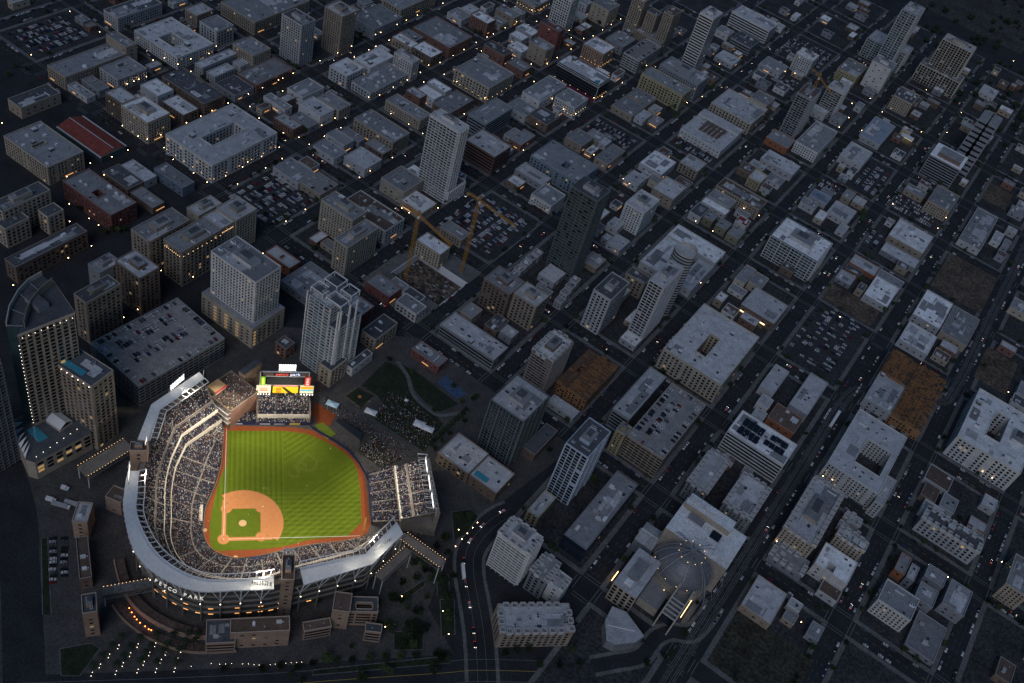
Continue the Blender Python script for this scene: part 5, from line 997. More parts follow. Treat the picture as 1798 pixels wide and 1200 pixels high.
def text_mesh(s,size,m,ext=.02,align='CENTER'):
    cu=bpy.data.curves.new('lettering','FONT'); cu.body=s; cu.size=size; cu.extrude=ext; cu.align_x=align; cu.resolution_u=3
    o=bpy.data.objects.new('lettering',cu); COL.objects.link(o); dg_=bpy.context.evaluated_depsgraph_get(); dg_.update()
    me=bpy.data.meshes.new_from_object(o.evaluated_get(dg_)); bpy.data.objects.remove(o); me.materials.clear(); me.materials.append(m); return me
for ch,(a,b) in{'S':(48,54),'D':(56,60)}.items():
    o=bpy.data.objects.new('mown_letter',text_mesh(ch,24,M['grass2'],.004)); COL.objects.link(o); x,y=fw(a,b); o.location=(x,y,.215 if ch=='S' else .224); o.rotation_euler=(0,0,FANG-math.radians(40)); struct(o)
# stands -----------------------------------------------------------------
park=thing('ballpark','floodlit ballpark bowl with crowded stands and white canopy roof around the green field','ballpark',(HOME[0],HOME[1],0),FANG)
ST=[ # wall, lower back, upper front, canopy in, canopy out
 ((-2,100),(-4,98),(-7,101),(-17,114),(-21,118)),((-3,67),(-29,74),(-32,77),(-47,83),(-53,86)),((-6,50),(-35,55),(-38,57),(-52,55),(-60,54)),((-13,27),(-37,32),(-41,34),(-57,29),(-64,27)),
 ((-14,12),(-36,12),(-40,10),(-57,10),(-65,9)),((-13,1),(-35,-8),(-39,-9),(-56,-6),(-64,-6)),((-9,-7),(-29,-23),(-33,-26),(-47,-28),(-56,-34)),((-3,-12),(-19,-33),(-23,-37),(-34,-44),(-41,-53)),
 ((7,-16),(-3,-39),(-6,-44),(-14,-56),(-17,-66)),((19,-16),(15,-41),(13,-46),(10,-58),(10,-67)),((30,-14),(34,-38),(34,-43),(32,-56),(32,-67)),((42,-11),(48,-33),(49,-38),(49,-51),(51,-65)),
 ((61,-7),(70,-27),(72,-32),(72,-46),(74,-58)),((83,-5),(88,-22),(90,-27),(93,-42),(97,-51)),((98,-2),(111,-7),(114,-5),(117,-17),(120,-28))]
def cat(P_,k,t):
    p0,p1,p2,p3=P_[max(k-1,0)],P_[k],P_[k+1],P_[min(k+2,len(P_)-1)]
    if k<2 or k>=10: return tuple(p1[a]+(p2[a]-p1[a])*t for a in(0,1))
    return tuple(.5*(2*p1[a]+(p2[a]-p0[a])*t+(2*p0[a]-5*p1[a]+4*p2[a]-p3[a])*t*t+(3*p1[a]-p0[a]-3*p2[a]+p3[a])*t**3) for a in(0,1))
RING=[[] for _ in range(5)]; SUB=6
for k in range(len(ST)-1):
    for i in range(SUB+(k==len(ST)-2)):
        t=i/SUB
        for r in range(5): RING[r].append(cat([s[r] for s in ST],k,t))
def lerp(a,b,t): return (a[0]+(b[0]-a[0])*t,a[1]+(b[1]-a[1])*t)
PEOPLE=[]   # u,v,z
CR=random.Random(3)
def seats(mb,A,B,z0,z1,n,occ=.85,k0=0,k1=None,aisle=13.,cross=()):
    k1=len(A)-1 if k1 is None else k1
    acc=0.
    for k in range(k0,k1):
        L=math.dist(lerp(A[k],B[k],.5),lerp(A[k+1],B[k+1],.5))
        for r in range(n):
            a,b=r/n,(r+1)/n; z=z0+(z1-z0)*r/(n-1 if n>1 else 1)
            p,q=lerp(A[k],B[k],a),lerp(A[k+1],B[k+1],a); p2,q2=lerp(A[k],B[k],b),lerp(A[k+1],B[k+1],b)
            isx=r in cross
            mb.face([(*p,z),(*q,z),(*q2,z),(*p2,z)],M['conc'] if isx else M['seat'])
            zz=z-(z1-z0)/max(n-1,1)
            mb.face([(*p,zz),(*q,zz),(*q,z),(*p,z)],M['conc'] if r%9==8 else M['seat'])
            if isx: continue
            m=int(math.dist(lerp(p,p2,.5),lerp(q,q2,.5))/.68)
            for s in range(m):
                t=(s+.5)/max(m,1); pos=acc+L*t
                if pos%aisle<1.3: continue
                if CR.random()<occ*(.7+.3*math.sin(int(pos//aisle)*2.3+r*.05)**2): x=lerp(lerp(p,p2,.55),lerp(q,q2,.55),t); PEOPLE.append((x[0]+CR.uniform(-.1,.1),x[1]+CR.uniform(-.1,.1),z))
        # stair aisles
        s=math.ceil(acc/aisle)*aisle
        while s<acc+L:
            t=(s-acc)/L; t2=min(1,t+1.2/L)
            for r in range(n):
                if r in cross: continue
                z=z0+(z1-z0)*r/(n-1 if n>1 else 1)+.03
                mb.face([(*lerp(lerp(A[k],A[k+1],t),lerp(B[k],B[k+1],t),r/n),z),(*lerp(lerp(A[k],A[k+1],t2),lerp(B[k],B[k+1],t2),r/n),z),(*lerp(lerp(A[k],A[k+1],t2),lerp(B[k],B[k+1],t2),(r+1)/n),z),(*lerp(lerp(A[k],A[k+1],t),lerp(B[k],B[k+1],t),(r+1)/n),z)],M['conc'])
            s+=aisle
        acc+=L
Wr,Lb,Uf,Ci,Co=RING
Wi=[lerp(a,b,.03) for a,b in zip(Wr,Lb)]
mb=MB(); seats(mb,Wi,Lb,1.5,11,26,.9,cross=(9,)); mb.build('lower_stand',park)
mb=MB(); seats(mb,Lb,[lerp(a,b,1.25) for a,b in zip(Lb,Uf)],14.2,17,5,.8); mb.build('club_stand',park)
Ub=[lerp(a,b,.92) for a,b in zip(Uf,Ci)]
mb=MB(); seats(mb,Uf,Ub,22,37,20,.86,cross=(6,7)); mb.build('upper_stand',park)
def wallring(mb,A,z0,z1,m,th=.5,k0=0,k1=None):
    k1=len(A)-1 if k1 is None else k1
    for k in range(k0,k1):
        a,b=A[k],A[k+1]; d=Vector((b[0]-a[0],b[1]-a[1])).normalized(); n=(-d.y*th,d.x*th)
        P_=[a,b,(b[0]+n[0],b[1]+n[1]),(a[0]+n[0],a[1]+n[1])]
        mb.prism(P_,z0,z1,m)
mb=MB(); wallring(mb,Lb,11,15,M['fascia']); wallring(mb,Uf,19.5,23,M['fascia']); mb.build('deck_fascia',park)
mb=MB(); wallring(mb,Wr,.1,1.6,M['conc'],.3); mb.build('field_wall',park)
Ow=[lerp(a,b,.3) for a,b in zip(Ci,Co)]
mb=MB(); wallring(mb,Ow,0,37.5,mat('dark_cladding',(.07,.075,.07),.5,.2,.3),-.6)
for z in(8,15,22,29): wallring(mb,[lerp(a,b,.36) for a,b in zip(Ci,Co)],z,z+1,M['conc'],-1.2)
mb.build('outer_wall',park)
mb=MB(); 
for k in range(len(Ub)-1): mb.face([(*Ub[k],37),(*Ub[k+1],37),(*Ow[k+1],37.3),(*Ow[k],37.3)],M['conc'])
mb.build('upper_concourse',park)
K=lambda s:int(round(s*SUB))
n_=0
for (a,b) in((0,2.0),(3.0,10),(11,14)):
    mb=MB(); k0,k1=K(a),K(b)
    for k in range(k0,k1):
        p,q,p2,q2=Ci[k],Ci[k+1],Co[k],Co[k+1]
        mb.face([(*p,43.4),(*q,43.4),(*q2,46.),(*p2,46.)],M['canopy']); mb.face([(*p2,44.7),(*q2,44.7),(*q,42.7),(*p,42.7)],M['canopy'])
        mb.face([(*p2,44.7),(*p2,46.),(*q2,46.),(*q2,44.7)],M['wmetal']); mb.face([(*p,42.7),(*q,42.7),(*q,43.4),(*p,43.4)],M['wmetal'])
        for t in(.33,.66):
            A_,B_=lerp(p,p2,t),lerp(q,q2,t); z=43.4+2*t
            mb.tube((*A_,z+.03),(*B_,z+.03),.07,.07,M['dmetal'],4)
    for k in(k0,k1): mb.face([(*Ci[k],42.7),(*Ci[k],43.4),(*Co[k],45.4),(*Co[k],44.7)],M['wmetal'])
    mb.build('canopy',park)
    mb=MB(); In=[lerp(Ci[k],Uf[k],4.8/max(4,math.dist(Ci[k],Uf[k]))) for k in range(len(Ci))]
    acc=0
    for k in range(k0,k1):
        mb.tube((*In[k],43.6),(*In[k+1],43.6),.36,.36,M['wmetal'],5); mb.tube((*Ci[k],43.6),(*Ci[k+1],43.6),.36,.36,M['wmetal'],5)
        L=math.dist(Ci[k],Ci[k+1]); s=math.ceil(acc/4.6)*4.6
        while s<acc+L:
            t=(s-acc)/L; mb.tube((*lerp(In[k],In[k+1],t),43.6),(*lerp(Ci[k],Ci[k+1],t),43.6),.32,.32,M['wmetal'],4); s+=4.6
        acc+=L
    mb.build('canopy_frame',park)
    # raking struts outside
    acc=0
    for k in range(k0,k1):
        L=math.dist(Co[k],Co[k+1]); s=math.ceil(acc/13)*13
        while s<acc+L:
            t=(s-acc)/L; c=lerp(Co[k],Co[k+1],t); d=Vector((Co[k+1][0]-Co[k][0],Co[k+1][1]-Co[k][1])).normalized(); f=lerp(c,lerp(Ow[k],Ow[k+1],t),.55)
            mb=MB(); mb.tube((*f,26),(*c,44.6),.45,.45,M['wmetal'],5)
            for s_ in(-1,1): mb.tube((*f,26.5),(c[0]+d.x*4.5*s_,c[1]+d.y*4.5*s_,44.4),.3,.3,M['wmetal'],5)
            mb.tube((*f,0),(*f,26),.5,.4,M['conc'],6); st_=mb.build('roof_strut',park)
            lm=MB(); lm.ball((*lerp(f,c,.4),25),.34,M['lampw']); lm.build('strut_lamp',st_); s+=13
        acc+=L
g=MB(); g.box(-1.6,-.15,-.25,1.6,.15,.25,mat('concourse_lamp',(1,.55,.2),.5,0,emit=1.6,ec=(1,.42,.12)),bottom=True); me=g.mesh('concourse_light')
for k in range(20,70,2):
    if k%7==3: continue
    p,q=lerp(Ci[k],Co[k],.42),lerp(Ci[k+1],Co[k+1],.42); a=math.atan2(q[1]-p[1],q[0]-p[0])
    for z in((6.5,13.5) if k%4 else (6.5,)): inst('concourse_light',me,park,(*p,z),a)
for off,h_,n0,n1,nm in((9,5,5.3,9.6,'terrace_wall'),(19,2.5,6.2,9.2,'terrace_wall')):
    C0=[]
    for k in range(K(n0),K(n1)):
        c=Co[k]; w_=Ow[k]; d=Vector((c[0]-w_[0],c[1]-w_[1])).normalized(); C0.append((c[0]+d.x*off,c[1]+d.y*off))
    g=MB(); wallring(g,C0,0,h_,WM['stone'],-.8); wallring(g,[(x*1.0,y) for x,y in C0],0,h_-1.2,M['brickpave'],6.)
    g.build(nm,park)
# right field pavilion
g=MB(); A=[(107,10),(107,56)];B=[(126,5),(126,57)]; seats(g,A,B,3.2,11,20,.9,aisle=9); g.build('pavilion_lower_stand',park)
g=MB(); A=[(126,4),(125.5,52)];B=[(149,-1),(147,48)]; seats(g,A,B,15.5,30,22,.92,aisle=10,cross=(7,8)); g.build('pavilion_upper_stand',park)
g=MB(); g.prism([(125.6,4),(125.1,52),(126.3,52),(126.8,4)],11,16.2,M['fascia']); g.prism([(106.2,10),(106.2,56),(107,56),(107,10)],.1,3.4,M['navy']); g.build('pavilion_fascia',park)
g=MB(); g.prism([(127,4),(126.5,52),(147,48),(149,-1)],0,15,M['conc']); g.prism([(149,-1),(147,48),(150,47),(152,-2)],0,31,M['conc']); g.build('pavilion_base',park)
for k in range(11):
    v=-1+k*4.8; u=149.4-v*.04
    g=MB(); g.tube((u+3,v,0),(u-1,v,37),.3,.25,M['wmetal'],5); g.tube((u-1,v,37),(u-8,v,37.5),.22,.2,M['wmetal'],5); g.build('pavilion_mast',park)
g=MB(); g.prism([(141,-1),(139.5,48),(147,47),(150,-2)],36.6,36.9,M['wmetal'],cap=False)
for q in range(13):
    t=q/12; g.tube((*lerp((141,-1),(139.5,48),t),37.2),(*lerp((150,-2),(147.6,47),t),37.2),.15,.15,M['wmetal'],4)
g.build('pavilion_trellis',park)
# left field stand
g=MB(); seats(g,[(23,104.4),(63,104.4)],[(23,107.2),(63,107.2)],3.2,4.4,4,.95); seats(g,[(23,108),(63,108)],[(23,111.5),(63,111.5)],8,8.2,3,.5); seats(g,[(23,112),(63,112)],[(23,120),(63,120)],9.5,17.5,12,.92,aisle=13.2); g.build('left_field_stand',park)
g=MB(); g.box(22.4,103.8,0,63.6,104.4,3.3,M['navy']); g.box(22.4,107.3,4,63.6,108,8.8,M['fascia']); g.box(22.2,104.4,0,22.9,120.5,14,M['conc']); g.box(63.1,104.4,0,63.8,120.5,14,M['conc']); g.build('left_field_stand_wall',park)
g=MB(); g.box(1,103.9,0,22,104.4,3,M['navy']); seats(g,[(2,105),(22,105)],[(2,111),(22,111)],3.2,6,7,.9); g.build('left_corner_stand',park)
OFW=[(63.6,104),(66,100),(75,93),(84,86),(93,78),(100,67),(104.5,56),(106,50)]
g=MB(); wallring(g,[(a,b) for a,b in OFW],.1,2.6,M['navy'],.5); g.build('outfield_wall',park)
# ad boards on the outfield wall (pale illegible strips)
for (a,b,c,mm) in((2,12,103.85,M['tent']),(25,33,103.75,M['tent']),(36,44,103.75,M['tent'])):
    g=MB(); g.box(a,c-.05,.9,b,c,2.2,TRIM['grey']); g.build('wall_board',park)
g=MB(); g.box(48,103.7,.4,56,103.78,2.8,M['yellowp']); g.build('wall_board',park)
# scoreboard -------------------------------------------------------------
sb=thing('scoreboard','tall scoreboard tower with dark screen, bright advert panels and lamp rack above left field','scoreboard',(HOME[0],HOME[1],0),FANG)
def em(nm,c,s): return mat(nm,c,.6,0,emit=s*.55,ec=c)
g=MB(); 
for u in(24,32,44,52,61): g.tube((u,122,0),(u,122,43),.5,.5,M['wmetal'],6)
g.box(26,121.2,39.5,60,122.4,43.3,WM['brown']); g.box(25,121.4,43.3,61,122.2,43.9,M['wmetal'],bottom=True); g.build('frame',sb)
g=MB(); g.box(29,120.6,29.5,57,121.2,38.9,M['screen']); g.box(28.2,120.7,29,57.8,121.3,29.5,M['wmetal']); g.box(28.2,120.7,38.9,57.8,121.3,39.4,M['wmetal']); g.build('main_screen',sb)
def panel(u0,u1,z0,z1,m,name='advert_panel',y=120.4):  # panel colours also emit, imitating the floodlight that falls on the boards
    g=MB(); g.box(u0,y,z0,u1,y+.8,z1,m,bottom=True); return g.build(name,sb)
def deco(u0,u1,z0,z1,m,par,y=120.32):
    g=MB(); g.box(u0,y,z0,u1,y+.1,z1,m,bottom=True); g.build('advert_stripe',par)
p=panel(21.5,32.5,20,28.3,em('panel_cream',(.75,.66,.5),.9))
deco(24,30,25,26,em('panel_tan',(.6,.35,.22),.7),p)
for k in range(7): deco(24+k*.9,24.7+k*.9,22+k%2*.6,23.6+k%2*.6,em('panel_red',(.55,.13,.05),.8),p)
p=panel(34,53.5,20,27.2,em('panel_yellow',(.72,.5,.02),1.))
for k in range(4): deco(36.5,40.5,20.6+k*1.5,21.3+k*1.5,em('panel_stripe',(.5,.07,.02),.8),p)
g=MB(); g.face([(40.5,120.3,27),(43,120.3,27),(49.5,120.3,20.1),(46,120.3,20.1)],em('panel_dark',(.05,.04,.02),.2)); g.build('advert_stripe',p)
p=panel(34.5,53,27.5,29,em('panel_ribbon',(.72,.2,.15),.9))
p=panel(55,65.5,20,28.3,em('panel_sand',(.75,.68,.45),1.)); deco(55.3,65.2,25,28,em('panel_orange',(.8,.35,.02),1.),p); deco(55.3,65.2,22.6,24.4,em('panel_aqua',(.1,.5,.6),1.),p)
p=panel(24.5,28,29.3,38.5,em('panel_green',(.22,.5,.03),1.)); deco(25.4,27,30,38,em('panel_lime',(.75,.8,.1),1.1),p)
p=panel(58,62.5,28.8,38.8,em('panel_scarlet',(.6,.05,.03),1.))
for k in range(4): deco(59.2,61.4,30+k*2.2,31.2+k*2.2,em('panel_white',(.8,.75,.7),1.),p)
g=MB(); g.box(34,120.9,39.6,48,121.25,43,em('sign_dark',(.05,.02,.03),.3)); g.box(48,120.9,39.6,55,121.24,43,em('sign_blue',(.02,.06,.2),.4)); hd=g.build('name_sign',sb)
for s,u,c in(('petco',40.2,(.9,.12,.08)),('park',50.2,(.9,.9,.95))):
    o=bpy.data.objects.new('lettering',text_mesh(s,4.3,em('letters_'+s,c,1.6),.1)); COL.objects.link(o); o.parent=hd; o.location=(u,120.8,40.4); o.rotation_euler=(PI/2,0,0)
# light banks ------------------------------------------------------------
g=MB(); g.box(-1,-.1,-1,1,.35,1,M['dmetal'],bottom=True); g.face([(-1,-.12,-1),(1,-.12,-1),(1,-.12,1),(-1,-.12,1)],M['bank']); FLM=g.mesh('flood_lamp')
def bank(par,u,v,z,wd,ht,face,n=(8,4)):
    rz=math.atan2(face[1],face[0])+PI/2
    g=MB()
    for x in(-wd/2,wd/2): g.tube((x,0,-ht/2-2.5),(x,0,ht/2+.5),.22,.22,M['wmetal'],5); g.tube((x,1.8,-ht/2-2.5),(x,0,ht/2),.15,.15,M['wmetal'],4)
    for k in range(n[1]+1):
        z_=-ht/2+k*ht/n[1]; g.tube((-wd/2,.1,z_),(wd/2,.1,z_),.13,.13,M['wmetal'],4)
    g.tube((-wd/2,.4,-ht/2),(wd/2,.4,ht/2),.12,.12,M['wmetal'],4); g.tube((-wd/2,.4,ht/2),(wd/2,.4,-ht/2),.12,.12,M['wmetal'],4)
    o=g.build('light_rack',par); o.location=(u,v,z); o.rotation_euler=(0,0,rz)
    for i in range(n[0]):
        for k in range(n[1]):
            x=-wd/2+(i+.5)*wd/n[0]; z_=-ht/2+(k+.5)*ht/n[1]; s_=.3*min(wd/n[0],ht/n[1])
            inst('flood_lamp',FLM,o,(x,0,z_),0,(s_,1,s_))
    return o
def spot(u,v,z,tu,tv,e,ang=75):
    x,y=fw(u,v); tx,ty=fw(tu,tv)
    l=bpy.data.lights.new('flood_and_fill_spot','SPOT'); l.energy=e*FLOOD; l.spot_size=math.radians(ang); l.spot_blend=.65; l.shadow_soft_size=2.; l.color=(1,.9,.73)  # serves the rack floodlights and the added fill spots alike
    o=bpy.data.objects.new('flood_and_fill_spot',l); COL.objects.link(o); o.location=(x,y,z)
    o.rotation_euler=(Vector((tx-x,ty-y,-z))*-1).to_track_quat('Z','Y').to_euler()
fl=[(-36,104,50,15,6,(35,50)),(-63,24,49,14,5,(45,25)),(24,-64,49,13,5,(40,40)),(104,-38,49,15,4,(45,45)),(-54,49,50,6,5,(40,40)),(41,-42,52,6,4,(40,45))]
for u,v,z,wd,ht,t in fl:
    bank(park,u,v,z,wd,ht,(t[0]-u,t[1]-v)); spot(u+(t[0]-u)*.05,v+(t[1]-v)*.05,z,t[0],t[1],1. if wd>8 else .55,82)
spot(20,60,47,8,118,1.3,60)  # floating spot without fixture, added to brighten the brick corner terrace
for u,v,tu,tv in((95,-20,-50,60),(60,95,-20,-50),(40,110,30,-60),(-20,60,110,-35),(-30,90,60,-45)): spot(u,v,55,tu,tv,.5,55)  # unseen mid-air spots added to brighten the far stands and canopy
for u,v,tu,tv in((44,119,-75,25),(44,119,-55,85),(44,119,-30,-75),(44,119,20,-85),(44,119,85,-75)): spot(u,v,53,tu,tv,4.6,42)  # extra beams added at the scoreboard rack to whiten the canopy
for u,v,e_ in((-41,108,2600),(-24,117,1800),(-65,24,900),(22,-66,2800),(31,-62,1500),(103,-43,1800),(84,-52,900)):
    l=bpy.data.lights.new('added_bank_spill','POINT'); l.energy=e_; l.color=(1,.92,.74); l.shadow_soft_size=1.5; o=bpy.data.objects.new('added_bank_spill',l); COL.objects.link(o); o.location=(*fw(u,v),52.5)  # bare point lamps added above the canopy to imitate rack spill
spot(140,20,38,66,74,.5,45); spot(-36,104,50,62,72,.45,45)
bank(sb,44,122.5,48,13,7,(0,-1),(10,6)); spot(44,120,48,42,45,1.1,80)
for (a,b) in((12,0),(30,10),(40,20)):
    pass
for k in range(3):
    bank(park,146.5-k*.5,6+k*16,36,13,3.2,(-1,0),(9,2)); spot(144,6+k*16,36,80,20+k*12,.5,95)
g=MB(); g.ball((0,0,0),.4,M['bank']); me=g.mesh('board_lamp')
for k in range(5):
    for s in(0,1): inst('board_lamp',me,sb,(22.8+k*2.2+s*33.4,119.6,19.3))
for u,v,tu,tv in((60,60,126,30),(50,70,42,112),(20,20,-35,20),(20,20,10,-35),(50,10,75,-25),(10,60,-25,75)):
    spot(u*.2+tu*.8-(tu-u)*.15,v*.2+tv*.8-(tv-v)*.15,46,tu,tv,.8,130)  # fill spots hung in mid-air without fixtures, added to brighten the stands
# canopy lettering seen from outside
lt_=[]
o_=(Vector(Co[K(6.55)]),Vector(Co[K(8.1)]))
TXT='PETCO PARK'; k0,k1=K(6.95),K(8.15)
AL=[0]
for q_ in range(k0,k1): AL.append(AL[-1]+math.dist(Co[q_],Co[q_+1]))
for i,ch in enumerate(TXT):
    if ch==' ': continue
    ss=i/(len(TXT)-1)*AL[-1]; a=max(q_ for q_ in range(len(AL)-1) if AL[q_]<=ss+1e-6); c=lerp(Co[k0+a],Co[k0+a+1],(ss-AL[a])/(AL[a+1]-AL[a])); a+=k0; d=Vector((Co[a+1][0]-Co[a][0],Co[a+1][1]-Co[a][1])).normalized()
    o=bpy.data.objects.new('sign_letter',text_mesh(ch,3.9,em('letter_glow',(1,.95,.82),.9) if i==0 else bpy.data.materials['letter_glow'],.15)); COL.objects.link(o); o.parent=park
    o.location=(c[0]+d.y*.6,c[1]-d.x*.6,36.2); o.rotation_euler=(PI/2-.35,0,math.atan2(d.y,d.x))
# foul poles
for u,v,nm in((98.2,-.4,'yellow foul pole with mesh wing at the right field corner'),(-.2,102.2,'yellow foul pole against the brick building at left field corner')):
    g=MB(); g.tube((0,0,0),(0,0,24),.28,.22,M['yellowp'],8); g.box(.2,-.06,8,1.6,.06,23.5,M['yellowp']); o=g.build('foul_pole'); x,y=fw(u,v); o.location=(x,y,.15); o.rotation_euler=(0,0,FANG+.7); tag(o,nm,'foul pole')
# dugout awning strip
g=MB(); g.box(18,-19.5,2.6,36,-16.6,3,M['navy']); g.build('dugout_roof',park); g=MB(); g.box(-17.5,14,2.6,-15,28,3,M['fascia']); g.build('dugout_roof',park)
# brick corner building ----------------------------------------------------
r=WMS; wb=thing('brick_corner_building','old brick building with terraced party roof built into the left field corner','building',((r[0]+r[2])/2,(r[1]+r[3])/2,0),0)
hw,hd_=(r[2]-r[0])/2,(r[3]-r[1])/2
g=MB(); g.box(-hw,-hd_,0,hw,hd_,22,WM['brick'],top=RM['rb']); g.build('wall',wb)
g=MB()
for z in(9,14.5,20): g.box(hw-26,-hd_-3.2,z,hw+.6,-hd_-.01,z+.5,M['conc'],bottom=True); g.box(hw-26,-hd_-3.3,z+.5,hw+.6,-hd_-3.1,z+1.5,M['wmetal'])
g.build('balcony',wb)
g=MB(); g.box(-hw+1,-hd_+3,22.01,-hw+10,-hd_+14,26,WM['cream'],top=M['mound']); g.build('penthouse',wb)
g=MB(); g.box(-hw+10.1,-hd_+3,24.6,-hw+10.6,-hd_+15,26,em('banner_red',(.5,.04,.05),.5)); g.build('banner',wb)
g=MB()
for s in(-1,1): g.box(-hw,s*hd_-.2,22,hw,s*hd_+.2,23,M['conc']); g.box(s*hw-.2,-hd_+.21,22,s*hw+.2,hd_-.21,23,M['conc'])
g.build('parapet',wb)
ROOFP=[]
for k in range(420):
    x,y=CR.uniform(r[0]+1,r[2]-1),CR.uniform(r[1]-2.5,r[3]-1)
    if y<r[1]+1: z=20.5
    else:
        z=22
        if x<r[0]+11 and r[1]+2<y<r[1]+15: continue
    u,v=wf(x,y); PEOPLE.append((u,v,z))
r=STN; g=thing('stone_stair_tower','plain stone stair tower standing beside the brick left field building','tower',((r[0]+r[2])/2,(r[1]+r[3])/2,0),0)
m_=MB(); m_.box(-(r[2]-r[0])/2,-(r[3]-r[1])/2,0,(r[2]-r[0])/2,(r[3]-r[1])/2,26,WM['stone'],top=RM['rd']); m_.build('wall',g)
m_=MB(); m_.box(-.7,-(r[3]-r[1])/2-.05,14,.7,-(r[3]-r[1])/2,16,M['glass']); m_.build('window',g)
# outfield picnic things
g=MB(); g.prism(BEYE,.2,7,M['dmetal'],top=M['screen']); tag(g.build('batters_eye_wall'),'long black screen wall beyond centre field between two hedges','wall')
g=MB()
for P_ in BERM and [BERM[:4],BERM[4:]]: g.prism(P_,.05,1.2,M['grassd'])
struct(g.build('picnic_lawn'))
g=MB(); g.prism(PITS[0],.05,.3,M['track']); g.prism(PITS[1],.05,.35,M['grass']); struct(g.build('bullpen_ground'))
g=MB(); g.prism(MINI,.05,.2,M['dirt']); c=[sum(p[i] for p in MINI)/4 for i in(0,1)]; g.prism([lerp(p,c,.18) for p in MINI],.05,.22,M['grassd']); g.prism(arc(c,1.6,0,340,14),.05,.26,M['clay']); struct(g.build('small_ball_diamond'))
g=MB(); g.prism(PLAYG,.05,.2,mat('play_surface',(.06,.1,.18),.9,.3,.3)); struct(g.build('playground_surface'))
for i,(x,y) in enumerate(TENTS):
    lab=['pale blue party tent beside the plaza walk behind the bullpen','white party tent beside the small ball diamond','white square tent on the right of the crowded lawn','white printed stage screen on the right of the crowded lawn','small white tent in the middle of the crowded lawn'][i]
    t=thing('party_tent',lab,'tent',(x,y,.16),FANG*0+.3,None); m_=MB(); a=[5,5,4.5,5,1.6][i]; b_=[3,3,3.6,3,1.4][i]
    for sx_,sy_ in((-1,-1),(1,-1),(1,1),(-1,1)): m_.tube((sx_*a,sy_*b_,0),(sx_*a,sy_*b_,2.6),.07,.07,M['wmetal'],4)
    m_.build('pole',t); m_=MB(); q=[(-a,-b_,2.6),(a,-b_,2.6),(a,b_,2.6),(-a,b_,2.6)]
    for k in range(4): m_.face([q[k],q[(k+1)%4],(0,0,4)],M['tent'] if i else mat('tent_blue',(.5,.7,.8),.7,.03,1))
    m_.build('canopy',t)
# footbridges / ramps
def bridge(P_,z,wd,label,lamps=True,roofed=False):
    (x0,y0),(x1,y1)=P_; L=math.dist(*P_); a=math.atan2(y1-y0,x1-x0)
    t=thing('footbridge',label,'footbridge',((x0+x1)/2,(y0+y1)/2,0),a)
    m_=MB(); m_.box(-L/2,-wd/2,z-.6,L/2,wd/2,z,M['conc'],bottom=True); m_.build('deck',t)
    m_=MB()
    for s in(-1,1): m_.box(-L/2,s*wd/2-.12,z,L/2,s*wd/2+.12,z+1.1,M['dmetal']); m_.box(-L/2,s*wd/2-.1,z-3.2,L/2,s*wd/2+.1,z-2.9,M['metal'])
    n=int(L/4)
    for k in range(n):
        for s in(-1,1): m_.tube((-L/2+k*L/n,s*wd/2,z-3),(-L/2+(k+1)*L/n,s*wd/2,z),.1,.1,M['metal'],4)
    m_.build('railing',t)
    m_=MB()
    for x in(-L/2+1,L/2-1):
        for s in(-1,1): m_.tube((x,s*(wd/2-.4),0),(x,s*(wd/2-.4),z-.6),.4,.4,M['wmetal'],6)
    m_.build('pier',t)
    if roofed: m_=MB(); m_.box(-L/2,-wd/2-.3,z+3.2,L/2,wd/2+.3,z+3.5,M['pave'],bottom=True); m_.build('roof',t)
    n=int(L/2.2); m_=MB(); m_.ball((0,0,0),.2,M['lampd']); me=m_.mesh('bridge_lamp')
    for k in range(n):
        for s in((-1,1) if lamps else(1,)): inst('bridge_lamp',me,t,(-L/2+(k+.5)*L/n,s*(wd/2),z+1.35 if not roofed else z+3.8))
bridge(BRIDGE1,14,12,'wide flat footbridge edged with lamps between the hotel towers and the ballpark')
bridge(BRIDGE2,12,6,'roofed steel footbridge with one lamp line at the lower left of the ballpark',False,True)
bridge(RAMP,22,8,'elevated ramp edged with lamps leaving the right field end of the canopy')
bridge(RAMP2,20,7,'broad brown topped ramp tucked behind the first base canopy',False)
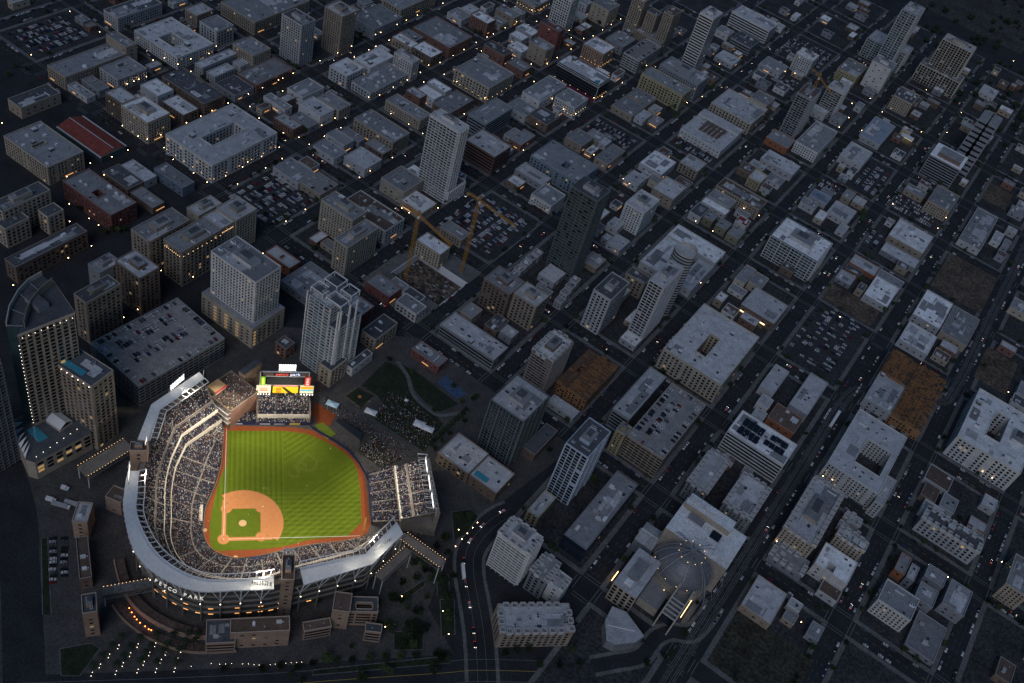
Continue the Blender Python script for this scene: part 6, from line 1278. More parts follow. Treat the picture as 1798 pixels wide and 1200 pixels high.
# crowd --------------------------------------------------------------------
def crowd(name,label,P_,world=False,W_=None):
    cm=[mat('cloth_'+n,c,.85,0) for n,c in(('navy',(.02,.025,.05)),('black',(.02,.02,.022)),('white',(.75,.74,.72)),('grey',(.2,.2,.21)),('brown',(.12,.07,.045)),('red',(.3,.03,.03)),('sand',(.42,.32,.2)),('sky',(.15,.25,.4)))]+[M['skin'],mat('hair_dark',(.035,.024,.018),.7,0)] if not bpy.data.materials.get('cloth_navy') else [bpy.data.materials['cloth_'+n] for n in('navy','black','white','grey','brown','red','sand','sky')]+[M['skin'],bpy.data.materials['hair_dark']]
    v=[];f=[];mi=[]
    W_=W_ or [30,26,17,9,5,4,4,5]
    for u,w_,z in P_:
        x,y=(u,w_) if world else fw(u,w_)
        a=CR.uniform(0,PI); h=CR.uniform(.75,1.25); c,s=math.cos(a),math.sin(a); cm_=CR.choices(range(8),W_)[0]; hd=8 if CR.random()<.33 else (9 if CR.random()<.75 else 2)
        for (b0,b1,wd0,wd1,dp,m_) in((.0,h,.26,.2,.17,cm_),(h,h+.27,.12,.1,.11,hd)):
            n=len(v)
            for zz,wd in((b0,wd0),(b1,wd1)):
                for p,q in((-wd,-dp),(wd,-dp),(wd,dp),(-wd,dp)): v.append((x+p*c-q*s,y+p*s+q*c,z+zz))
            for q in((0,1,5,4),(1,2,6,5),(2,3,7,6),(3,0,4,7),(4,5,6,7)): f.append(tuple(n+i for i in q)); mi.append(m_)
    me=bpy.data.meshes.new(name); me.from_pydata(v,[],f)
    for m_ in cm: me.materials.append(m_)
    me.polygons.foreach_set('material_index',mi); me.update(); o=bpy.data.objects.new(name,me); COL.objects.link(o); return tag(o,label,'crowd',None,'stuff')
crowd('crowd','dense crowd of spectators filling every stand of the floodlit ballpark',PEOPLE)
PP=[]
while len(PP)<850:
    x,y=CR.uniform(105,178),CR.uniform(-342,-296)
    if inpoly(x,y,PARKCROWD): PP.append((x,y,.16))
for B_ in(BERM[:4],BERM[4:]):
    n=0
    while n<330:
        x,y=CR.uniform(130,168),CR.uniform(-374,-348)
        if inpoly(x,y,B_): PP.append((x,y,1.2)); n+=1
for k in range(500):
    t=CR.random(); x,y=lerp((82,-352),(165,-345),t); PP.append((x+CR.uniform(-6,6),y+CR.uniform(-6,6),.12))
for k in range(350): PP.append((CR.uniform(205,222),CR.uniform(-412,-396),.12))
crowd('park_crowd','crowd sitting on the dark lawns and walking behind the outfield',PP,True,[26,28,6,14,8,7,4,8])
# players ------------------------------------------------------------------
def figure():
    bm=bpy.data.meshes.new('figure'); J=[(0,0,.95),(0,0,1.2),(0,0,1.45),(0,0,1.55),(0,0,1.7),(.13,0,.9),(.17,.05,.5),(.19,0,.08),(-.13,0,.9),(-.2,-.06,.5),(-.24,0,.08),(.2,0,1.42),(.33,.08,1.18),(.36,.25,1.0),(-.2,0,1.42),(-.34,.05,1.18),(-.38,.2,1.0),(.2,.14,.04),(-.24,.14,.04)]
    E=[(0,1),(1,2),(2,3),(3,4),(0,5),(5,6),(6,7),(0,8),(8,9),(9,10),(2,11),(11,12),(12,13),(2,14),(14,15),(15,16),(7,17),(10,18)]
    rad=[.15,.16,.17,.07,.12,.1,.075,.05,.1,.075,.05,.075,.055,.04,.075,.055,.04,.04,.04]
    bm.from_pydata(J,E,[]); o=bpy.data.objects.new('figure',bm); COL.objects.link(o)
    o.modifiers.new('s','SKIN'); 
    for v_,r_ in zip(bm.skin_vertices[0].data,rad): v_.radius=(r_,r_)
    bm.skin_vertices[0].data[0].use_root=True
    ss=o.modifiers.new('b','SUBSURF'); ss.levels=1
    dg_=bpy.context.evaluated_depsgraph_get(); dg_.update(); me=bpy.data.meshes.new_from_object(o.evaluated_get(dg_)); bpy.data.objects.remove(o)
    return me
FIG=figure()
def person(px,py,label,top,z=.22,group=None):
    me=FIG.copy(); me.materials.clear()
    for m_ in(top,M['shirt'],M['skin'],M['greycap']): me.materials.append(m_)
    for p in me.polygons:
        c=p.center; p.material_index=3 if c.z>1.72 or c.z<.1 else 2 if c.z>1.5 or (abs(c.x)>.3 and c.z<1.1) else 0 if c.z>.95 else 1
    o=bpy.data.objects.new('person',me); COL.objects.link(o); o.location=(*fw(px,py),z); o.rotation_euler=(0,0,R.uniform(0,6)); tag(o,label,'person',group)
for (u,v,l,t) in((17,20,'person in white uniform standing on the infield grass beside the mound','shirt'),(26,31,'person in white uniform near second base on the clay','shirt'),(28,43,'person in white uniform on the outfield grass behind the infield clay','shirt'),(30,43,'person in dark shirt on the outfield grass behind the infield clay','greycap'),(79,80,'person in white uniform in deep centre field near the track','shirt'),(1.5,69,'person in dark shirt on the left field grass by the foul line','greycap'),(2,28,'person in white uniform at third base on the foul line','shirt'),(-1,.8,'person in white uniform batting at home plate','shirt'),(-1.6,-1.7,'person in dark gear crouched behind home plate','greycap'),(-11,15,'person in white uniform on the warning track near third base stands','shirt'),(-5,-11,'person in white uniform on the warning track behind home plate','shirt'),(52,-6,'person in white uniform on the track in front of first base stands','shirt'),(60,45,'person in white uniform in right centre field','shirt')):
    person(u,v,l,M[t])

# ------------------------------------------------------------------ special buildings
def rel(P_,c): return [(p[0]-c[0],p[1]-c[1]) for p in P_]
# crescent hotel tower
c=(sum(p[0] for p in OMNI)/4,sum(p[1] for p in OMNI)/4); hb=thing('hotel_tower','tall cream hotel tower with a curved crescent wing at the left edge','hotel',(*c,0))
OB=rel(OMNI,c); g=MB(); g.prism(OB,0,116,WM['cream'],top=RM['rd']); g.build('wall',hb)
g=MB(); A=rel(OMNIA,c); g.prism(A,0,117,WM['teal'],top=RM['rd'])
for k in range(4):
    p,q=A[k],A[k+1]; d=Vector((q[0]-p[0],q[1]-p[1])).normalized(); n=(-d.y*.6,d.x*.6)
    g.prism([p,q,(q[0]-n[0],q[1]-n[1]),(p[0]-n[0],p[1]-n[1])],0,121,TRIM['cream'])
    g.tube((*lerp(A[k],A[9-k],.05),118),(*lerp(A[k],A[9-k],.95),118),.35,.35,M['metal'],4)
for k in range(5,9):
    p,q=A[k],A[k+1]; d=Vector((q[0]-p[0],q[1]-p[1])).normalized(); n=(-d.y*.5,d.x*.5)
    g.prism([p,q,(q[0]+n[0],q[1]+n[1]),(p[0]+n[0],p[1]+n[1])],116,123,WM['tan'])
g.build('crescent_wing',hb)
g=MB(); k=OB
for i in range(4):
    p,q=k[i],k[(i+1)%4]; d=Vector((q[0]-p[0],q[1]-p[1])).normalized(); 
g.prism([(x*1.02,y*1.02) for x,y in OB],114.6,116.6,TRIM['cream'],cap=False); g.build('parapet',hb)
g=MB(); g.box(-12,-4,116,2,4,121,WM['grey'],top=RM['rd']); g.build('penthouse',hb)
def polywin(root,P_,i,z0,z1,fh,sp,ww,wh,cap=100,litp=.02):
    p,q=P_[i],P_[(i+1)%len(P_)]; L=math.dist(p,q); a=math.atan2(q[1]-p[1],q[0]-p[0]); cx_,cy2=sum(x for x,_ in P_)/len(P_),sum(y for _,y in P_)/len(P_)
    d=Vector((q[0]-p[0],q[1]-p[1])).normalized(); n=Vector((d.y,-d.x)); mid=lerp(p,q,.5)
    if n.x*(mid[0]-cx_)+n.y*(mid[1]-cy2)<0: n=-n
    nn=int((L-1)/sp); rest=MB(); W=[]
    for fl in range(int((z1-z0)/fh)):
        for k in range(nn): W.append((lerp(p,q,(k+.5)/nn),z1-(fl+.5)*fh))
    for j,(u,z) in enumerate(W):
        kd='lit' if R.random()<litp else 'glass'
        if j<cap: inst('window',WIN[kd],root,(u[0]+n.x*.03,u[1]+n.y*.03,z),a,(ww,.14,wh))
        else:
            cs,sn=math.cos(a),math.sin(a)
            pts=[(u[0]+n.x*.09+sx_*cs*ww/2,u[1]+n.y*.09+sx_*sn*ww/2,z+sz*wh/2) for sx_,sz in((-1,-1),(1,-1),(1,1),(-1,1))]
            rest.face(pts,M[kd])
    if rest.f: rest.build('window',root,'stuff')
polywin(hb,OB,0,22,114,3.5,4.4,3,2.4,60); polywin(hb,OB,3,10,114,3.5,5,2.2,2,40)
e_=MB(); e_.ball((0,0,0),.2,M['lampw']); EL=e_.mesh('eave_lamp')
for k in range(9): p=lerp(OB[0],OB[1],(k+.5)/9); inst('eave_lamp',EL,hb,(p[0]+.8,p[1]-.2,112.5))
for k in range(26): p=lerp(OB[0],OB[3],.12); inst('eave_lamp',EL,hb,(p[0]-.5,p[1]-1.,10+k*3.7))
# podium with pool
c=(sum(p[0] for p in PODIUM)/len(PODIUM),sum(p[1] for p in PODIUM)/len(PODIUM)); pb=thing('hotel_podium','hotel podium with teal pool deck, white tent and row of fan shaped sails','hotel',(*c,0))
P_=rel(PODIUM,c); g=MB(); g.prism(P_,0,20,WM['cream'],top=RM['rd']); g.build('wall',pb)
g=MB(); g.prism(rel(OPOOL,c),20,20.3,M['water']); g.build('pool',pb)
T_=rel(OTENT,c); m0=lerp(T_[0],T_[1],.5); m1=lerp(T_[2],T_[3],.5); g=MB()
g.face([(*T_[0],22.6),(*m0,26),(*m1,26),(*T_[3],22.6)],M['tent']); g.face([(*m0,26),(*T_[1],22.6),(*T_[2],22.6),(*m1,26)],M['tent']); g.prism(T_,20,22.5,TRIM['cream'],cap=False); g.build('tent_roof',pb)
for k in range(6):
    e=[P_[0],P_[8],P_[7],P_[6]]; s=k*3/6; i=min(2,int(s)); p=lerp(e[i],e[i+1],s-i); q=lerp(e[i],e[i+1],min(1,s-i+.42)); cc=lerp(p,(0,0),.32)
    g=MB(); g.face([(*p,20.5),(*q,20.5),(*cc,25)],M['tent']); g.face([(*cc,24.9),(*q,20.4),(*p,20.4)],M['tent']); g.build('sail',pb)
for k in range(7): p=lerp(P_[5],P_[3],k/7); inst('eave_lamp',EL,pb,(p[0]*.85,p[1]*.85,21.5))
polywin(pb,P_,4,6,18,4,6,4.4,2.6,40,.1)
# red roofed hall
x0,y0,x1,y1=HALL; h=thing('market_hall','long hall with dark red gabled roof and pale eaves beside the cream courtyard flats','hall',((x0+x1)/2,(y0+y1)/2,.15)); w_,d_=(x1-x0)/2,(y1-y0)/2
g=MB(); g.box(-w_,-d_,0,w_,d_,7,WM['teal']); 
for s in(-1,1): g.face([(s*w_,-d_,7),(s*w_,d_,7),(s*w_,0,11)][::s],WM['tan'])
g.build('wall',h)
g=MB(); g.face([(-w_,-d_-1,6.9),(w_,-d_-1,6.9),(w_,0,11.2),(-w_,0,11.2)],M['terr']); g.face([(-w_,0,11.2),(w_,0,11.2),(w_,d_+1,6.9),(-w_,d_+1,6.9)],M['terr']); g.build('roof',h)
g=MB(); g.box(-w_,-.35,11.1,w_,.35,11.5,TRIM['lgrey'])
for s in(-1,1): g.box(-w_,s*(d_+1)-.9,6.5,w_,s*(d_+1)+.9,7.1,TRIM['lgrey'])
g.build('eaves',h)
# stepped pyramid tower
a=PYR['a']; bq=PYR['b']; c=((bq[0]+bq[2])/2,(bq[1]+bq[3])/2); py=thing('stepped_tower','stepped pyramid shaped office slab with white flat roofed block in front, upper right','office building',(*c,.15))
x0,y0,x1,y1=a[0]-c[0],a[1]-c[1],a[2]-c[0],a[3]-c[1]
g=MB(); g.box(x0,y0,0,x1,y1,30,WM['grey'],top=RM['rw']); g.box(x0+8,y0+7,30,x1-4,y1-9,33,WM['lgrey'],top=RM['rg']); g.box(x0+8,y0+6,30,x1-4,y0+9,34,WM['brown']); g.build('front_block',py)
for fl in range(8): inst('window',WIN['glass'],py,((x0+x1)/2,y0-.03,2.5+fl*3.5),0,(x1-x0-2,.1,1.9)); inst('window',WIN['glass'],py,(x0-.03,(y0+y1)/2,2.5+fl*3.5),0,(.1,y1-y0-2,1.9))
hx,hy=(bq[2]-bq[0])/2,(bq[3]-bq[1])/2
for side in(-1,1):
    g=MB(); N_=11
    for k in range(N_):
        xa=side*hx*.3; ww=hx*.42; yy0=-hy+8+k*(hy*.75)/N_; yy1=hy-2-k*(hy*.65)/N_
        g.box(xa-ww+k*.12,yy0,k*5.4,xa+ww-k*.12,yy1,(k+1)*5.4,WM['grey'],top=RM['rg'])
        for f in range(int((yy1-yy0)/5)):
            y=yy0+f*5; g.box(xa+side*(ww-k*.12)-(.5 if side<0 else 0),y,k*5.4,xa+side*(ww-k*.12)+(.5 if side>0 else 0),y+.9,(k+1)*5.4+1,TRIM['grey']); g.box(xa-side*(ww-k*.12)-.3,y,k*5.4,xa-side*(ww-k*.12)+.3,y+.9,(k+1)*5.4+1,TRIM['grey'])
        g.box(xa-ww+k*.12+.4,yy0-.4,k*5.4+1.2,xa+ww-k*.12-.4,yy0+.1,k*5.4+3.6,M['glass'],bottom=True)
    g.build('stepped_slab',py)
# lit canopy
x0,y0,x1,y1=CANOPY; t=thing('filling_station_canopy','brightly lit yellow canopy of a filling station, upper right','canopy',((x0+x1)/2,(y0+y1)/2,.15))
g=MB(); g.box(-8,-5,4.6,8,5,5.4,M['tent'],bottom=True); g.build('canopy_roof',t); g=MB(); g.box(-8.1,-5.1,4.4,8.1,5.1,4.6,em('canopy_glow',(1,.8,.4),2.2),bottom=True); g.build('light_band',t)
g=MB()
for s,s2 in((-5,-3),(5,-3),(5,3),(-5,3)): g.tube((s,s2,0),(s,s2,4.6),.25,.25,M['wmetal'],6)
g.build('post',t)
# library
n=LIB['nbar']; c=LIB['dome']; lb=thing('domed_library','library with a large ribbed steel lattice dome, white roofs and rows of warm lamps','library',(*c,.15))
def rb(k): q=LIB[k]; return q[0]-c[0],q[1]-c[1],q[2]-c[0],q[3]-c[1]
g=MB(); q=rb('nbar'); g.box(q[0],q[1],0,q[2],q[3],34,WM['cream'],top=RM['rw']); 
t=rb('top'); g.box(t[0],t[1]-2,34,t[2],t[3]-.2,40,WM['cream'],top=RM['rw']); g.box(t[0]+2,t[1]+2,40,t[0]+10,t[3]-2,41.5,RM['rl'],top=RM['rw']); g.box(t[0]+14,t[1]+2,40,t[0]+24,t[3]-3,42,RM['rl'],top=RM['rw'])
g.box(q[0]+9,q[3]-20,34,q[0]+22,q[3]-13,36,RM['rl'],top=RM['rg']); g.box(q[2]-15,q[1]+4,34,q[2]-3,q[1]+20,35.4,RM['rl'],top=RM['rw']); g.box(q[2]-24,q[3]-22,34,q[2]-16,q[3]-14,35,M['dmetal'],top=M['glass']); g.build('north_block',lb)
g=MB(); q=rb('sw'); g.box(*q[:2],0,q[2],q[3],22,WM['cream'],top=RM['rl']); g.box(q[0]+5,q[1]+12,22,q[2]-6,q[3]-10,24.5,RM['rg'],top=RM['rg']); g.box(q[0]+6,q[1]+5,22,q[2]-8,q[1]+10,24,RM['rw'],top=RM['rw']); g.build('south_west_block',lb)
for k in range(4):
    for f in range(5): inst('window',WIN['glass'],lb,(q[0]+2.6+k*5,q[1]-.03,19-f*4),0,(3,.14,2.6))
for k in range(7):
    for f in range(5): inst('window',WIN['glass'],lb,(q[2]+.03,q[1]+3+k*5.6,19-f*4),0,(.14,3.4,2.6))
g=MB(); q=rb('gable'); mx=(q[0]+q[2])/2; my=(q[1]+q[3])/2; g.box(*q[:2],0,q[2],q[3],13,WM['grey']); g.face([(q[0],q[1],13.05),(q[2],q[1],13.05),(q[2],my,16),(q[0],my,16)],RM['rl']); g.face([(q[0],my,16),(q[2],my,16),(q[2],q[3],13.05),(q[0],q[3],13.05)],RM['rl']); g.box(q[0],my-.3,15.7,q[2],my+.3,16.3,M['tent']); g.build('gabled_hall',lb)
g=MB(); q=rb('low'); g.box(*q[:2],0,q[2],q[3],9,WM['cream'],top=RM['rg']); g.build('entrance_block',lb)
g=MB(); q=rb('south')
for x in(q[0],q[2]-1): g.box(x,q[1]-8,0,x+1,q[3]+6,22,TRIM['cream'])
for k in range(5): g.box(q[0]+1,q[1]-8+k*4,20.4,q[2]-1,q[1]-7.2+k*4,21.4,TRIM['cream'],bottom=True)
g.box(q[0]+1.05,q[1],0,q[2]-1.05,q[3]+12,12,WM['darkglass'],top=RM['rg']); g.build('glass_court_frame',lb)
RD=24.5; ZD=12.
g=MB(); g.tube((0,0,0),(0,0,ZD+4),RD*.93,RD*.93,WM['cream'],32)
g.ball((0,0,ZD),RD*.93,mat('dome_skin',(.2,.21,.23),.45,.15,.3,metal=.3),36,18,1.02); g.build('dome',lb)
g=MB()
def rib(pts,r_,m): 
    for k in range(len(pts)-1): g.tube(pts[k],pts[k+1],r_,r_,m,4,False)
SP=lambda th,ph,r_:(r_*math.sin(th)*math.cos(ph),r_*math.sin(th)*math.sin(ph),ZD+r_*1.02*math.cos(th))
for k in range(8): rib([SP(i*PI/2/14,k*PI/4+.3,RD) for i in range(15)],.34,M['metal'])
for j in range(1,22): rib([SP(j*PI/2/22,i*PI/24,RD*.99) for i in range(49)],.09,M['metal'])
for k in range(64): rib([SP(.25+i*(PI/2-.25)/9,k*PI/32,RD*.985) for i in range(10)],.07,M['metal'])
g.build('dome_lattice',lb)
# sail petals over the dome
g=MB()
for k,(p0,p1) in enumerate(((1.1,2.6),(2.7,4.0),(-.6,.9))):
    for i in range(10):
        for j in range(6):
            P4=[SP((i+a)*PI/2/10*.95,p0+(p1-p0)*(j+b_)/6*(.45+.55*(i+a)/10),RD*1.09+.6*(i+a)) for a,b_ in((0,0),(1,0),(1,1),(0,1))]
            if (i+j)%1==0: g.tube(P4[0],P4[1],.12,.12,M['metal'],3,False); g.tube(P4[1],P4[2],.1,.1,M['metal'],3,False)
    rib([SP(i*PI/2/12*.95,p0,RD*1.09+.5*i) for i in range(13)],.3,M['metal']); rib([SP(i*PI/2/12*.95,p1,RD*1.09+.5*i) for i in range(13)],.3,M['metal'])
g.build('dome_sail',lb)
g=MB(); g.ball((0,0,0),.26,M['lampd']); LM=g.mesh('dome_lamp')
for k in range(11): inst('dome_lamp',LM,lb,SP(.42,k*PI/5.5-.3,RD*1.04))
for ph in(-2.6,-2.2,-1.8,-1.4,-1.05): inst('dome_lamp',LM,lb,SP(1.22,ph,RD*1.06))
inst('dome_lamp',LM,lb,(-2,-24,9),0,(1.5,1.5,1.5))
for nm in('strip','strip2'):
    (ax,ay),(bx,by)=LIB[nm]; g=MB()
    for k in range(9): x,y=lerp((ax-c[0],ay-c[1]),(bx-c[0],by-c[1]),(k+.5)/9); g.box(x-.3,y-.75,3.6,x+.3,y+.75,4.2,M['litw'],bottom=True)
    g.build('light_strip',lb)
t=MB(); cc=(sum(p[0] for p in THEA)/7,sum(p[1] for p in THEA)/7); th=thing('round_fronted_theatre','low blue grey building with a rounded front below the domed library','building',(*cc,.15)); t.prism(rel(THEA,cc),0,10,WM['grey'],top=RM['rl']); t.build('wall',th)
t=MB(); t.tube((-9,-4.2,10.2),(9,5.5,10.2),.35,.35,M['tent'],4); t.build('roof_ridge',th)
g=MB(); g.prism(GPOOL,.05,.4,M['water']); cp=tag(g.build('swimming_pool'),'teal garden pool between grey townhouses at the green tower foot','pool')
g=MB(); g.prism(GLAWN,.05,.3,M['grassd']); struct(g.build('garden_lawn'))
# tower cranes
def crane(D,zb,label,jd=1.,mast_r=1.25):
    (bx,by),zt,tips=D; t=thing('tower_crane',label,'crane',(bx,by,zb)); H=zt-zb; m_=M['crane']
    def truss(mb,a,b,r_,seg,n=4):
        a,b=Vector(a),Vector(b); d=(b-a).normalized(); u=Vector((0,0,1)) if abs(d.z)<.9 else Vector((1,0,0)); u=(u-d*u.dot(d)).normalized(); w_=d.cross(u); L=(b-a).length; K_=max(2,int(L/seg))
        cs=[u*r_+w_*r_,u*r_-w_*r_,-u*r_-w_*r_,-u*r_+w_*r_]
        for q in cs: mb.tube(a+q,b+q,.19,.19,m_,4)
        for k in range(K_):
            p,q=a+d*(L*k/K_),a+d*(L*(k+1)/K_)
            for i in range(4):
                i2=(i+1)%4
                mb.tube(p+cs[i if k%2 else i2],q+cs[i2 if k%2 else i],.12,.12,m_,3,False)
    g=MB(); truss(g,(0,0,0),(0,0,H),mast_r,2.6); g.build('mast',t)
    L0=(tips[0][0]-bx,tips[0][1]-by); L1=(tips[1][0]-bx,tips[1][1]-by)
    if math.hypot(*L0)>math.hypot(*L1): L0,L1=L1,L0
    a=math.atan2(L1[1],L1[0]); l1=math.hypot(*L1); l0=min(math.hypot(*L0),18)
    g=MB(); truss(g,(1,0,H+1.4),(l1,0,H+1.4),.75,2.2); o=g.build('jib',t); o.rotation_euler=(0,0,a)
    g=MB(); truss(g,(-1,0,H+1.4),(-l0,0,H+1.4),.75,2.2); g.box(-l0-1,-1,H-1.4,-l0+2.4,1,H+.6,M['conc'],bottom=True); o=g.build('counter_jib',t); o.rotation_euler=(0,0,a)
    g=MB(); truss(g,(0,0,H),(0,0,H+7),.7,2); g.tube((0,0,H+7),(-l0*.9,0,H+2.1),.1,.1,M['dmetal'],4); g.tube((0,0,H+7),(l1*.6,0,H+2.1),.1,.1,M['dmetal'],4); o=g.build('tower_peak',t); o.rotation_euler=(0,0,a)
    g=MB(); g.box(.9,-2.2,H-1,2.7,-.6,H+1.2,M['tent'],bottom=True); o=g.build('cab',t); o.rotation_euler=(0,0,a)
    g=MB(); g.tube((l1*.55,0,H),(l1*.55,0,H-16),.06,.06,M['dmetal'],4); g.box(l1*.55-.3,-.3,H-17,l1*.55+.3,.3,H-16,m_,bottom=True); o=g.build('hook',t); o.rotation_euler=(0,0,a)
    return t
crane(CRANE1,-8,'left orange tower crane standing in the construction pit')
crane(CRANE2,-8,'right orange tower crane standing at the far corner of the construction pit')
crane(CRANE3,0,'pale tower crane beside the unfinished slab at the upper right')
a_,b_,c_,d_=PIT; n=0
for k in range(70):
    pass
g=MB()
for k in range(160):
    x,y=R.uniform(a_+2,c_-2),R.uniform(b_+2,d_-4); s=R.uniform(.5,2.2); m_=R.choice([M['conc'],M['yard'],M['yard'],M['dmetal'],TRIM['grey']]); hh=R.uniform(.2,1.6)
    g.box(x-s,y-s*.4,-8,x+s,y+s*.5,-8+hh,m_)
tag(g.build('building_materials'),'heaps of building materials strewn over the construction pit floor','building materials',None,'stuff')
# ------------------------------------------------------------------ trees
def crown_mesh(seed,m,palm=False):
    r=random.Random(seed); g=MB()
    if palm:
        for k in range(16):
            a=k*2*PI/16+r.uniform(-.1,.1); up=r.uniform(.1,.7)
            pts=[(0,0,0)]
            for i in range(1,5): t=i/4; pts.append((math.cos(a)*t*2.6,math.sin(a)*t*2.6,up*t*2.2-t*t*1.9))
            n=(-math.sin(a)*.32,math.cos(a)*.32)
            for i in range(4):
                w0,w1=(1,.9,.75,.45,.08)[i],(1,.9,.75,.45,.08)[i+1]; p,q=pts[i],pts[i+1]
                g.face([(p[0]+n[0]*w0,p[1]+n[1]*w0,p[2]-.12),(p[0],p[1],p[2]),(q[0],q[1],q[2]),(q[0]+n[0]*w1,q[1]+n[1]*w1,q[2]-.12)],m); g.face([(p[0],p[1],p[2]),(p[0]-n[0]*w0,p[1]-n[1]*w0,p[2]-.12),(q[0]-n[0]*w1,q[1]-n[1]*w1,q[2]-.12),(q[0],q[1],q[2])],m)
        return g.mesh('crown')
    cl=[(r.uniform(-.55,.55),r.uniform(-.55,.55),r.uniform(-.35,.5),r.uniform(.3,.52)) for _ in range(13)]
    for x,y,z,s in cl:
        for k in range(34):
            d=Vector((r.gauss(0,1),r.gauss(0,1),r.gauss(0,1))).normalized()*s*r.uniform(.55,1.05); p=Vector((x,y,z))+d; u=Vector((r.gauss(0,1),r.gauss(0,1),r.gauss(0,1))).normalized(); v=u.orthogonal().normalized(); l=r.uniform(.08,.16)
            g.face([tuple(p-u*l-v*l*.7),tuple(p+u*l-v*l*.7),tuple(p+u*l+v*l*.7),tuple(p-u*l+v*l*.7)],m)
    return g.mesh('crown')
CRN=[crown_mesh(k,M['leaf'] if k%2 else M['leafd']) for k in range(6)]; CRP=crown_mesh(9,M['leafd'],True)
def trunk_mesh(palm=False):
    g=MB()
    if palm: g.tube((0,0,0),(.1,0,1),.035,.022,M['bark'],6); return g.mesh('trunk')
    g.tube((0,0,0),(0,0,.55),.07,.05,M['bark'],6)
    for a in(0,2.1,4.2): g.tube((0,0,.5),(.32*math.cos(a),.32*math.sin(a),.95),.035,.015,M['bark'],4)
    return g.mesh('trunk')
TRK,TRP=trunk_mesh(),trunk_mesh(True)
TQ=[]
def tree(x,y,r,label,group,z=.15,big=False): TQ.append((x,y,r,label,group,z))
def tree_(x,y,r,label,group,z=.15,big=False):
    h=r*1.5; t=thing('leafy_tree',label,'tree',(x,y,z),R.uniform(0,6),group)
    inst('trunk',TRK,t,(0,0,0),0,(h,h,h)); inst('crown',CRN[R.randrange(6)],t,(0,0,h*1.05),R.uniform(0,6),(r,r,r*R.uniform(.75,1)))
def tlab(s,x,y): return s+' near the '+near(x,y)
GC={}
for x,y,r in TREES:
    if inside(x,y,-1): continue
    l=tlab('round dark leafy tree' if r<7 else 'large spreading leafy tree',x,y); tree(x,y,r*.62,l,l)
for k in range(70):
    u,v=R.uniform(-105,150),R.uniform(-150,-72); x,y=fw(u,v)
    if inside(x,y,3) or not vis(x,y,0,0) or (-100<u<-15 and v>-105): continue
    l=tlab('dark leafy tree by the tracks',x,y) if u<-40 else tlab('dark leafy plaza tree',x,y); tree(x,y,R.uniform(2,4.2),l,l)
for k in range(26):
    x,y=R.uniform(228,262),R.uniform(-475,-385)
    if inside(x,y,2): continue
    l=tlab('leafy plaza tree right of ballpark',x,y); tree(x,y,R.uniform(2,4),l,l)
n=0
for i,j,x0,y0,x1,y1 in BLK:
    for k in range(34):
        s=R.randrange(4); t=R.random(); d=2.2
        x,y=((x0+(x1-x0)*t,y0+d),(x0+(x1-x0)*t,y1-d),(x0+d,y0+(y1-y0)*t),(x1-d,y0+(y1-y0)*t))[s]
        if R.random()<.8 or inside(x,y,1.2) or not vis(x,y,4): continue
        l=tlab('small dark street tree',x,y); tree(x,y,R.uniform(1.7,3.2),l,l); n+=1
TQ.sort(key=lambda t:(t[0]-CX)**2+(t[1]-CY)**2-(3e5 if t[2]>4.5 else 0))
for t in TQ[:296]: tree_(*t)
g=MB()
for x,y,r,_,_,z in TQ[296:]:
    h=r*1.5; src=CRN[R.randrange(6)]; n_=len(g.v); g.v+=[(x+v.co.x*r,y+v.co.y*r,z+h*1.05+v.co.z*r*.9) for v in src.vertices]; mi=g.mi(src.materials[0])
    for p in src.polygons: g.f.append(tuple(n_+q for q in p.vertices)); g.m.append(mi)
    g.tube((x,y,z),(x,y,z+h),h*.06,h*.04,M['bark'],5)
tag(g.build('street_trees'),'small dark street trees along the more distant city streets','trees',None,'stuff')
g=MB(); g.ball((0,0,0),.2,M['lampw'],6,4); ULM=g.mesh('uplight')
for x,y in PALMS:
    x+=R.uniform(-.5,.5); t=thing('palm_tree','palm tree standing in the lamp dotted plaza at the bottom left','tree',(x-1.2,y+2.2,.1),R.uniform(0,6),'palm trees on the dark plaza')
    inst('trunk',TRP,t,(0,0,0),0,(8,8,8.5)); inst('crown',CRP,t,(.8,0,8.5),0,(1.25,1.25,1.25))
    for sx_ in(0,2.6):
        q=thing('ground_light','small bright ground light at the foot of a plaza palm, bottom left','lamp',(x+sx_*.5-.4,y-sx_*.8,.1),0,'ground lights under the plaza palms'); inst('glow',ULM,q,(0,0,.5)); m_=CYL if 'CYL' in globals() else None
        if m_ is None:
            gg=MB(); gg.tube((0,0,0),(0,0,.3),.25,.2,M['dmetal'],6); CYL=gg.mesh('base')
        inst('base',CYL,q)
for x,y in BOLL: q=thing('bollard_light','short lit bollard on the walk along the stone ballpark offices','lamp',(x,y,.12),0,'bollards along the office walk'); inst('post',CYL,q,(0,0,0),0,(.8,.8,2.6)); inst('glow',ULM,q,(0,0,1),0,(.8,.8,.8))
g=MB(); g.ball((0,0,0),.4,M['red'],6,4); RL=g.mesh('glow')
for x,y in REDL: q=thing('wall_light','red glowing wall light in the curved row beside the plaza, bottom left','lamp',(x,y,.5),0,'red lights of the curved plaza row'); inst('glow',RL,q,(0,0,1)); inst('base',CYL,q,(0,0,0),0,(1,1,2))
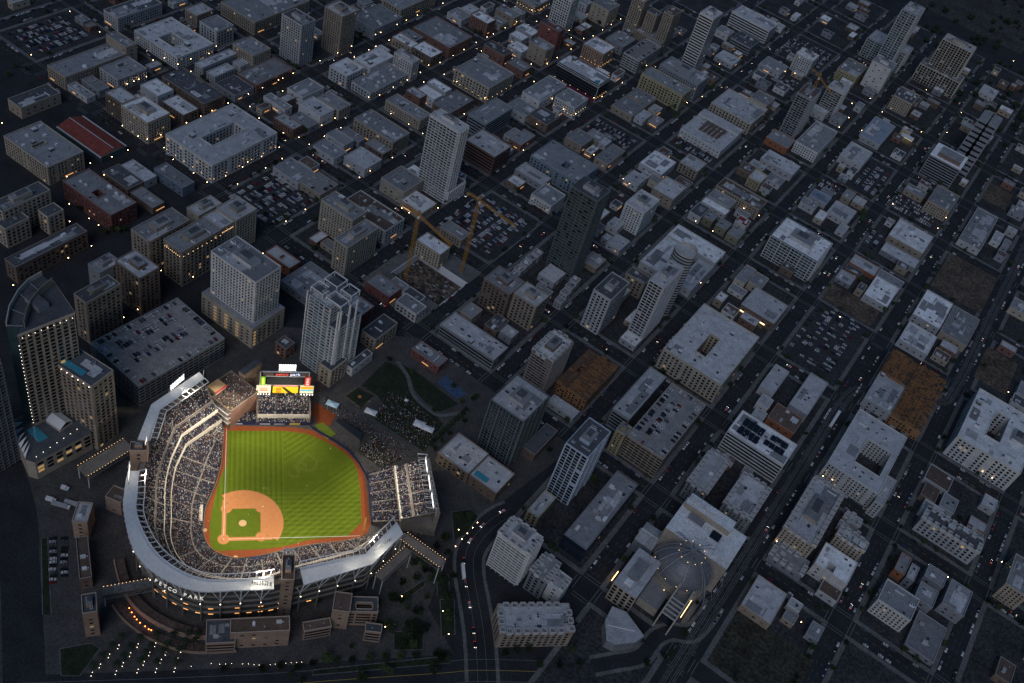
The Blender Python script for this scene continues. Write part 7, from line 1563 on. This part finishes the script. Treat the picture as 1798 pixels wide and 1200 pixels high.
# far woodland at the upper right
g=MB()
for k in range(420):
    x,y=R.uniform(60,900),R.uniform(640,1250)
    if x<330 and y<860 or inside(x,y,4): continue
    r=R.uniform(3,6.5); a=len(g.v); src=CRN[R.randrange(6)]
    vs_=[(x+v.co.x*r,y+v.co.y*r,r*.9+v.co.z*r*.8) for v in src.vertices]; g.v+=vs_
    mi=g.mi(M['leafd'])
    for p in src.polygons: g.f.append(tuple(a+q for q in p.vertices)); g.m.append(mi)
tag(g.build('woodland'),'dark scattered woodland beyond the last streets at the upper right','woodland',None,'stuff')
g=MB(); strip(g,spline([(150,720),(330,830),(520,880),(760,860),(980,800)]),22,.01,M['asphalt']); strip(g,spline([(240,900),(420,860),(600,760),(720,600),(800,380)]),16,.014,M['asphalt']); struct(g.build('highway'))
# ------------------------------------------------------------------ street lamps
g=MB(); g.tube((0,0,0),(0,0,7.2),.12,.08,M['dmetal'],6); g.tube((0,0,7.1),(0,0,7.3),.3,.3,M['dmetal'],6); PM=g.mesh('pole')
g=MB(); g.ball((0,0,0),.3,M['lamp'],6,4); LN=g.mesh('lantern')
for x,y in LAMPS:
    if inside(x,y,.3):
        for dx,dy in((0,-3),(3,0),(-3,0),(0,3),(0,-7),(7,0),(-7,0),(0,7)):
            if not inside(x+dx,y+dy,.3): x+=dx;y+=dy;break
    l='lit street lamp near the '+near(x,y); q=thing('street_lamp',l,'street lamp',(x,y,.12),0,l); inst('pole',PM,q); inst('lantern',LN,q,(0,0,7.6))
# ------------------------------------------------------------------ cars
CCOL=dict(white=(.62,.62,.62),silver=(.36,.37,.39),black=(.015,.015,.017),grey=(.1,.105,.11),red=(.2,.02,.02),blue=(.03,.05,.13))
def car_body(c):
    m_=mat('car_'+c,CCOL[c],.3,0,spec=.5); g=MB()
    P_=[(-2.2,.3),(-2.25,.75),(-2.1,.95),(-1.6,1.02),(1.0,1.0),(2.0,.82),(2.25,.6),(2.2,.3)]
    for s in(-1,1): g.face([(x,s*.88,z) for x,z in P_][::-s],m_)
    for k in range(len(P_)):
        (a,b),(c_,d)=P_[k],P_[(k+1)%len(P_)]; g.face([(a,-.88,b),(c_,-.88,d),(c_,.88,d),(a,.88,b)][::-1],m_)
    g.box(-1.35,-.68,1.42,.25,.68,1.47,m_)
    for x in(-1.35,1.35):
        for s in(-1,1): g.tube((x,s*.72,.33),(x,s*.92,.33),.33,.33,M['fan'],8)
    return g.mesh('car')
CB={c:car_body(c) for c in CCOL}
g=MB(); A=[(-1.75,-.8,1.0),(.85,-.8,1.0),(.85,.8,1.0),(-1.75,.8,1.0)]; B=[(-1.35,-.66,1.43),(.2,-.66,1.43),(.2,.66,1.43),(-1.35,.66,1.43)]
for k in range(4): g.face([A[k],A[(k+1)%4],B[(k+1)%4],B[k]],M['glass'])
CG=g.mesh('glazing')
CARS=[]
cw=lambda:R.choices(list(CCOL),[30,20,22,16,5,7])[0]
def row(x0,y0,x1,y1,z,where,axis,occ=.85):
    L=x1-x0 if axis=='x' else y1-y0; n=int(L/2.7)
    for k in range(n):
        if R.random()>occ: continue
        u=(k+.5)*2.7
        if axis=='x': CARS.append((x0+u+R.uniform(-.15,.15),y0+R.uniform(-.3,.3),z,PI/2+R.choice((0,PI))+R.uniform(-.03,.03),where))
        else: CARS.append((x0+R.uniform(-.3,.3),y0+u+R.uniform(-.15,.15),z,R.choice((0,PI))+R.uniform(-.03,.03),where))
for nm,q in LOTS:
    w_,d_=q[2]-q[0],q[3]-q[1]; occ=.8 if 'dirt' not in nm else .35
    if w_>d_:
        y=q[1]+3.2
        while y<q[3]-2: row(q[0]+1,y,q[2]-1,y,.18,'parked in '+nm,'x',occ); y+=5.2 if int((y-q[1])/5)%2==0 else 8.6
    else:
        x=q[0]+3.2; k=0
        while x<q[2]-2: row(x,q[1]+1,x,q[3]-1,.18,'parked in '+nm,'y',occ); x+=5.2 if k%2 else 9; k+=1
for e in BLD:
    if not e[7].get('cars'): continue
    r=e[6][0][1][0]; h=e[6][0][0]+.12; ang=e[5]; nm='on the top deck of the '+[n_ for q,n_ in BC if q==r][0]; n0=len(CARS)
    w_,d_=r[2]-r[0],r[3]-r[1]; oc=.72 if e[7]['cars']>50 else .5
    row(r[0]+3.4,r[1]+4,r[0]+3.4,r[3]-4,h,nm,'y',oc); row(r[2]-3.4,r[1]+4,r[2]-3.4,r[3]-4,h,nm,'y',oc)
    if d_>26: row(r[0]+7,r[1]+3.2,r[2]-7,r[1]+3.2,h,nm,'x',oc); row(r[0]+7,r[3]-3.2,r[2]-7,r[3]-3.2,h,nm,'x',oc)
    x=r[0]+15
    while x<r[2]-13: row(x-2.6,r[1]+14,x-2.6,r[3]-14,h,nm,'y',oc); row(x+2.6,r[1]+14,x+2.6,r[3]-14,h,nm,'y',oc); x+=18
    if ang:
        cx,cy_=(r[0]+r[2])/2,(r[1]+r[3])/2; c,s=math.cos(ang),math.sin(ang)
        for k in range(n0,len(CARS)): x,y,z,a,w2=CARS[k]; x-=cx;y-=cy_; CARS[k]=(cx+x*c-y*s,cy_+x*s+y*c,z,a+ang,w2)
for i in range(-8,10):
    for j in range(-3,8):
        if j==-3 and i<4: continue
        y=j*BY+18
        while y<(j+1)*BY-18:
            for s in(-1,1):
                if R.random()<.42: CARS.append((i*BX+s*6.1,y,.01,PI/2*s,'parked at the kerb'))
            y+=6.4
        if j<-2: continue
        x=i*BX+18; Y=j*BY
        while x<(i+1)*BX-18:
            for s in(-1,1):
                if R.random()<.42: CARS.append((x,Y+s*6.1,.01,0 if s<0 else PI,'parked at the kerb'))
            x+=6.4
for k in range(150):
    i,j=R.randint(-7,8),R.randint(-2,6)
    if R.random()<.5: s=R.choice((-1,1)); CARS.append((i*BX+s*2.4,j*BY+R.uniform(16,100),.01,PI/2*s,'driving'))
    else: s=R.choice((-1,1)); CARS.append((i*BX+R.uniform(14,70),j*BY+s*2.4,.01,0 if s<0 else PI,'driving'))
CV=spline(CURVE)
for k in(3,9,14,20,26,31,37,40): p,q=CV[k],CV[k+1]; a=math.atan2(q[1]-p[1],q[0]-p[0]); CARS.append((p[0]+4*math.sin(a),p[1]-4*math.cos(a),.14,a,'driving'))
for x,y in SLOT: CARS.append((x+R.uniform(-.3,.3),y+R.uniform(-.3,.3),.12,FANG+R.choice((0,PI)),'parked in the narrow lot beside the tracks, lower left'))
CARS=[c for c in CARS if vis(c[0],c[1],c[2],0) and (c[2]>5 or not inside(c[0],c[1],.8))]
CARS.sort(key=lambda c:(c[0]-CX)**2+(c[1]-CY)**2+(c[2]-CZ)**2)
def add_lights(g,x,y,z,a):
    c,s=math.cos(a),math.sin(a); f=lambda u,v,w_:(x+u*c-v*s,y+u*s+v*c,z+w_)
    for v in(-.6,.6):
        g.ball(f(2.25,v,.65),.16,M['head'],5,3); g.ball(f(-2.25,v,.75),.16,M['tail'],5,3)
gh=MB(); gh.ball((2.25,-.6,.65),.17,M['head'],5,3); gh.ball((2.25,.6,.65),.17,M['head'],5,3); HL=gh.mesh('headlight'); gh=MB(); gh.ball((-2.25,-.6,.75),.17,M['tail'],5,3); gh.ball((-2.25,.6,.75),.17,M['tail'],5,3); TL=gh.mesh('tail_light')
for x,y,z,a,w_ in CARS[:300]:
    c=cw(); wh=w_
    if w_ in('parked at the kerb','driving'): wh=('parked at the kerb near the ' if w_[0]=='p' else 'driving with lights on near the ')+near(x,y)
    wl=wh.split()
    l=' '.join([c,'car']+wl)
    o=inst('car',CB[c],None,(x,y,z),a); tag(o,l,'car',l); inst('glazing',CG,o)
    if w_=='driving': inst('headlight',HL,o); inst('tail_light',TL,o)
g=MB()
for x,y,z,a,w_ in CARS[300:]:
    c=cw(); n=len(g.v); cs,sn=math.cos(a),math.sin(a)
    for me in(CB[c],CG):
        n=len(g.v); g.v+=[(x+v.co.x*cs-v.co.y*sn,y+v.co.x*sn+v.co.y*cs,z+v.co.z) for v in me.vertices]
        mis=[g.mi(m_) for m_ in me.materials]
        for p in me.polygons: g.f.append(tuple(n+q for q in p.vertices)); g.m.append(mis[p.material_index])
    if w_=='driving': add_lights(g,x,y,z,a)
tag(g.build('parked_cars'),'many further cars parked in lots and along the streets of the dark city','cars','cars of the dark city streets','stuff')
# trucks on the service road
for k,(x,y) in enumerate(TRUCKS):
    t=thing('box_truck',['white box truck at the head of the row on the service road, left','long grey trailer truck on the service road, left of ballpark','second long trailer truck beside the grey one, left of ballpark','white van standing behind the trucks on the service road, left'][k],'truck',(x,y,.12),FANG-.35); L=[7,13,13,5.5][k]
    g=MB(); g.box(-L/2,-1.25,.9,L/2-1.9,1.25,3.3,M['tent'] if k in(0,3) else TRIM['grey'],bottom=True); g.build('cargo_box',t)
    g=MB(); g.box(L/2-1.7,-1.15,.5,L/2,1.15,2.5,M['tent']); g.build('cab',t); g=MB(); g.box(L/2-.9,-1.2,1.5,L/2+.04,1.2,2.2,M['glass']); g.build('windscreen',t)
    for x_ in(-L/2+1.2,L/2-.9): g=MB(); g.tube((x_,-1.2,.5),(x_,1.2,.5),.5,.5,M['fan'],8); g.build('axle',t)
# buses
def bus(x,y,a,label):
    t=thing('city_bus',label,'bus',(x,y,.14),a); g=MB(); g.box(-6,-1.25,.4,6,1.25,3,M['tent'],bottom=True); g.build('body',t); g=MB(); g.box(-5.6,-1.3,1.5,5.8,1.3,2.5,M['glass'],bottom=True); g.build('window_band',t)
    for x_ in(-3.8,3.8): g=MB(); g.tube((x_,-1.3,.5),(x_,1.3,.5),.5,.5,M['fan'],8); g.build('axle',t)
p,q=CV[int(len(CV)*.47)],CV[int(len(CV)*.47)+1]; a=math.atan2(q[1]-p[1],q[0]-p[0]); bus(p[0]-5*math.sin(a)*-1,p[1]-5*math.cos(a),a,'white bus on the curved boulevard right of the ballpark ramp')
for k,(y,l) in enumerate(((-30,'white trolley rolling along the track beside the white solar roof office'),)):
    x=5*BX; t=thing('trolley_car',l,'trolley',(x+2.1,y,.18),PI/2); g=MB(); g.box(-12,-1.3,.5,12,1.3,3.4,M['tent'],bottom=True); g.build('body',t); g=MB(); g.box(-11.5,-1.34,1.6,11.5,1.34,2.6,M['glass'],bottom=True); g.build('window_band',t)
print('objects',len(bpy.data.objects),'windows',NWIN[0],'people',len(PEOPLE),'cars',len(CARS),'trees',n)
